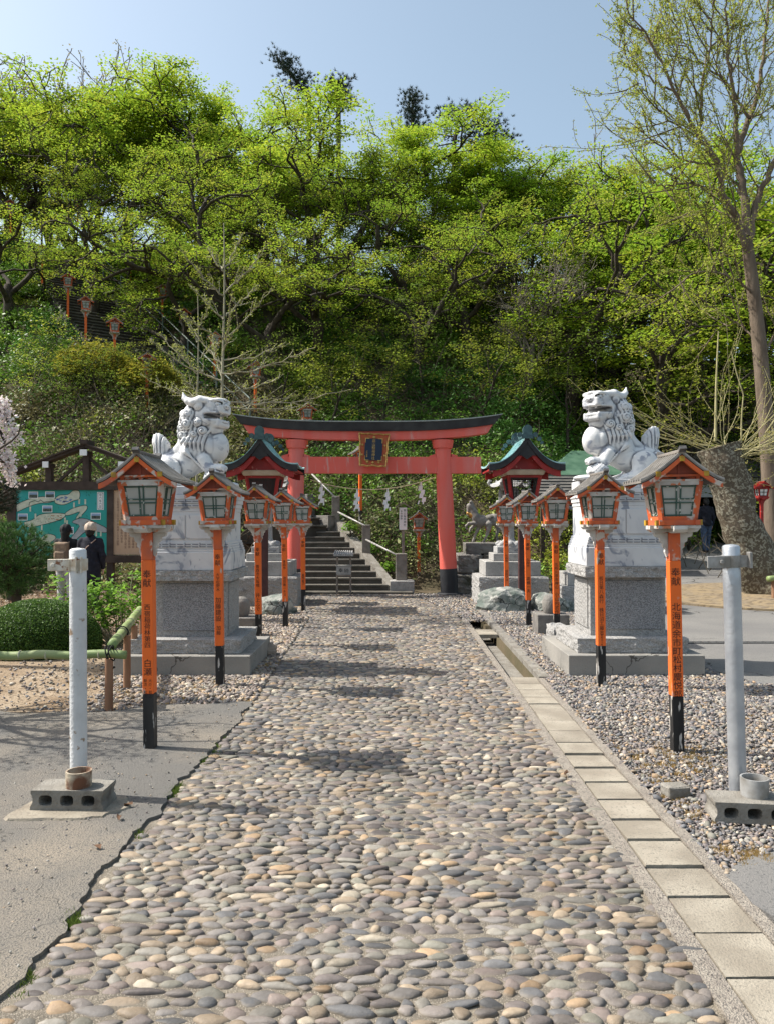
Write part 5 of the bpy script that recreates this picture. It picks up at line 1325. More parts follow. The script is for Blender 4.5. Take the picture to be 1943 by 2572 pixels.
big_lantern((1309-CX)*14.1/F, 14.1, True, 'red lantern with turquoise copper roof and open lattice, right of the torii', 1.0)
big_lantern((665-CX)*14.1/F, 14.1, False, 'red lantern with turquoise copper roof and dark panes, left of the torii', .995)

# ------------------------------------------------------------------ stone lanterns
def stone_lantern(x, y, label, top=True, k=1.0):
    root = empty('stone_lantern', (x, y, float(ground(x, y)))); tag(root, label, 'stone lantern', 'stone lanterns behind the lions'); root.scale = (k, k, k)
    rough_box('rough_tier', -.66, .66, -.62, .62, -.05, .54, M['granite_rough'], root, amp=.02, n=16, seed=3, keep_top=True)
    mb = MB(); mb.box(-.52, .52, -.50, .50, .541, .82, bv=.01); mb.build('middle_tier', M['stone'], root)
    mb = MB(); mb.box(-.35, .35, -.34, .34, .821, .965, bv=.008); mb.build('upper_tier', M['stone'], root)
    mb = MB(); mb.box(-.265, .265, -.26, .26, .966, 1.09, bv=.008); mb.build('carved_tier', M['granite'], root)
    mb = MB()
    for sgn in (-1, 1): mb.tube([(sgn*.06, -.266, 1.01), (sgn*.10, -.266, 1.03), (sgn*.20, -.266, 1.03), (sgn*.21, -.266, 1.01), (sgn*.16, -.266, 1.0)], .006, 5)
    mb.build('carving', M['groove'], root)
    mb = MB(); mb.lathe([(.25, 1.091), (.255, 1.12), (.20, 1.17), (.13, 1.20), (.115, 1.22), (.105, 1.24), (.098, 1.5), (.105, 1.80), (.125, 1.83), (.14, 1.86)], 24); mb.build('shaft', M['granite'], root, auto=.7)
    mb = MB()
    for i in range(8):
        a = math.pi*i/4; mb.lathe([(.001, -.05), (.06, -.03), (.07, .01), (.03, .05), (.001, .06)], 10, T=Matrix.Translation((.20*math.cos(a), .20*math.sin(a), 1.145)))
    mb.build('lotus_petals', M['granite'], root, smooth=True)
    mb = MB(); mb.lathe([(.14, 1.861), (.25, 1.92), (.27, 1.95), (.26, 1.99), (.17, 2.0)], 6); mb.build('platform', M['granite'], root)
    mb = MB()
    for i in range(6):
        a = math.pi*i/3+math.pi/6*0; b_ = a+math.pi/3; r_ = .17
        p = Vector((r_*math.cos(a), r_*math.sin(a), 0)); mb.beam(p+Vector((0, 0, 2.0)), p+Vector((0, 0, 2.20)), .05, .05)
    mb.lathe([(.19, 2.18), (.19, 2.235)], 6); mb.lathe([(.19, 1.995), (.19, 2.03)], 6); mb.lathe([(.11, 2.02), (.11, 2.19)], 6, 1); mb.build('firebox', [M['granite'], M['darkin']], root)
    mb = MB(); V = []; prof = [(.36, 0, .03), (.34, .035, .02), (.24, .09, 0), (.14, .16, 0), (.07, .23, 0)]
    n = 24; Fs = []
    for r_, z_, lift in prof:
        for i in range(n):
            a = 2*math.pi*i/n; cr = abs(math.cos(3*a))**6
            V.append((r_*(1+.08*cr)*math.cos(a), r_*(1+.08*cr)*math.sin(a), 2.24+z_+lift*cr*2))
    for j in range(len(prof)-1):
        for i in range(n): Fs.append((j*n+i, j*n+(i+1) % n, j*n+n+(i+1) % n, j*n+n+i))
    Fs.append(tuple(range(n-1, -1, -1))); mb.add(V, Fs)
    for i in range(6):
        a = math.pi*i/3; c = Vector((.37*math.cos(a), .37*math.sin(a), 2.33)); mb.tube([c*1+Vector((0, 0, -.03)), c+Vector((.03*math.cos(a), .03*math.sin(a), .0)), c+Vector((.01*math.cos(a), .01*math.sin(a), .045)), c+Vector((-.03*math.cos(a), -.03*math.sin(a), .03))], [.035, .03, .024, .014], 8)
    mb.build('roof', M['granite'], root, auto=.6)
    mb = MB(); mb.lathe([(.08, 2.465), (.10, 2.49), (.06, 2.52), (.085, 2.57), (.07, 2.63), (.02, 2.68), (.001, 2.70)], 16); mb.build('finial', M['granite'], root, smooth=True)
    return root
stone_lantern(2.37, 15.15, 'grey tiered stone lantern behind the right copper-roofed lantern, base beside the horse')
stone_lantern(-2.33, 15.15, 'grey tiered stone lantern behind the left copper-roofed lantern')
stone_lantern(3.62, 14.2, 'stone lantern mostly hidden behind the right lion pedestal', k=.80)
stone_lantern(-2.98, 12.4, 'stone lantern mostly hidden behind the left lion pedestal', k=.80)

# rocks
rock('rock', (2.08, 13.8, .08), (.54, .40, .34), 3, M['rock'], 'large greenish craggy rock against the stepped stone base on the right')
rock('rock', (2.88, 13.7, .05), (.42, .34, .31), 8, M['rock'], 'dark rock between the green rock and the right lion pedestal')
rock('rock', (-1.86, 13.25, .10), (.38, .30, .28), 5, M['rock'], 'pale split rock at the foot of the left stone lantern')
rock('rock', (-2.2, 12.0, .06), (.24, .2, .2), 12, M['rock_brown'], 'brown rock beside the left lion pedestal rear')
rock('rock', (-1.42, 9.15, .03), (.16, .14, .12), 17, M['rock_brown'], 'small dark rock at the rear corner of the left concrete plinth')
rock('rock', (1.62, 18.0, .1), (.42, .3, .34), 23, M['rock_brown'], 'brown rock between the short lantern post and the right torii pillar')
rock('rock', (-.95, 19.6, 1.0), (.3, .3, .4), 29, M['rock_brown'], 'rock bedded in the bank beside the stair wall') if False else None
# small stone bollard on block behind right pedestal, and its twin on the left
for sgx, x, y, lab in ((1, 2.30, 10.95, 'right'), (-1, -1.98, 10.6, 'left')):
    rt = empty('stone_bollard', (x, y, 0)); tag(rt, 'round-topped dark stone on a square block behind the %s lion pedestal' % lab, 'stone post', 'round-topped stones behind the lions')
    mb = MB(); mb.box(-.22, .22, -.2, .2, 0, .28, bv=.008); mb.build('block', M['stone_dark'], rt)
    mb = MB(); mb.lathe([(.095, .281), (.115, .33), (.12, .40), (.115, .47), (.09, .52), (.04, .545), (.001, .55)], 8); mb.build('top_stone', M['stone_dark'], rt, auto=.9)
rough_box_o = rough_box('granite_offcut', 1.98, 2.2, 9.35, 9.75, 0, .30, M['granite_rough'], None, amp=.02, n=9, seed=9); tag(rough_box_o, 'rough light granite block at the left rear of the right lion plinth', 'stone block')

# floodlight
fl = empty('floodlight', ((1417-CX)*12.6/F, 12.6, 0)); tag(fl, 'small grey floodlight on a thin bent stand behind the right pedestal', 'floodlight')
mb = MB(); mb.box(-.065, .065, -.05, .03, .93, 1.06, T=Matrix.Rotation(.25, 4, 'Y'), bv=.008); mb.build('lamp_head', M['galvmatt'], fl)
mb = MB(); mb.tube([(.25, 0, .93), (.27, 0, .8), (.36, .05, .0)], .010, 6); mb.tube([(.24, 0, .93), (.2, -.05, 0)], .010, 6); mb.build('stand', M['darkin'], fl)

# ------------------------------------------------------------------ horse statue on its stone base
def horse():
    g = SDF((-.50, -.2, -.02), (.62, .2, 1.02), .010)
    q = lambda cx, cz, y=0.0: np.array([(cx-250)*.00203, y, (1382-cz)*.00203])
    g.ell(q(250, 1140), (.19, .11, .13), .04); g.ell(q(390, 1130), (.16, .12, .14), .05); g.ell(q(190, 1110), (.10, .10, .13), .04)
    g.cap(q(185, 1090), q(130, 985), .10, .062, .04); g.cap(q(120, 975), q(108, 1075), .062, .036, .03); g.ell(q(108, 1080), (.035, .035, .03), .01)
    for s in (-1, 1): g.cap(q(125, 950, s*.03), q(120, 915, s*.035), .014, .004, .006)
    g.cap(q(140, 930), q(215, 1080), .035, .03, .015)
    g.chain([q(180, 1170, -.06), q(110, 1170, -.07), q(80, 1200, -.07), q(88, 1230, -.07)], [.05, .032, .024, .022], .015)
    g.chain([q(190, 1180, .06), q(140, 1230, .07), q(128, 1262, .07)], [.05, .03, .024], .015)
    g.chain([q(330, 1180, -.07), q(330, 1230, -.08), q(312, 1300, -.08), q(275, 1375, -.08)], [.085, .05, .027, .03], .02)
    g.chain([q(235, 1200, .07), q(215, 1240, .07), q(185, 1310, .07), q(165, 1375, .07)], [.06, .04, .026, .03], .02)
    g.chain([q(430, 1170, .07), q(450, 1230, .08), q(430, 1300, .08), q(440, 1375, .08)], [.085, .05, .027, .03], .02)
    g.chain([q(460, 1100), q(505, 1130), q(515, 1250)], [.03, .045, .015], .02)
    return g.mesh()
V, Fq = horse(); hx, hy, hz = pp(1150+250/4.423, 1050+1382/4.423, 17.6)
ho = empty('horse_statue', (hx, hy, hz)); tag(ho, 'grey stone horse statue with one foreleg raised, red cloth at its belly', 'horse statue')
np_mesh('horse_body', V, Fq, M['horse'], ho, smooth=True)
g = SDF((-.3, -.2, .2), (.5, .2, .7), .014); g.ell((.17, 0, .33), (.07, .125, .12), .03); V, Fq = g.mesh(); np_mesh('red_cloth', V, Fq, M['cloth_red'], ho, smooth=True)
g = SDF((-.3, -.25, .2), (.5, .25, .75), .014); g.ell((.22, 0, .56), (.13, .125, .08), .03); V, Fq = g.mesh(); np_mesh('saddle', V, Fq, M['stone_dark'], ho, smooth=True)
g = SDF((-.5, -.2, .4), (.2, .2, .9), .012); g.cap((-.285, -.0, .66), (-.17, -.0, .60), .05, .09, .01); V, Fq = g.mesh(); np_mesh('gold_collar', V, Fq, M['gold'], ho, smooth=True)
hb = empty('horse_pedestal', (hx, hy, 0)); tag(hb, 'weathered brown stone base of rough blocks under the horse statue', 'pedestal')
rough_box('top_block', -.38, .75, -.3, .3, hz-.24, hz, M['stone_dark'], hb, amp=.012, n=10, seed=2, keep_top=True)
rough_box('upper_block', -.60, .0, -.34, .34, .42, hz-.242, M['stone_dark'], hb, amp=.03, n=10, seed=5); rough_box('upper_block', .02, .85, -.34, .34, .40, hz-.245, M['stone_dark'], hb, amp=.03, n=10, seed=6)
rough_box('lower_block', -.62, -.1, -.40, .36, -.05, .41, M['stone_dark'], hb, amp=.03, n=10, seed=7); rough_box('lower_block', -.08, .9, -.38, .36, -.05, .39, M['stone_dark'], hb, amp=.03, n=10, seed=8)

# ------------------------------------------------------------------ notice board with shrine map
BY = 15.0; bs = BY/F
def bxz(X, Y): return ((X-CX)*bs, CAM_Z-(Y-HY)*bs)
nb = empty('notice_board', (0, BY, 0)); tag(nb, 'dark timber notice board with gabled frame holding a green map and a peach text panel', 'notice board')
def bbox(mb, X0, X1, Y0, Y1, ya, yb, m=0):
    x0, z1 = bxz(X0, Y0); x1, z0 = bxz(X1, Y1); mb.box(x0, x1, ya, yb, z0, z1, m)
for X0, X1 in ((21, 43), (271, 287), (400, 420)): mb = MB(); bbox(mb, X0, X1, 1228, 1530, -.06, .06); mb.build('post', M['darkwood'], nb)
mb = MB(); bbox(mb, 15, 430, 1210, 1231, -.085, .085); bbox(mb, 15, 430, 1395, 1413, -.085, .085); mb.build('cross_beam', M['darkwood'], nb)
mb = MB(); bbox(mb, 210, 226, 1135, 1210, -.07, .07); bbox(mb, 117, 131, 1170, 1210, -.07, .07); bbox(mb, 305, 319, 1170, 1210, -.07, .07)
for xa, ya, xb, yb_ in ((212, 1150, 145, 1211), (224, 1150, 292, 1211)):
    a = bxz(xa, ya); b = bxz(xb, yb_); mb.beam((a[0], 0, a[1]), (b[0], 0, b[1]), .06, .05)
mb.build('roof_strut', M['darkwood'], nb)
mb = MB()
for Xe, Ye in ((35, 1191), (402, 1189)):
    a = bxz(218, 1122); b = bxz(Xe, Ye); mb.beam((a[0], 0, a[1]), (b[0], 0, b[1]), .26, .05, up=(0, 0, 1)); mb.beam((a[0], 0, a[1]+.045), (b[0], 0, b[1]+.045), .34, .03)
a = bxz(218, 1113); mb.box(a[0]-.07, a[0]+.07, -.2, .2, a[1]-.03, a[1]+.05); mb.build('roof', M['darkwood'], nb)
for X, Y in ((218, 1139), (124, 1169), (312, 1169)):
    mb = MB(); w = 8.5 if X == 218 else 7; bbox(mb, X-w, X+w, Y-8, Y+7, -.20, -.17); x_, z_ = bxz(X, Y); mb.box(x_-w*bs*.8, x_+w*bs*.8, -.169, .16, z_-.04, z_+.04, 1); mb.build('white_end_cap', [M['white'], M['darkwood']], nb)
mb = MB(); bbox(mb, 43, 271, 1231, 1395, -.03, .0); mp_ = mb.build('map_panel', M['mapgreen'], nb)
# map drawing: ridges as cream islands with dark outlines
def blob(mb, pts, y, m, grow=0.0):
    P = np.array([((X-CX)*bs, CAM_Z-(Y-HY)*bs) for X, Y in pts]); c = P.mean(0)
    Q = []
    n = len(P)
    for i in range(n):                       # Catmull-Rom smoothing
        p0, p1, p2, p3 = P[i-1], P[i], P[(i+1) % n], P[(i+2) % n]
        for t in (0, .33, .66): Q.append(.5*((2*p1)+(-p0+p2)*t+(2*p0-5*p1+4*p2-p3)*t*t+(-p0+3*p1-3*p2+p3)*t**3))
    Q = np.array(Q)
    if grow:
        T = np.roll(Q, -1, 0)-np.roll(Q, 1, 0); N_ = np.stack([T[:, 1], -T[:, 0]], 1); N_ /= np.linalg.norm(N_, axis=1, keepdims=True)+1e-9
        area = np.sum(Q[:, 0]*np.roll(Q[:, 1], -1)-np.roll(Q[:, 0], -1)*Q[:, 1]); Q = Q+N_*grow*(1 if area > 0 else -1)
    mb.add([(a_, y, b__) for a_, b__ in Q], [tuple(range(len(Q)))], m)
cr4 = lambda L: [(a_/3.95, 980+b__/3.95) for a_, b__ in L]
isl = [[(175, 1140), (230, 1110), (330, 1075), (430, 1060), (540, 1070), (545, 1095), (480, 1115), (400, 1120), (300, 1150), (200, 1195), (178, 1200)],
       [(555, 1080), (600, 1045), (680, 1040), (730, 1000), (790, 1005), (790, 1075), (735, 1095), (640, 1135), (560, 1120)],
       [(660, 1220), (720, 1180), (820, 1150), (865, 1150), (860, 1190), (780, 1270), (765, 1265), (800, 1205), (720, 1230), (665, 1240)],
       [(255, 1310), (330, 1290), (400, 1240), (500, 1225), (600, 1225), (655, 1235), (620, 1275), (520, 1310), (440, 1330), (350, 1350), (270, 1355), (255, 1330)],
       [(365, 1525), (440, 1450), (490, 1430), (550, 1445), (555, 1475), (500, 1520), (560, 1530), (550, 1545), (440, 1545), (460, 1620), (445, 1620), (415, 1560)]]
grey = [[(725, 1310), (800, 1275), (880, 1285), (960, 1320), (1060, 1370), (1062, 1410), (980, 1405), (870, 1390), (720, 1520), (690, 1500), (800, 1350)]]
mb = MB()
for i, L in enumerate(isl): blob(mb, cr4(L), -.0318, 0, .012)
for L in grey: blob(mb, cr4(L), -.0318, 0, .012)
mb.build('map_outline', M['mapline'], mp_)
mb = MB()
for i, L in enumerate(isl): blob(mb, cr4(L), -.0332, 0)
for L in grey: blob(mb, cr4(L), -.0332, 1)
mb.build('map_land', [M['mapcream'], M['mapgrey']], mp_)
mb = MB()
rr_ = random.Random(3)
for (cx_, cy_, w, h_, m_) in [(640, 1085, 85, 28, 0)]:
    for i in range(16):
        a_ = rr_.uniform(0, 6.28); X = (cx_+w*.9*math.cos(a_)*rr_.random()**.5)/3.95; Y = 980+(cy_+h_*math.sin(a_)*rr_.random()**.5)/3.95; x_, z_ = bxz(X, Y); s__ = .014; mb.box(x_-s__*1.6, x_+s__*1.6, -.0350, -.0334, z_-s__*.7, z_+s__*.7, 0)
for i in range(14):
    x_, z_ = bxz((480+rr_.uniform(0, 150))/3.95, 980+(1262+rr_.uniform(-22, 25))/3.95); mb.box(x_-.014, x_+.014, -.0350, -.0334, z_-.008, z_+.008, 1)
for i in range(12):
    x_, z_ = bxz((830+rr_.uniform(0, 140))/3.95, 980+(1300+rr_.uniform(0, 45))/3.95); mb.box(x_-.016, x_+.016, -.0350, -.0334, z_-.006, z_+.006, 1)
for i in range(40):
    x_, z_ = bxz((270+rr_.uniform(0, 340))/3.95, 980+(1290+rr_.uniform(-40, 45))/3.95); mb.box(x_-.004, x_+.004, -.0352, -.0336, z_-.006, z_+.006, 2)
mb.tube([(bxz(a_/3.95, 980+b__/3.95)[0], -.0345, bxz(a_/3.95, 980+b__/3.95)[1]) for a_, b__ in ((295, 1145), (300, 1115), (350, 1095), (390, 1110), (405, 1088), (440, 1112), (540, 1100))], .006, 4, 2)
for i in range(70):
    X = 45+rr_.random()*222; Y = 1235+rr_.random()*155; x_, z_ = bxz(X, Y); mb.add([(x_, -.0312, z_), (x_+.008, -.0312, z_), (x_+.022, -.0312, z_-.035), (x_+.012, -.0312, z_-.035)], [(0, 1, 2, 3)], 3)
mb.build('map_landmarks', [M['mapblue'], M['mapbrown'], M['mapline'], M['mapdark']], mp_)
mb = MB()
for (X0, X1, Y0, Y1) in ((295, 380, 1012, 1072), (460, 545, 1010, 1068), (432, 522, 1150, 1208), (190, 278, 1230, 1288), (912, 1003, 1222, 1280), (298, 362, 1412, 1495), (645, 735, 1362, 1425)):
    a, b, c_, d_ = X0/3.95, X1/3.95, 980+Y0/3.95, 980+Y1/3.95
    bbox(mb, a-1, b+1, c_-1, d_+1, -.036, -.031, 0); bbox(mb, a+.5, b-.5, c_+.5+(d_-c_)*.38, d_-.5, -.038, -.0361, 1); bbox(mb, a+.5, b-.5, c_+.5, c_+.5+(d_-c_)*.38, -.038, -.0361, 2)
mb.build('map_photos', [M['white'], M['mapphoto'], M['photosky']], mp_)
mb = MB()
for (X0, Y0) in ((785, 1080), (845, 1083), (733, 1115), (300, 1155), (352, 1225), (415, 1340), (297, 1362), (645, 1265), (665, 1290), (955, 1400), (1000, 1400), (800, 1205)):
    bbox(mb, X0/3.95, (X0+16)/3.95, 980+Y0/3.95, 980+(Y0+50)/3.95, -.0355, -.031)
mb.build('map_tags', M['mapcream'], mp_)
mb = MB(); bbox(mb, 970/3.95, 1036/3.95, 980+1012/3.95, 980+1188/3.95, -.036, -.031, 0); bbox(mb, 976/3.95, 1030/3.95, 980+1018/3.95, 980+1182/3.95, -.0372, -.0361, 1)
bbox(mb, 981/3.95, 1025/3.95, 980+1023/3.95, 980+1177/3.95, -.0384, -.0373, 0)
xt, zt_ = bxz(1003/3.95, 980+1026/3.95); vtext(mb, '境内案内図', xt, zt_, .055, -.040, pitch=1.03, m=1); mb.build('map_title', [M['white'], M['mapline']], mp_)
mb = MB(); bbox(mb, 286, 400, 1231, 1393, -.03, 0); tp = mb.build('text_panel', M['boardpeach'], nb)
mb = MB(); txt = ['高山稲荷神社の由来', '御祭神は宇迦之御魂命', '佐田彦命大宮能売命', '五穀豊穣海上安全', '商売繁盛家内安全', '千本鳥居と日本庭園', '龍神宮と三五郎神社']
M['inkbrown'] = mat('inkbrown', (.16, .09, .06), rough=.8)
for i in range(11):
    x_, z_ = bxz(393-i*9.5, 1250 if i % 3 else 1243)
    vtext(mb, txt[i % 7][:12]+txt[(i+2) % 7], x_, z_, .052, -.0315, pitch=1.05)
mb.build('lettering', M['inkbrown'], tp)

# ------------------------------------------------------------------ people
def person(root, hgt, spec):
    """faces +y; modelled at 1.65 m then scaled"""
    k = hgt/1.65; root.scale = (k, k, k)
    st_ = spec.get('stride', .0)
    g = SDF((-.36, -.30, -.02), (.36, .34, 1.68), .0135)
    g.ell((0, 0, 1.535), (.075, .092, .115), .02); g.ell((0, .07, 1.50), (.045, .03, .05), .02); g.cap((0, 0, 1.36), (0, 0, 1.46), .052, .05, .03)
    g.ell((0, .098, 1.525), (.012, .016, .018), .008)
    for s in (-1, 1):
        g.ell((s*.078, -.005, 1.53), (.012, .02, .03), .005)
        sh = (s*.165, 0, 1.33); el = (s*.215, -.01, 1.06); wr = (s*.21, .06, .84)
        g.cap(sh, el, .05, .04, .03); g.cap(el, wr, .04, .026, .02); g.ell((s*.21, .075, .79), (.018, .035, .045), .012)
        hp = (s*.085, 0, .88); kn = (s*.09, s*st_*.5+.02, .48); an = (s*.09, s*st_, .08)
        g.cap(hp, kn, .085, .058, .04); g.cap(kn, an, .055, .036, .02); g.ell((s*.09, s*st_+.05, .035), (.042, .11, .036), .02)
    g.ell((0, 0, 1.25), (.155, .095, .16), .05); g.ell((0, 0, 1.05), (.125, .088, .17), .05); g.ell((0, 0, .93), (.155, .10, .12), .04)
    V, Fq = g.mesh(); mbf = MB(); mbf.add(V, [tuple(f_) for f_ in Fq.tolist()])
    for s in (-1, 1):
        for i, L_ in enumerate((.065, .075, .07, .055)):
            y_ = .045+.019*i; mbf.tube([(s*.21, y_, .775), (s*.207, y_+.004, .775-L_*.45), (s*.200, y_+.010, .775-L_)], [.0085, .008, .006], 6)
        mbf.tube([(s*.20, .052, .80), (s*.185, .10, .775), (s*.183, .108, .75)], [.010, .009, .007], 6)
    mbf.build('body', M['skin'], root, smooth=True)
    def shell(name, m, fn, h=.0145, lo=(-.42, -.36, -.02), hi=(.42, .40, 1.75)):
        g = SDF(lo, hi, h); fn(g); V, Fq = g.mesh(); return np_mesh(name, V, Fq, m, root, smooth=True)
    def trousers(g):
        for s in (-1, 1):
            g.cap((s*.085, 0, .90), (s*.09, s*st_*.5+.02, .48), .105, .078, .03); g.cap((s*.09, s*st_*.5+.02, .48), (s*.09, s*st_, .10), .078, .062, .02)
        g.warp(lambda X, Y, Z: .004*np.sin(Z*55+X*20))
    shell('trousers', spec['trousers'], trousers)
    def shoes(g):
        for s in (-1, 1): g.ell((s*.09, s*st_+.055, .045), (.052, .13, .05), .02); g.cap((s*.09, s*st_, .06), (s*.09, s*st_, .12), .05, .048, .02)
    shell('shoes', M['shoe'], shoes, lo=(-.3, -.4, -.02), hi=(.3, .45, .3))
    cl = spec['coat_len']
    def coat(g):
        g.ell((0, 0, 1.25), (.185, .125, .18), .05); g.cap((0, 0, 1.18), (0, 0, cl+.08), .150, spec.get('hem', .165), .05); g.cap((0, 0, 1.33), (0, 0, 1.40), .09, .075, .04)
        for s in (-1, 1): g.cap((s*.165, 0, 1.33), (s*.225, -.01, 1.06), .072, .058, .03); g.cap((s*.225, -.01, 1.06), (s*.215, .06, .85), .058, .046, .02)
        g.warp(lambda X, Y, Z: .005*np.sin(Z*38+X*30+Y*11)+.004*np.sin(X*70+Z*9)*(Z < 1.1))
        g.d = np.maximum(g.d, (cl-g.Z)*1.0); 
    shell('coat', spec['coat'], coat)
    if spec.get('hat'):
        def hat(g):
            g.ell((0, -.005, 1.575), (.108, .122, .118), .02, fn=lambda P: .004*np.sin(P[..., 0]*90)); g.d = np.maximum(g.d, 1.535-g.Z)
            g.cap((-.06, -.01, 1.545), (.06, -.01, 1.545), .0, .0, .0) if False else None
            for a in np.linspace(0, 6.283, 17)[:-1]: g.cap((.088*math.cos(a), -.005+.10*math.sin(a), 1.545), (.088*math.cos(a+.4), -.005+.10*math.sin(a+.4), 1.545), .018, .018, .008)
        shell('hat', spec['hat'], hat, h=.011, lo=(-.2, -.2, 1.4), hi=(.2, .2, 1.78))
    def hair(g):
        g.ell((0, -.022, 1.545), (.088, .095, .118), .02); g.cap((0, -.06, 1.50), (0, -.07, 1.50-spec.get('hair_len', .08)), .07, .06, .03)
        if spec.get('bun'): g.ell((0, -.10, 1.47), (.05, .045, .05), .01)
        g.ell((0, .10, 1.50), (.07, .07, .11), .02, op='sub')
    shell('hair', M['hair'], hair, h=.011, lo=(-.2, -.2, 1.2), hi=(.2, .2, 1.72))
    return shell
px, pz = (166-CX)*13.6/F, CAM_Z-(1330-HY)*13.6/F
p1 = empty('person', (px, 13.6, 0)); tag(p1, 'person in black beanie with a brown backpack, reading the map board', 'person')
sh = person(p1, 1.50, dict(trousers=M['trouser_pale'], coat=M['blackcloth'], coat_len=.88, hat=M['blackcloth'], hair_len=.16))
sh('backpack', M['bagbrown'], lambda g: (g.box((0, -.20, 1.14), (.135, .075, .20), .02, rd=.05), g.box((0, -.275, 1.07), (.10, .03, .09), .01, rd=.02), g.cap((-.09, -.13, 1.3), (-.1, .02, 1.4), .018, .018, .01), g.cap((.09, -.13, 1.3), (.1, .02, 1.4), .018, .018, .01)))
px = (228-CX)*13.4/F
p2 = empty('person', (px, 13.4, 0)); tag(p2, 'person in cream knit hat and long navy coat beside the backpack wearer', 'person')
sh = person(p2, 1.53, dict(trousers=M['navy'], coat=M['navy'], coat_len=.60, hat=M['beige'], hair_len=.03, hem=.19))
mbx = MB(); mbx.tube([(-.13, -.085, 1.37), (.02, -.145, 1.22), (.12, -.165, 1.05), (.17, -.14, .86)][::-1], .010, 6)
mbx.v = [v*np.array([-1, 1, 1]) for v in mbx.v]; mbx.f = [tuple(reversed(f_)) for f_ in mbx.f]; mbx.build('bag_strap', M['strap'], p2)
sh('crossbody_bag', M['bagblue'], lambda g: g.box((-.19, -.12, .80), (.035, .085, .085), .01, rd=.02))
px, _, pzf = pp(1772, 1389, 24.5)
p3 = empty('person', (px, 24.5, float(ground(px, 24.5))+.012)); tag(p3, 'person in a dark jacket and blue jeans walking away toward the dark building', 'person')
person(p3, 1.72, dict(trousers=M['jeans'], coat=M['navy'], coat_len=.80, hair_len=.02, stride=.13))

# ------------------------------------------------------------------ pipes on blocks
def cinder_block(name, loc, rz, label, m='oldconcrete', chipped=False):
    root = bpy.data.objects.new(name, None)
    root = empty(name, loc, rz); tag(root, label, 'concrete block')
    mb = MB(); L_, D_, H_ = .39, .19, .105
    # plates and webs: lying flat with three oval holes facing front
    holes = [(-.115, .052), (0, .052), (.115, .052)]
    hw, hh = .036, .028
    def rr(cx_, cz_, n=16): return [(cx_+hw*abs(math.cos(a))**.6*math.copysign(1, math.cos(a)), cz_+hh*abs(math.sin(a))**.6*math.copysign(1, math.sin(a))) for a in np.linspace(0, 2*math.pi, n+1)[:-1]]
    for y_, flip in ((-D_/2, False), (D_/2, True)):
        # split front face in three cells plus ends
        edges = [-L_/2+.012, -.0575, .0575, L_/2-.012]
        for (cx_, cz_), a0, a1 in zip(holes, edges[:-1], edges[1:]):
            H = rr(cx_, cz_); outer = []
            for (hx_, hz_) in H:
                dx, dz = hx_-cx_, hz_-cz_
                t = min(((a1-cx_) if dx > 0 else (cx_-a0))/max(abs(dx), 1e-6), ((H_-cz_) if dz > 0 else cz_)/max(abs(dz), 1e-6)); outer.append((cx_+dx*t, cz_+dz*t))
            n = len(H); V = [(a, y_, b) for a, b in H]+[(a, y_, b) for a, b in outer]
            Fs = [(i, (i+1) % n, n+(i+1) % n, n+i) for i in range(n)]
            corners = [(a1, H_), (a0, H_), (a0, 0), (a1, 0)]
            for j, cc in enumerate(corners):
                V.append((cc[0], y_, cc[1])); ci = len(V)-1
                # nearest two outers around the corner
                dd = sorted(range(n), key=lambda i: abs(outer[i][0]-cc[0])+abs(outer[i][1]-cc[1]))[:2]; Fs.append((n+dd[0], n+dd[1], ci))
            mb.add(V, Fs)
    for cx_, cz_ in holes:
        H = rr(cx_, cz_); n = len(H); V = [(a, -D_/2, b) for a, b in H]+[(a, D_/2, b) for a, b in H]; mb.add(V, [(i, i+n, (i+1) % n+n, (i+1) % n) for i in range(n)])
    x0, x1 = -L_/2+.012, L_/2-.012
    for z_ in (0, H_): mb.add([(x0, -D_/2, z_), (x1, -D_/2, z_), (x1, D_/2, z_), (x0, D_/2, z_)], [(0, 1, 2, 3)])
    for s in (-1, 1):       # ends: concave grip
        xe = s*(L_/2-.012); pr = [(xe, 0), (s*(L_/2+.004), 0), (s*(L_/2+.002), .018), (s*(L_/2-.03), .04), (s*(L_/2-.03), .065), (s*(L_/2+.0), .09), (s*(L_/2), H_), (xe, H_)]
        pr2 = [(a, b) for a, b in pr]; pr2[3] = (s*(L_/2-.010), .04); pr2[4] = (s*(L_/2-.010), .065)
        if s < 0: pr2 = pr2[::-1]
        mb.prism(pr2, -D_/2, D_/2)
    o = mb.build('block', M[m], root)
    if chipped: o.name = 'block'
    return root
cinder_block('concrete_block', (-1.705, 4.255, .022), math.radians(-1.5), 'holed concrete block on the asphalt under the white pipe')
cinder_block('concrete_block', (1.895, 4.09, .012), math.radians(-7), 'dark holed concrete block in gravel under the galvanised pipe')
bb = rough_box('brick', -.07, .07, -.05, .05, 0, .065, M['oldconcrete'], None, amp=.006, n=6); bb.location = (1.635, 4.42, .01); bb.rotation_euler = (0, 0, .2); tag(bb, 'broken chunk of concrete brick behind the right holed block', 'brick')
def ring(name, loc, R, h_, m, label):
    mb = MB(); mb.lathe([(R-.006, .0), (R, .0), (R+.001, h_), (R-.008, h_), (R-.008, .02), (.01, .018)], 40, cap=False); o = mb.build(name, M[m], None, auto=.7); o.location = loc
    return tag(o, label, 'pipe socket')
ring('pipe_socket', (-1.672, 4.235, .1275), .067, .085, 'rust', 'rusty short round socket standing on the left holed block')
ring('pipe_socket', (1.940, 4.12, .1175), .070, .095, 'galvmatt', 'short grey round socket standing on the right holed block')
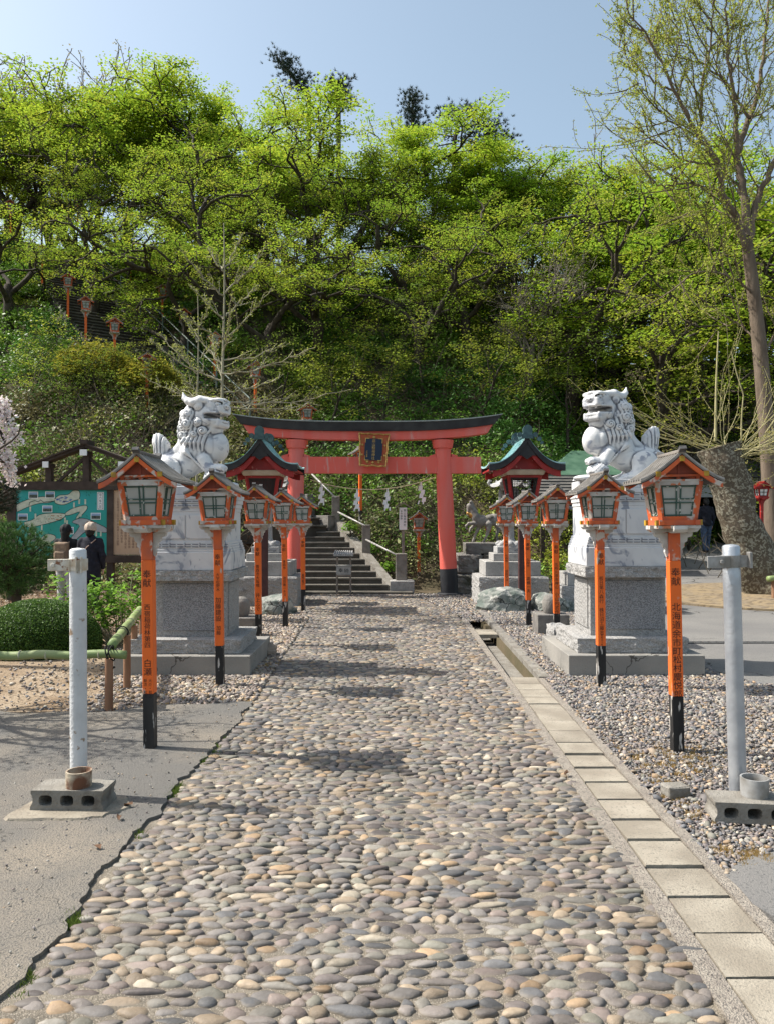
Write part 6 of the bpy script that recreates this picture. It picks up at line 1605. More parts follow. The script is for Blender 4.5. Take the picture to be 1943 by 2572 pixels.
def pipe(name, x, y, h_, R, m, mb_, lean, label, side, old):
    root = empty(name, (x, y, 0.0)); root.rotation_euler = (0, lean, 0); tag(root, label, 'pipe')
    mb = MB(); zs = [0, .4, .8, 1.2, h_-.006, h_]; mb.lathe([(R*1.0, z_) for z_ in zs[:-1]]+[(R-.004, h_), (R*.7, h_+.006), (.001, h_+.010)], 36, cap=False); mb.build('tube', M[m], root, auto=.8)
    mb = MB(); zc = h_-.085; hh = .033
    mb.lathe([(R+.001, zc-hh), (R+.007, zc-hh), (R+.007, zc+hh), (R+.001, zc+hh), (R+.001, zc-hh)], 36, cap=False)
    mb.box(-R-.105, -R+.02, -R-.004, -R+.004, zc-hh, zc+hh, bv=.002); mb.box(-R-.105, -R+.01, -R+.010, -R+.016, zc-hh, zc+hh, bv=.002) if side < 0 else mb.box(-R-.055, -R+.02, -R+.012, -R+.02, zc-hh, zc+hh, bv=.002)
    if side > 0: mb.box(R-.01, R+.045, -R+.01, -R+.018, zc-hh, zc+hh, bv=.002); mb.box(R+.03, R+.045, -R-.012, -R+.03, zc-hh-.005, zc+hh+.018, bv=.002)
    else: mb.box(R-.035, R-.03, -R-.02, -R+.0, zc-.045, zc+.045); mb.box(R-.012, R-.006, -R-.014, -R+.01, zc-.045, zc+.045)
    cl = mb.build('clamp', M[mb_], root, auto=.6)
    mb = MB(); mb.lathe([(.013, 0), (.013, .009), (.008, .011)], 6, T=Matrix.Translation((-R-.075 if side < 0 else -R-.028, -R-.004, zc))@Matrix.Rotation(math.pi/2, 4, 'X')); mb.build('bolt', M[mb_], cl)
    return root
pipe('painted_pipe', -1.745, 4.42, 1.405, .0465, 'whitepaint', 'rustypaint', math.radians(-.5), 'white painted steel pipe with a rusty clamp, left side of the path', -1, True)
pipe('galvanised_pipe', 1.935, 4.30, 1.43, .0465, 'galv', 'galvmatt', math.radians(-1.3), 'bare grey galvanised pipe with a bolted clamp, right side of the path', 1, False)

# ------------------------------------------------------------------ bamboo rails
def bamboo(root, p, q, R, nodes, m=M['bamboo']):
    p = np.array(p); q = np.array(q); mb = MB(); mn = MB(); n = nodes*4
    P = [p+(q-p)*i/n+np.array([0, 0, .006*math.sin(i*.7)]) for i in range(n+1)]; mb.tube(P, R, 16); o = mb.build('bamboo_pole', m, root, smooth=True)
    for i in range(1, nodes):
        c = p+(q-p)*i/nodes; d = (q-p)/np.linalg.norm(q-p); mn.tube([c-d*.008, c-d*.002, c+d*.002, c+d*.008], [R+.0005, R+.004, R+.004, R+.0005], 16)
    mn.build('bamboo_node', M['bamboo_node'], o, smooth=True)
bf = empty('bamboo_fence', (-2.3, 6.4, 0)); tag(bf, 'low fence of green bamboo rails on brown stakes round the garden bed', 'fence')
L0 = np.array([-2.3, 6.4, 0])
zr = .455
a = np.array(pp(-80, 1660, 6.45)); a[2] = zr; b = np.array(pp(318, 1646, 6.48)); b[2] = zr+.005
bamboo(bf, a-L0, b-L0, .036, 6)
a2 = np.array(pp(283, 1650, 6.52)); a2[2] = zr+.075; b2 = np.array(pp(352, 1545, 9.3)); b2[2] = zr+.06
bamboo(bf, a2-L0, b2-L0, .040, 7)
for X, Yb, hh in ((276, 1785, zr-.02), (310, 1685, .50), (328, 1648, .49), (350, 1600, .48)):
    if X == 276: x_, y_ = gp(X, Yb)
    else:
        t = {310: .28, 328: .55, 350: .92}[X]; x_, y_ = (a2+(b2-a2)*t)[:2]; x_ += .05
    mb = MB(); mb.lathe([(.034, -.05), (.033, hh)], 14, c=(x_-L0[0], y_-L0[1]+.0, 0)); mb.build('stake', M['postwood'], bf, auto=.8)
mb = MB()
for k in range(3):
    c = np.array([gp(276, 1785)[0], 6.45, zr])-L0
    ang = np.linspace(0, 2*np.pi, 20); mb.tube([(c[0]+(.012*k-.012)+.05*math.sin(t)*.4*(1 if k % 2 else -1), c[1]+.056*math.cos(t), c[2]+.02+.062*math.sin(t)) for t in ang], .006, 5)
ang = np.linspace(0, 2*np.pi, 16); mb.tube([(c[0]+.038*math.cos(t), c[1]+.038*math.sin(t), c[2]-.10) for t in ang], .006, 5)
c = (a2+(b2-a2)*.28)-L0; mb.tube([(c[0]+.055*math.cos(t), c[1]+.01, c[2]+.055*math.sin(t)) for t in ang], .007, 5); mb.build('black_cord', M['cord'], bf)
bf2 = empty('bamboo_fence', (7.6, 15.4, 0)); tag(bf2, 'end of a low bamboo rail on a brown stake under the leaning plane tree', 'fence')
p_ = np.array(pp(1928, 1454, 14.6)); bamboo(bf2, p_-[7.6, 15.4, 0], p_+[2.2, .9, 0]-np.array([7.6, 15.4, 0]), .055, 5)
for dx in (.12, 1.5): mb = MB(); mb.lathe([(.045, 0), (.042, p_[2]-.02)], 12, c=(p_[0]-7.6+dx, p_[1]-15.4+.3*dx, .05)); mb.build('stake', M['postwood'], bf2)

# metal grating across the road
x0, y0 = gp(1765, 1617); mb = MB(); 
for i in range(60): mb.box(3.35+.1*i, 3.35+.1*i+.07, y0-.05, y0+.05, .014, .020)
mb.box(3.3, 9.4, y0-.07, y0-.052, .013, .022); mb.box(3.3, 9.4, y0+.052, y0+.07, .013, .022); tag(mb.build('drain_grating', M['grate']), 'narrow steel drain grating across the asphalt behind the lion', 'drain grating')

# ------------------------------------------------------------------ buildings on the right
hb_ = empty('open_building', (14.5, 27.5, 0)); tag(hb_, 'building with white fascia over a dark open front at the end of the road', 'building')
gz = .6
mb = MB(); x0 = 10.6-14.5; x1 = 8.0; mb.box(x0, x1, 0, .15, 2.45, 3.25); mb.build('fascia', M['wallwhite'], hb_)
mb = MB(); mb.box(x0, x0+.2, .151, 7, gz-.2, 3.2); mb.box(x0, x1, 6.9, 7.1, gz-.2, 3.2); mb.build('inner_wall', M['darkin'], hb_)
mb = MB(); mb.add([(x0-.6, -.7, 3.25), (x1+1, -.7, 3.25), (x1+1, 3.6, 4.7), (x0-.6, 3.6, 4.7), (x1+1, 8, 3.25), (x0-.6, 8, 3.25)], [(0, 1, 2, 3), (3, 2, 4, 5)]); mb.add([(x0-.6, -.7, 3.12), (x1+1, -.7, 3.12), (x1+1, 8, 3.12), (x0-.6, 8, 3.12)], [(3, 2, 1, 0)]); mb.add([(x0-.6, -.7, 3.12), (x1+1, -.7, 3.12), (x1+1, -.7, 3.25), (x0-.6, -.7, 3.25)], [(0, 1, 2, 3)]); mb.build('roof', M['slat'], hb_)
mb = MB(); mb.box(2.0, 8.0, -.4, -.2, 2.3, 3.1); mb.build('blue_wall', M['wallblue'], hb_)
for xx in (x0+.3, x0+3.1, 1.8, 5): mb = MB(); mb.box(xx, xx+.16, .02, .14, gz-.3, 2.449); mb.build('pillar', M['darkwood'], hb_)
hut = empty('low_shed', (5.2, 20.5, 0)); tag(hut, 'low shed with slatted front roof and dark green sheet roof behind the right lion', 'shed')
mb = MB(); z0 = pp(0, 1243, 20)[2]
mb.add([(-1.5, -1.4, z0-.02), (.9, -1.4, z0-.02), (.8, -.2, z0+.5), (-1.2, -.2, z0+.5), (-1.5, -1.4, z0-.08), (.9, -1.4, z0-.08), (.8, -.2, z0+.42), (-1.2, -.2, z0+.42)], [(0, 1, 2, 3), (7, 6, 5, 4), (0, 4, 5, 1), (1, 5, 6, 2), (3, 7, 4, 0)])
for i in range(7): u = i/6; mb.beam((-1.5+.3*u, -1.4+1.2*u, z0+.52*u), (.9-.1*u, -1.4+1.2*u, z0+.52*u), .04, .03)
mb.build('slatted_roof', M['slat'], hut)
mb = MB(); mb.add([(-1.3, -.1, z0+.25), (1.9, -.1, z0+.35), (1.4, 1.8, z0+1.35), (.1, 1.8, z0+1.35), (-1.3, 3.0, z0+.2), (1.9, 3.0, z0+.2)], [(0, 1, 2, 3), (3, 2, 5, 4), (0, 3, 4), (1, 5, 2)]); mb.build('green_roof', M['tarp'], hut)
mb = MB()
for xx in (-1.35, .75, 1.7): mb.box(xx-.05, xx+.05, -1.3, -1.2, 0, z0-.06)
mb.build('post', M['darkwood'], hut)
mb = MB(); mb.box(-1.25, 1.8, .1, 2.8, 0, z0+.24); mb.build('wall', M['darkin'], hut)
# ------------------------------------------------------------------ tree growing
def grow(r, P, D, L, rad, lvl, cfg, out, tips):
    n = cfg.get('seg', 6); p = np.array(P, float); d = np.array(D, float); pts = [p.copy()]; ds = [d.copy()]
    w = cfg['wander'][lvl]; up = cfg['up'][lvl]
    for i in range(n):
        d = d+r.normal(0, w, 3); d[2] += up; d /= np.linalg.norm(d); p = p+d*L/n; pts.append(p.copy()); ds.append(d.copy())
    last = lvl == len(cfg['k'])
    end = .30 if last else cfg.get('taper', .62)
    out.append((np.array(pts), rad*np.linspace(1, end, n+1), [8, 6, 5, 4, 3, 3][min(lvl, 5)]))
    if last:
        for t in (.45, .8, 1.0): tips.append(pts[int(round(t*n))])
        return
    k = cfg['k'][lvl]; k = int(k+(r.random() < (k % 1))) ; az0 = r.uniform(0, 6.28)
    for i in range(k):
        t = cfg['t0'][lvl]+(1-cfg['t0'][lvl])*((i+.6*r.random())/max(k-1, 1)); t = min(t, 1.0)
        q = t*n; a = int(min(q, n-1)); P1 = pts[a]+(pts[a+1]-pts[a])*(q-a); dd = ds[min(a+1, n)]
        az = az0+i*2.4+r.normal(0, .3); ang = math.radians(cfg['ang'][lvl])*r.uniform(.7, 1.2)
        if i == k-1 and cfg.get('leader', True): ang *= .45
        ref = np.array([0, 0, 1.0]) if abs(dd[2]) < .95 else np.array([1.0, 0, 0])
        u = np.cross(dd, ref); u /= np.linalg.norm(u); v = np.cross(dd, u)
        nd = dd*math.cos(ang)+(u*math.cos(az)+v*math.sin(az))*math.sin(ang)
        rr = rad*(1+(end-1)*t)*cfg.get('rr', .66)*r.uniform(.85, 1.1)
        grow(r, P1, nd, L*cfg['lr'][lvl]*r.uniform(.75, 1.2), rr, lvl+1, cfg, out, tips)
def wood(out, minr=.0):
    V = []; Fs = []; n = 0
    for pts, rad, s in out:
        if len(pts) < 2: continue
        v, f = tube_geo(pts, np.maximum(rad, minr), s, cap=False)
        V.append(v); Fs.append(np.array(f)+n); n += len(v)
    return np.concatenate(V), np.concatenate(Fs)
def clump(tips, per, rx, rz, r):
    T = np.array(tips); n = len(T)*per; idx = np.repeat(np.arange(len(T)), per)
    o = r.normal(0, 1, (n, 3)); o /= np.linalg.norm(o, axis=1, keepdims=True); o *= r.random((n, 1))**.4
    return T[idx]+o*np.array([rx, rx, rz]), idx
MAPLE = dict(k=[4, 4.5, 4.5, 4.5], wander=[.12, .20, .24, .26, .26], up=[.03, .05, .02, .0, .0], t0=[.6, .5, .4, .35], ang=[46, 42, 48, 55], lr=[.95, .58, .55, .50], taper=.66, rr=.68, leader=False)
OPEN = dict(k=[3, 3.5, 4, 4], wander=[.16, .24, .27, .28, .28], up=[.02, .05, .02, .0, .0], t0=[.55, .5, .4, .35], ang=[50, 46, 50, 55], lr=[.95, .62, .55, .50], taper=.68, rr=.70, leader=False)
def make_tree(name, seed, cfg, H, L0, r0, per, rx, rz, lsize, cols, wd='bark', lm='leaf_spring', leafup=.9, lean=(0, 0, 1), minr=.006, asp=.75):
    r = rnd(seed); out = []; tips = []
    D = np.array(lean, float); D /= np.linalg.norm(D)
    grow(r, (0, 0, -.3), D, L0, r0, 0, cfg, out, tips)
    V, Fq = wood(out, minr); T = np.array(tips); s = H/(T[:, 2].max()+.1)
    V *= s; tips = T*s
    root = empty(name)
    np_mesh('trunk', V, Fq, M[wd], root, smooth=True)
    if per:
        C, idx = clump(tips, per, rx, rz, r); sz = r.uniform(lsize*.7, lsize*1.35, len(C))
        v, f = leaves(C, sz, seed+5, up=leafup, asp=asp)
        cols = np.array(cols); base = cols[r.choice(len(cols), len(tips))][idx]*r.uniform(.75, 1.25, (len(C), 1))
        np_mesh('crown', v, f, M[lm], root, col=base)
    return root
YG = [(.35, .46, .038), (.30, .43, .040), (.39, .45, .040), (.25, .39, .038)]
GG = [(.23, .37, .032), (.29, .42, .035), (.19, .32, .032)]
OL = [(.27, .34, .045), (.33, .35, .05), (.23, .31, .042)]
variants = []
for i, (sd_, L0, cols, lean, per, cf) in enumerate(((101, 3.2, YG, (0, 0, 1), 36, MAPLE), (102, 2.8, YG, (.25, 0, 1), 34, MAPLE), (103, 3.0, YG+OL, (-.3, .1, 1), 33, MAPLE), (104, 2.9, GG, (.1, 0, 1), 37, MAPLE), (105, 2.6, OL+YG, (.45, -.1, 1), 33, MAPLE), (106, 3.0, YG, (-.15, -.2, 1), 34, MAPLE),
        (107, 2.6, YG+OL, (.4, -.1, 1), 20, OPEN), (108, 2.4, OL+YG, (-.45, 0, 1), 19, OPEN), (109, 2.6, GG+OL, (.15, -.2, 1), 22, OPEN))):
    variants.append(make_tree('maple_tree', sd_, cf, 10.0, L0, .185, per, .52, .17, .088, cols, lean=lean, minr=.014))
def place_tree(src, X, d, Ytop, rz, label, group, first, xs_=1.0, H=10.0, zoff=-.15):
    x = (X-CX)*d/F; z0 = float(ground(x, d))+zoff; zt = CAM_Z-(Ytop-HY)*d/F; s = (zt-z0)/H
    o = src if first else copy_tree(src)
    if src.name not in _tv:
        k = [c for c in src.children if c.name.startswith('crown')] or [c for c in src.children if c.name.startswith('trunk')]
        a = np.empty(len(k[0].data.vertices)*3, np.float32); k[0].data.vertices.foreach_get('co', a); _tv[src.name] = a.reshape(-1, 3)[::3]
    Q = _tv[src.name]; c, sn = math.cos(rz), math.sin(rz); fx = xs_*(1.25 if d > 35 else 1.1)
    for _ in range(12):                      # fit the crown's top to the skyline seen from the path
        sx = s**.7*fx; px = (Q[:, 0]*c-Q[:, 1]*sn)*sx+x; py = (Q[:, 0]*sn+Q[:, 1]*c)*sx+d; pz = Q[:, 2]*s+z0
        el = np.percentile((pz-CAM_Z)/py, 99.96); s *= 1+.8*(((HY-Ytop)/F-el)*d/(s*H))
        s = max(s, .15)
    sx = s**.7*fx
    o.location = (x, d, z0); o.rotation_euler = (0, 0, rz); o.scale = (sx, sx, s)
    return tag(o, label, 'tree', group)
_tv = {}
used = set()
hill = [
 (-150, 42, 150, 0, 'spring-green tree at the far left end of the ridge'),
 (40, 43, 128, 1, 'tall yellow-green tree on the ridge under the bare grey treetops'),
 (215, 41, 122, 2, 'yellow-green tree on the ridge above the top of the stairs'),
 (385, 42, 132, 0, 'broad yellow-green ridge tree left of the tallest twiggy tip'),
 (560, 40, 125, 5, 'ridge tree whose thin tip rises highest over the left crowns'),
 (700, 40, 185, 1, 'ridge tree crown left of the dark leaning conifer tip'),
 (840, 39, 200, 2, 'bright ridge tree just right of the dark leaning conifer tip'),
 (985, 38, 228, 0, 'tall yellow-green ridge tree left of the dark pine crown'),
 (1110, 37, 345, 4, 'olive-tinted ridge tree below the dark pine crown'),
 (1235, 37, 385, 5, 'ridge tree between the dark pine and the fresh green tree'),
 (1370, 36, 345, 3, 'fresh pure-green tree on the ridge under the open sky'),
 (1500, 36, 350, 1, 'yellow ridge tree left of the tall sparse tree'),
 (1640, 37, 300, 0, 'large yellow-green ridge tree behind the tall sparse tree limbs'),
 (1800, 38, 330, 3, 'green ridge tree behind the trunk of the tall sparse tree'),
 (1960, 38, 350, 5, 'yellow-green ridge tree at the far right end of the ridge'),
 (110, 34, 330, 6, 'gnarled tree leaning over the upper stairs on the left'),
 (330, 34, 265, 7, 'dense tree directly right of the upper stairs'),
 (640, 29, 350, 6, 'dark forked tree on the slope behind the bare sapling'),
 (500, 34, 240, 8, 'tree with twisting dark limbs above the round bright shrub'),
 (890, 33.5, 300, 7, 'twin-trunked tree on the crest above the middle of the torii'),
 (1080, 33, 380, 6, 'olive tree on the crest right of the twin-trunked tree'),
 (1260, 32, 440, 8, 'fresh green tree on the crest above the right lantern roof'),
 (1430, 29, 440, 7, 'slanting yellow tree on the slope above the right lion\'s head'),
 (1600, 33, 430, 0, 'yellow-green tree behind the left limbs of the tall sparse tree'),
 (1790, 33, 450, 6, 'slope tree hidden behind the lower trunk of the tall sparse tree'),
 (20, 29, 480, 7, 'crooked tree at the left edge beside the hillside stairs'),
 (240, 31, 470, 8, 'dark-limbed tree leaning across the middle of the upper stairs'),
 (560, 31.5, 420, 7, 'crooked tree with low limbs just behind the sapling tip'),
 (760, 32, 400, 8, 'green crooked tree on the crest above the left torii pillar'),
 (820, 29, 520, 6, 'low spreading tree on the slope above the torii plaque'),
 (990, 31, 450, 8, 'fresh green tree bridging the gap above the torii centre'),
 (1040, 28, 560, 7, 'low tree on the slope above the torii beam, right of the plaque'),
 (1180, 29, 540, 8, 'green tree on the slope above the right tip of the torii beam'),
 (1340, 30, 500, 6, 'yellow-green tree between the torii tip and the right lion'),
 (450, 28, 560, 8, 'green tree on the slope right of the broad-roofed hillside lantern'),
 (690, 27.5, 590, 7, 'low forked tree above the left end of the torii beam'),
 (1660, 28, 560, 8, 'green tree behind the shoots of the cut plane tree'),
 (1890, 29, 520, 7, 'low tree at the right edge behind the tall trunk'),
 (1500, 26, 600, 6, 'low crooked tree with a long bare limb above the right lion'),
]
rr = random.Random(12)
for X, d, Yt, v, lab in hill:
    place_tree(variants[v], X, d, Yt, rr.uniform(0, 6.28), lab, 'trees on the hillside ridge', v not in used, xs_=rr.uniform(.95, 1.15)); used.add(v)
# slender slope trees amid the undergrowth
SL = dict(k=[5, 4, 4], wander=[.07, .16, .2, .2], up=[.05, .06, .03, .02], t0=[.35, .3, .3], ang=[42, 45, 50], lr=[.62, .6, .55], taper=.5, rr=.5)
sv = [make_tree('slender_tree', 201+i, SL, 5.0, 2.6, .06, 9, .30, .16, .075, c, lean=l, wd='bark') for i, (c, l) in enumerate(((OL, (.1, 0, 1)), ([(.13, .20, .03), (.17, .24, .035)], (-.2, 0, 1)), ([(.24, .27, .035), (.2, .26, .03)], (.3, 0, 1))))]
slim_skip = 0
slim = [(820, 37.5, 560, 'on the crest behind the twin-trunked tree'), (930, 37.5, 560, 'on the crest under the highest centre crown'), (700, 38, 540, 'on the crest left of the twin-trunked tree'), (1040, 37, 580, 'on the crest right of the centre'), (1160, 37, 590, 'on the crest below the broad pine'), (600, 38, 520, 'on the crest above the sapling'), (480, 38, 500, 'on the crest above the round shrub'), (1300, 36, 600, 'on the crest below the fresh green tree'), (1450, 36, 600, 'on the crest above the right lion'), (1570, 36, 620, 'on the crest left of the tall trunk'), (300, 40, 450, 'on the crest right of the top of the stairs'), (90, 41, 440, 'on the crest left of the top of the stairs'), (60, 24, 780, 'far left under the stairs'), (180, 23, 870, 'behind the notice board roof'), (300, 24, 850, 'left of the two hillside lanterns'), (430, 23, 880, 'just left of the left lion\'s ear'), (700, 25, 800, 'above the left end of the torii'), (800, 24, 830, 'over the lantern on the torii beam'), (950, 25, 760, 'above the torii plaque'), (1060, 26, 700, 'above the right half of the torii beam'), (1190, 25, 780, 'above the right tip of the torii beam'), (1290, 25, 800, 'above the right copper-roofed lantern'), (1420, 25, 790, 'left of the right lion\'s head'), (1640, 26, 760, 'right of the right lion\'s head'), (1740, 25, 800, 'behind the vertical shoots of the cut plane tree'), (1860, 28, 780, 'far right behind the tall trunk'), (600, 31, 620, 'high on the slope behind the sapling tip'), (1130, 30, 620, 'high on the slope right of centre'), (760, 30, 640, 'high on the slope left of centre'), (1330, 30, 650, 'high on the slope above the right lion')]
u2 = set()
for i, (X, d, Yt, lab) in enumerate(slim):
    v = i % 3; place_tree(sv[v], X, d, Yt, rr.uniform(0, 6.28), 'slender leafy young tree '+lab, 'slender young trees on the slope', v not in u2, H=5.0); u2.add(v)

# bushes: domes of leaves
def bush(name, c, R, n, ls, cols, seed, label, m='leaf_dark', core=None, up=.3, cat='shrub', group=None, asp=.6, jit=.12, bumps=0.0):
    r = rnd(seed); root = empty(name, c); tag(root, label, cat, group)
    th = r.uniform(0, 6.283, n); ct = r.uniform(-.25, 1, n); st_ = np.sqrt(1-ct**2); k = 1-np.abs(r.normal(0, jit, n))
    bmp = 1+bumps*np.sin(th*5+ct*7)*np.cos(ct*9+th*2)
    C = np.stack([R[0]*st_*np.cos(th)*k*bmp, R[1]*st_*np.sin(th)*k*bmp, R[2]*ct*k*bmp], 1)
    v, f = leaves(C, r.uniform(ls*.7, ls*1.3, n), seed+1, up=up, asp=asp); cols = np.array(cols)
    np_mesh('foliage', v, f, M[m], root, col=cols[r.choice(len(cols), n)]*r.uniform(.7, 1.3, (n, 1)))
    out = []; tp = []
    grow(r, (0, 0, -c[2]*0-.35*R[2]-.1), (0, 0, 1), R[2]*.7, .03, 0, dict(k=[6, 5], wander=[.1, .2, .2], up=[.02, .02, .02], t0=[.1, .3], ang=[60, 50], lr=[.9, .6]), out, tp)
    v, f = wood(out, .004); v = v*np.array([R[0]/max(R[2], .01)*.8, R[1]/max(R[2], .01)*.8, 1]); np_mesh('stem', v, f, M[core or 'bark'], root)
    return root
bush('clipped_shrub', ((98-CX)*9.35/F, 9.35, .12), (.74, .62, .52), 60000, .020, [(.06, .13, .022), (.10, .19, .035), (.04, .09, .018), (.14, .24, .045)], 301, 'dense dark green clipped round shrub behind the bamboo rail', up=.2, jit=.035, cat='shrub')
cs = [o_ for o_ in bpy.data.objects if o_.name == 'clipped_shrub'][0]
mb = MB(); mb.lathe([(.60*math.cos(t), .44*math.sin(t)) for t in np.linspace(-.5, 1.56, 10)], 24); M['shrubcore'] = mat('shrubcore', (.018, .03, .010), rough=1); oc = mb.build('inner_core', M['shrubcore'], cs, smooth=True); oc.scale = (1.05, .9, 1)  # solid dark core, added so the leaf shell is not see-through
bush('round_shrub', ((400-CX)*34/F, 33.6, float(ground((400-CX)*34/F, 33.6))+.35), (1.75, 1.3, 1.25), 6000, .13, [(.20, .31, .025), (.25, .35, .03)], 302, 'round bright yellow-green shrub beside the upper stairs', m='leaf_spring', up=1, jit=.12)
for i, (X, Y, d, R, lab) in enumerate(((235, 930, 24, (1.3, .9, .9), 'left'), (370, 960, 23.5, (1.0, .8, .8), 'right'))):
    x, y, z = pp(X, Y, d)
    z = max(z, float(ground(x, y))+.2); bush('yellow_shrub', (x, y, z), R, 3600, .10, [(.25, .24, .03), (.30, .27, .035), (.20, .23, .03)], 310+i, 'olive-yellow spring shrub low on the hillside, %s one of the pair' % lab, m='leaf_spring', up=.8, jit=.22, group='yellow shrubs low on the hill', bumps=.15)
# bright leafy shrub with open stems
r = rnd(330); root = empty('leafy_shrub', ((300-CX)*9.9/F, 9.9, 0)); tag(root, 'open shrub with fresh bright green leaves on pale stems behind the bamboo fence', 'shrub')
out = []; C = []; 
for i in range(34):
    tx = r.uniform(-.85, .30); tz = r.uniform(.42, .92)-.25*max(0, -tx-.4); ty = r.uniform(-.35, .35); p = np.array([0+tx*.18, ty*.2, 0.0]); e = np.array([tx, ty, tz]); m_ = (p+e)/2+np.array([0, 0, -.06])+r.normal(0, .03, 3)
    out.append((np.array([p, (p+m_)/2, m_, (m_+e)/2, e]), np.array([.010, .009, .007, .005, .003]), 4))
    for q in (e, (m_+e)/2, e*.9+m_*.1):
        for _ in range(14): C.append(q+r.normal(0, .055, 3))
V, Fq = wood(out); np_mesh('stem', V, Fq, M['bark_pale'], root); C = np.array(C); v, f = leaves(C, r.uniform(.05, .095, len(C)), 331, up=.7, asp=.62)
np_mesh('foliage', v, f, M['leaf_spring'], root, col=np.array([(.17, .33, .035), (.22, .38, .05), (.12, .25, .03)])[r.choice(3, len(C))])
# small bright plants by the stair wall
for i, (X, Y, d, lab) in enumerate(((880, 1330, 19.4, 'between the upper two stone pillars'), (975, 1430, 18.1, 'at the foot of the sloping stair wall'), (930, 1385, 19.0, 'halfway up beside the stair wall'))):
    x, y, z = pp(X, Y, d); bush('leafy_plant', (x, y, z), (.22, .2, .22), 260, .07, [(.14, .28, .03), (.2, .34, .045)], 340+i, 'small bright green broad-leaved plant '+lab, m='leaf_spring', up=.7, jit=.3, cat='plant', group='small plants beside the stair wall')

# ------------------------------------------------------------------ needles
def needles(C, D, ln, n, r, w=.006):
    k = len(C); idx = np.repeat(np.arange(k), n); m = k*n
    d = D[idx]+r.normal(0, .55, (m, 3)); d /= np.linalg.norm(d, axis=1, keepdims=True); a = C[idx]; b = a+d*ln*r.uniform(.7, 1.1, (m, 1))
    s = np.cross(d, r.normal(0, 1, (m, 3))); s /= np.linalg.norm(s, axis=1, keepdims=True)
    V = np.stack([a-s*w/2, a+s*w/2, b], 1); return V.reshape(-1, 3), np.arange(3*m).reshape(m, 3)
def pine(name, loc, seed, R, ntuft, ln, nn, w, cols, label, stem=None):
    r = rnd(seed); root = empty(name, loc); tag(root, label, 'pine tree' if 'pine' in name else 'tree')
    d = r.normal(0, 1, (ntuft, 3)); d /= np.linalg.norm(d, axis=1, keepdims=True); C = d*r.random((ntuft, 1))**.35*np.array(R)
    V, Fq = needles(C, d*.7+np.array([0, 0, .6]), ln, nn, r, w); cols = np.array(cols); np_mesh('needles', V, Fq, M['needle'], root, col=cols[r.choice(len(cols), len(Fq))])
    out = []
    for i in range(min(ntuft, 160)): c = C[i]; out.append((np.array([[0, 0, -R[2]*.8], c*.5+[0, 0, -.1], c]), np.array([.025, .015, .006]), 4))
    if stem: out.append((np.array(stem), np.full(len(stem), .07), 8))
    V, Fq = wood(out); np_mesh('branches', V, Fq, M['bark'], root); return root
pine('pine_bush', (-5.45, 11.2, 1.02), 401, (.62, .6, .55), 1500, .09, 26, .005, [(.06, .14, .03), (.10, .20, .045), (.035, .085, .02)], 'rounded dark green garden pine at the photo\'s left edge', stem=[(.1, 0, -1.05), (.12, 0, -.5), (0, 0, 0)])
pine('dark_conifer', (-4.55, 8.6, 1.86), 402, (.46, .45, .25), 420, .07, 26, .005, [(.012, .028, .014), (.02, .04, .018)], 'very dark conifer foliage at the left edge below the white blossoms', stem=[(-.7, 0, -1.9), (-.6, 0, -.9), (-.2, 0, 0)])
mbp = MB(); mbp.lathe([(.06, -.02), (.058, .20)], 10); o = mbp.build('short_post', M['greywood'], None, auto=.8); o.location = ((35-CX)*11/F, 11.0, 0); tag(o, 'short grey wooden post under the garden pine', 'post')

# ridge pines (dark, layered) and bare trees
def ridge_pine(X, d, Ytop, Ybot, wpx, seed, label, lean=0.0):
    x, y, zt = pp(X, Ytop, d); zb = pp(X, Ybot, d)[2]; z0 = float(ground(x, y)); r = rnd(seed); root = empty('ridge_pine', (x, y, z0)); tag(root, label, 'pine tree', 'dark pines standing behind the ridge')
    H = zt-z0; hb_ = zb-z0; w = wpx*d/F/2; C = []; D = []; out = [(np.array([[0, 0, -.3], [0, 0, hb_], [lean, 0, H*.99]]), np.array([.2, .15, .04]), 6)]
    for i in range(15):
        t = (i+r.random())/15; z_ = hb_+(H-hb_)*t; rad = w*(1.05-.55*t)*r.uniform(.7, 1.15); az = i*2.4; tl = lean*(z_-hb_)/(H-hb_)
        e = np.array([tl+rad*math.cos(az), rad*math.sin(az)*.8, z_+.15]); c0 = np.array([tl, 0, z_-.1]); out.append((np.array([c0, (c0+e)/2, e]), np.array([.05, .035, .015]), 4))
        for _ in range(26): q = c0+(e-c0)*r.uniform(.35, 1.08)+r.normal(0, 1, 3)*np.array([.34, .3, .16]); C.append(q); D.append(np.array([(q-c0)[0], (q-c0)[1], .8])/1.2)
    V, Fq = needles(np.array(C), np.array(D), .24, 20, r, .025); np_mesh('needles', V, Fq, M['needle'], root, col=np.array([(.022, .045, .03), (.035, .065, .035), (.015, .03, .02)])[r.choice(3, len(Fq))])
    V, Fq = wood(out); np_mesh('trunk', V, Fq, M['bark'], root)
ridge_pine(1140, 43, 262, 360, 210, 411, 'dark pine with a flat broad crown breaking the skyline at the centre', .3)
ridge_pine(1228, 44, 302, 380, 170, 412, 'smaller dark pine crown just right of the broad dark pine')
ridge_pine(775, 46, 128, 235, 55, 413, 'dark conifer with a leaning pointed tip above the left-centre crowns', -1.9)
ridge_pine(850, 46, 192, 260, 60, 414, 'small dark conifer tip right of the leaning dark tip')
ridge_pine(1035, 46, 225, 330, 40, 415, 'tiny dark conifer top at the right end of the highest crowns')
BARE = dict(k=[5, 5, 5, 4], wander=[.05, .1, .13, .15, .16], up=[.03, .07, .06, .05, .03], t0=[.4, .3, .25, .25], ang=[32, 34, 38, 40], lr=[.7, .62, .6, .55], taper=.5, rr=.55)
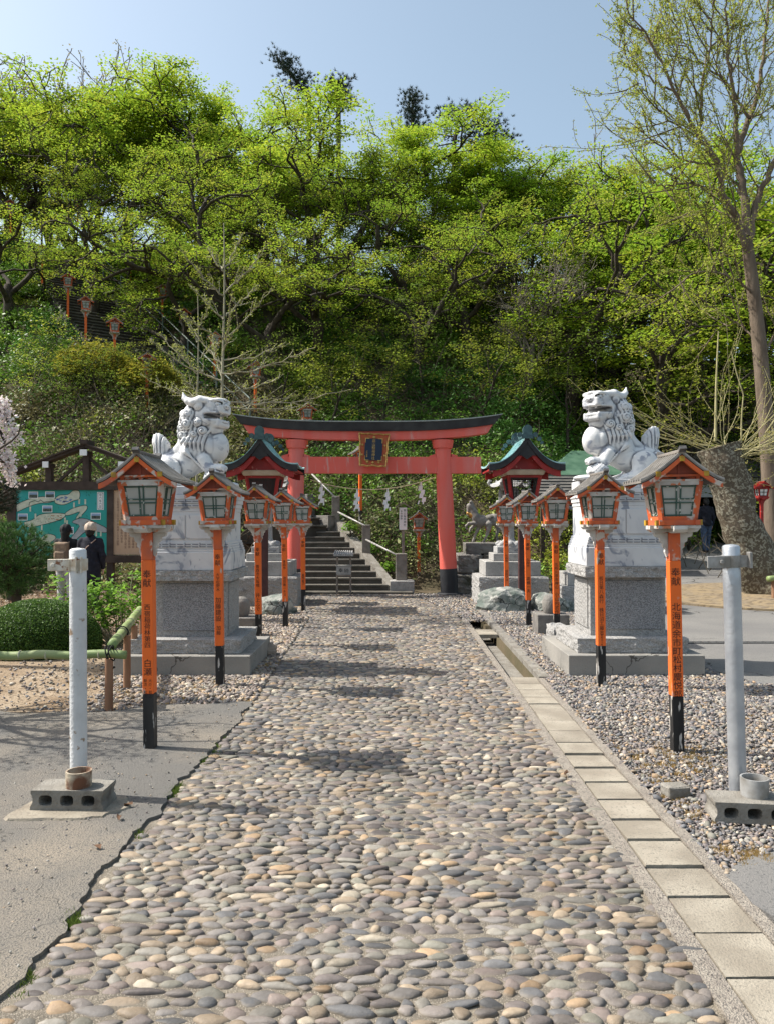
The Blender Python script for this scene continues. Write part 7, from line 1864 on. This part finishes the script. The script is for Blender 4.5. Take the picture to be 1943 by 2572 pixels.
M['bark_grey'] = mat('bark_grey', (.22, .19, .17), (.15, .13, .115), 5, .95)
b1 = make_tree('bare_tree', 501, BARE, 10, 3.6, .16, 2, .2, .2, .08, [(.25, .24, .12), (.3, .28, .18)], wd='bark_grey', minr=.013)
place_tree(b1, 20, 46, 30, .4, 'leafless grey treetop at the top left corner above the ridge', 'leafless trees behind the ridge', True)
place_tree(b1, 130, 46, 40, 2.4, 'leafless grey treetop second from the left corner', 'leafless trees behind the ridge', False)
place_tree(b1, 230, 45, 95, 3.9, 'leafless treetop with a few buds, third from the left corner', 'leafless trees behind the ridge', False)
place_tree(b1, 1510, 44, 290, 1.1, 'leafless treetop on the skyline left of the tall sparse tree', 'leafless trees behind the ridge', False)
place_tree(b1, 1330, 27, 610, 5.1, 'leafless brown tree on the slope right of centre', 'leafless trees behind the ridge', False)

# ------------------------------------------------------------------ tall sparse ginkgo on the right
def poly3(pts, d, dy=0.0, n=6):
    P = np.array([pp(X, Y, d+dy*i/(len(pts)-1)) for i, (X, Y) in enumerate(pts)]); Q = []
    for i in range(len(P)-1):
        p0 = P[max(i-1, 0)]; p1 = P[i]; p2 = P[i+1]; p3 = P[min(i+2, len(P)-1)]
        for t in np.linspace(0, 1, n, endpoint=False): Q.append(.5*((2*p1)+(-p0+p2)*t+(2*p0-5*p1+4*p2-p3)*t*t+(-p0+3*p1-3*p2+p3)*t**3))
    Q.append(P[-1]); return np.array(Q)
r = rnd(601); GD = 19.0; out = []; buds = []
tr = poly3([(1944, 1452), (1930, 1150), (1912, 900), (1896, 740), (1884, 640), (1878, 594)], GD); n = len(tr); out.append((tr, np.interp(np.linspace(0, 1, n), [0, .08, .4, .8, 1], [.32, .20, .175, .14, .115]), 14))
mains = [([(1884, 640), (1850, 540), (1815, 480), (1808, 408), (1762, 338), (1698, 221), (1640, 100), (1575, 5)], .10, -1.5, .012),
         ([(1878, 594), (1872, 480), (1857, 380), (1888, 290), (1913, 204), (1931, 58), (1940, -60)], .115, 1.2, .02),
         ([(1882, 610), (1905, 500), (1950, 400), (2000, 280), (2030, 100)], .10, .5, .02),
         ([(1857, 380), (1850, 250), (1835, 130), (1830, 10), (1828, -60)], .06, -.8, .01),
         ([(1762, 338), (1768, 220), (1790, 90), (1800, -20)], .05, -1.0, .008),
         ([(1815, 480), (1740, 455), (1680, 462), (1630, 450)], .035, -1.5, .006),
         ([(1850, 540), (1780, 520), (1700, 540)], .03, 1.0, .006),
         ([(1698, 221), (1640, 190), (1590, 150), (1560, 110)], .03, .5, .005),
         ([(1762, 338), (1690, 300), (1640, 240), (1600, 190)], .03, -.7, .005),
         ([(1808, 408), (1720, 395), (1660, 350), (1610, 310)], .03, .7, .005),
         ([(1896, 740), (1835, 690), (1760, 680), (1700, 700)], .035, -1.5, .006),
         ([(1905, 860), (1850, 810), (1790, 830)], .03, 1.0, .006),
         ([(1912, 900), (1960, 820), (2000, 800)], .04, .5, .01),
         ([(1888, 290), (1830, 200), (1740, 120), (1700, 40)], .04, .6, .006)]
for pts, r0, dy, r1 in mains:
    Q = poly3(pts, GD, dy, 7)+0; Q[1:] += r.normal(0, .02, (len(Q)-1, 3)); out.append((Q, np.linspace(r0, r1, len(Q)), 7))
    L_ = np.concatenate([[0], np.cumsum(np.linalg.norm(np.diff(Q, axis=0), axis=1))]); s = .5
    while s < L_[-1]:
        i = min(np.searchsorted(L_, s), len(Q)-1); d = Q[i]-Q[i-1]; d /= np.linalg.norm(d); t = s/L_[-1]
        az = r.normal(0, 1, 3); az -= d*(az@d); az /= np.linalg.norm(az); nd = d*.72+az*.7+np.array([0, 0, .12]); nd /= np.linalg.norm(nd)
        o2 = []; tp = []; grow(r, Q[i], nd, (1.7-.9*t)*r.uniform(.6, 1.2), .020, 0, dict(seg=7, k=[3, 3], wander=[.06, .08, .1], up=[.05, .04, .02], t0=[.2, .2], ang=[40, 42], lr=[.6, .6], taper=.5, rr=.6), o2, tp)
        out += o2
        for pts_, rd_, _ in o2:
            for q in np.linspace(0, len(pts_)-1.001, 12): a_ = int(q); buds.append(pts_[a_]+(pts_[a_+1]-pts_[a_])*(q-a_))
        s += r.uniform(.24, .42)
    for q in Q: buds.append(q)
gk = empty('tall_ginkgo', (0, 0, 0)); tag(gk, 'tall tree with upswept limbs and tiny sparse spring leaves along the right edge', 'tree')
V, Fq = wood(out, .006); np_mesh('trunk', V, Fq, M['bark_ginkgo'], gk, smooth=True)
B = np.array(buds); B = np.repeat(B, 2, axis=0)+r.normal(0, .035, (len(B)*2, 3)); v, f = leaves(B, r.uniform(.032, .06, len(B)), 602, up=.3, asp=.8)
np_mesh('crown', v, f, M['leaf_spring'], gk, col=np.array([(.34, .39, .06), (.29, .36, .05), (.40, .42, .08)])[r.choice(3, len(B))])
lo_ = np.array([tr[0][0], GD, 0.0])
for ch in gk.children:
    ch.location = (-lo_[0], -lo_[1], 0)
gk.location = lo_

# ------------------------------------------------------------------ bare young ginkgo behind the left lion
def sapling(X, Ytop, d, r0, br, seed, label):
    r = rnd(seed); root = empty('young_ginkgo', ((X-CX)*d/F, d, 0)); tag(root, label, 'tree', 'bare young ginkgo saplings'); o0 = np.array([(X-CX)*d/F, d, 0])
    top = np.array(pp(X-3, Ytop, d))-o0; st_ = np.array([[0, 0, -.1], [.01, 0, top[2]*.3], [-.01, 0, top[2]*.65], top]); P = np.array([st_[0]+(st_[-1]-st_[0])*t for t in np.linspace(0, 1, 16)]); P[:, 0] += .02*np.sin(np.linspace(0, 9, 16))
    out = [(P, np.linspace(r0, .008, 16), 8)]; buds = list(P[5:])
    for (Ya, Xe, Ye, dy) in br:
        a = np.array(pp(X, Ya, d))-o0; a[0] = np.interp(a[2], P[:, 2], P[:, 0]); e = np.array(pp(Xe, Ye, d))-o0; e[1] += dy; m_ = (a+e)/2+np.array([0, 0, -.10*np.linalg.norm(e-a)])
        Q = np.array([(1-t)**2*a+2*t*(1-t)*m_+t*t*e for t in np.linspace(0, 1, 12)])+r.normal(0, .014, (12, 3)); out.append((Q, np.linspace(r0*.34, .004, 12), 5))
        L_ = np.linalg.norm(e-a)
        for k in range(int(5+L_*8)):
            t = r.uniform(.15, .95); q = Q[int(t*11)]; dd = (e-a)/L_+r.normal(0, .45, 3); dd[2] += .3; dd /= np.linalg.norm(dd); l_ = L_*r.uniform(.12, .32)*(1.1-t)+.06
            W_ = np.array([q, q+dd*l_*.5+r.normal(0, .01, 3), q+dd*l_]); out.append((W_, np.array([.008, .006, .003]), 3)); buds += [W_[1], W_[2], (W_[1]+W_[2])/2]
        buds += list(Q[2:])
    V, Fq = wood(out, .004); np_mesh('trunk', V, Fq, M['bark_pale'], root, smooth=True)
    B = np.array(buds); B = np.repeat(B, 3, axis=0)+r.normal(0, .018, (len(B)*3, 3)); v, f = leaves(B, r.uniform(.018, .042, len(B)), seed+1, up=.3, asp=.8)
    np_mesh('buds', v, f, M['leaf_spring'], root, col=np.array([(.30, .32, .08), (.24, .28, .06)])[r.choice(2, len(B))])
sapling(562, 556, 12.6, .045, [(1010, 885, 985, -.3), (985, 700, 930, .5), (940, 801, 885, -.5), (905, 720, 845, .4), (850, 690, 735, -.3), (790, 640, 690, .4), (730, 680, 615, -.2), (670, 600, 575, .2), (1020, 770, 990, .9),
   (960, 385, 860, -.3), (1000, 420, 960, .5), (915, 455, 790, .4), (850, 455, 790, -.5), (800, 470, 700, .2), (740, 462, 640, -.3), (680, 505, 590, .3), (950, 500, 800, .8), (880, 610, 770, -.9)], 611, 'bare young ginkgo with straight pale trunk and upswept branches behind the left lion')
sapling(497, 740, 13.6, .032, [(980, 420, 900, .2), (940, 440, 850, -.2), (900, 560, 830, .3), (860, 450, 780, .2), (820, 540, 750, -.2), (1000, 340, 930, .3), (930, 380, 820, .4)], 615, 'smaller bare ginkgo sapling left of the straight pale trunk')

# ------------------------------------------------------------------ cut plane tree with shoots
pd = 15.4; root = empty('plane_tree', (0, 0, 0)); tag(root, 'thick leaning plane tree trunk with mottled bark, sawn top and whippy shoots', 'tree')
C0 = poly3([(1948, 1500), (1914, 1448), (1871, 1348), (1840, 1249), (1811, 1149), (1803, 1122)], pd, 0, 6); n = len(C0)
R0 = np.interp(np.linspace(0, 1, n), [0, .07, .2, .5, .85, 1], [.74, .50, .41, .375, .375, .385]); T_, Fs = tube_geo(C0, R0, 40, cap=True)
T_ = np.array([p+np.array([fbm(p[0]*1.6, p[1]*1.6, p[2]*1.6), fbm(p[0]*1.6+9, p[1]*1.6, p[2]*1.6), 0])*.10*(1+2.0*max(0, 1-(p[2])/.5)) for p in T_])
mb = MB(); mb.add(T_, Fs); mb.build('trunk', M['sycamore'], root, auto=1.1)
r = rnd(621); out = []; buds = []
top = np.array(pp(1806, 1125, pd))
dirs = []
for i in range(50):
    if i < 14: d = np.array([-1.1, r.normal(0, .5), r.uniform(-.05, .7)])
    elif i < 43: d = np.array([r.uniform(.5, 1.2), r.normal(0, .5), r.uniform(-.45, .9)])
    else: d = np.array([r.normal(0, .5), r.normal(0, .4), 1.0])
    dirs.append(d/np.linalg.norm(d))
for i, d in enumerate(dirs):
    a = top+np.array([r.uniform(-.35, .40), r.uniform(-.35, .2), r.uniform(-.12, .03)]); 
    if 14 <= i < 43: a = top+np.array([r.uniform(.1, .45), r.uniform(-.4, .1), r.uniform(-.28, .0)])
    L_ = r.uniform(.9, 2.3); o2 = []; tp = []
    grow(r, a, d, L_, r.uniform(.006, .012), 0, dict(seg=8, k=[3], wander=[.07, .08], up=[.035, .03], t0=[.25], ang=[32], lr=[.5], taper=.4, rr=.6), o2, tp); out += o2
    for pts_, _, _ in o2: buds += list(pts_[2:])
for (Xb, Yb, Xt, Yt, rr_) in ((1797, 1108, 1806, 830, .030), (1862, 1112, 1868, 990, .018), (1868, 990, 1838, 880, .013)): out.append((poly3([(Xb, Yb), ((Xb+Xt)/2-2, (Yb+Yt)/2), (Xt, Yt)], pd-.1, 0, 5), np.linspace(rr_, .010, 11), 6))
V, Fq = wood(out, .0032); np_mesh('shoots', V, Fq, M['twig_green'], root, smooth=True)
B = np.array(buds); B = np.repeat(B, 2, axis=0)+r.normal(0, .02, (len(B)*2, 3)); v, f = leaves(B, r.uniform(.02, .045, len(B)), 622, up=.3, asp=.7); np_mesh('buds', v, f, M['leaf_spring'], root, col=np.array([(.38, .34, .08), (.30, .30, .08)])[r.choice(2, len(B))])
lo_ = np.array([C0[0][0], C0[0][1], 0.0]); root.location = lo_
for ch in root.children: ch.location = -lo_

# ------------------------------------------------------------------ cherry in blossom reaching in from the left
r = rnd(631); root = empty('cherry_tree', (-5.0, 6.25, 0)); tag(root, 'branches with white-pink blossom clusters hanging in at the left edge', 'tree'); o0 = np.array([-5.0, 6.25, 0])
out = []; tips = []; grow(r, (0, 0, -.1), (.08, 0, 1), 1.7, .12, 0, dict(k=[4, 4, 4], wander=[.05, .12, .16, .2], up=[.02, .02, 0, -.02], t0=[.6, .3, .3], ang=[50, 42, 46], lr=[.75, .6, .55]), out, tips)
hang = []
for pts in ([(-90, 980), (-10, 1025), (22, 1065), (42, 1112)], [(-80, 1040), (-5, 1080), (14, 1130), (24, 1172)], [(-70, 1000), (0, 1010), (12, 1040)], [(-60, 1120), (5, 1160), (30, 1210)], [(-100, 1000), (-60, 1060), (-20, 1100)]):
    Q = poly3(pts, 7.1, 0, 6)-o0; out.append((np.vstack([np.array([[.2, 0, 1.9]]), Q]), np.linspace(.022, .005, len(Q)+1), 5)); hang += list(Q[5:])
V, Fq = wood(out, .004); np_mesh('trunk', V, Fq, M['bark'], root, smooth=True)
C = np.repeat(np.array(hang), 26, axis=0); C = C+r.normal(0, .034, C.shape); T2 = np.array(tips); T2 = T2[(T2[:, 0] < 1.4)]; C2 = np.repeat(T2, 26, axis=0)+r.normal(0, .08, (len(T2)*26, 3)); C = np.vstack([C, C2])
v, f = leaves(C, r.uniform(.022, .040, len(C)), 632, up=.1, asp=.9); np_mesh('blossom', v, f, M['blossom'], root, col=np.array([(1, 1, 1), (1, .90, .93), (.92, .84, .88)])[r.choice(3, len(C))])

# ------------------------------------------------------------------ a few curled dead leaves on the asphalt
M['deadleaf'] = mat('deadleaf', (.09, .05, .03), (.16, .09, .05), 60, .9)
for i, (X, Y, rz, lab) in enumerate(((326, 2030, .3, 'curled dark dead leaf on the asphalt right of the holed block'), (303, 2062, 1.9, 'small dead leaf beside the front right corner of the left block'), (248, 2136, 2.6, 'lone curled dead leaf on the asphalt below the left block'), (1420, 1950, .9, 'dark pebble-like dead leaf on the kerb right of the path'))):
    x, y = gp(X, Y); V = []; Fs = []
    for a in range(5):
        for b in range(3): u = a/4-.5; v = b/2-.5; V.append((u*.045, v*.026*(1-1.6*u*u), .010+.9*v*v*.045+.012*u*(1 if b else -1)))
    for a in range(4):
        for b in range(2): k = a*3+b; Fs.append((k, k+3, k+4, k+1))
    mbl = MB(); mbl.add(V, Fs); o = mbl.build('dead_leaf', M['deadleaf'], None, smooth=True); o.location = (x, y, .013); o.rotation_euler = (0, 0, rz); tag(o, lab, 'leaf', 'dead leaves on the asphalt')
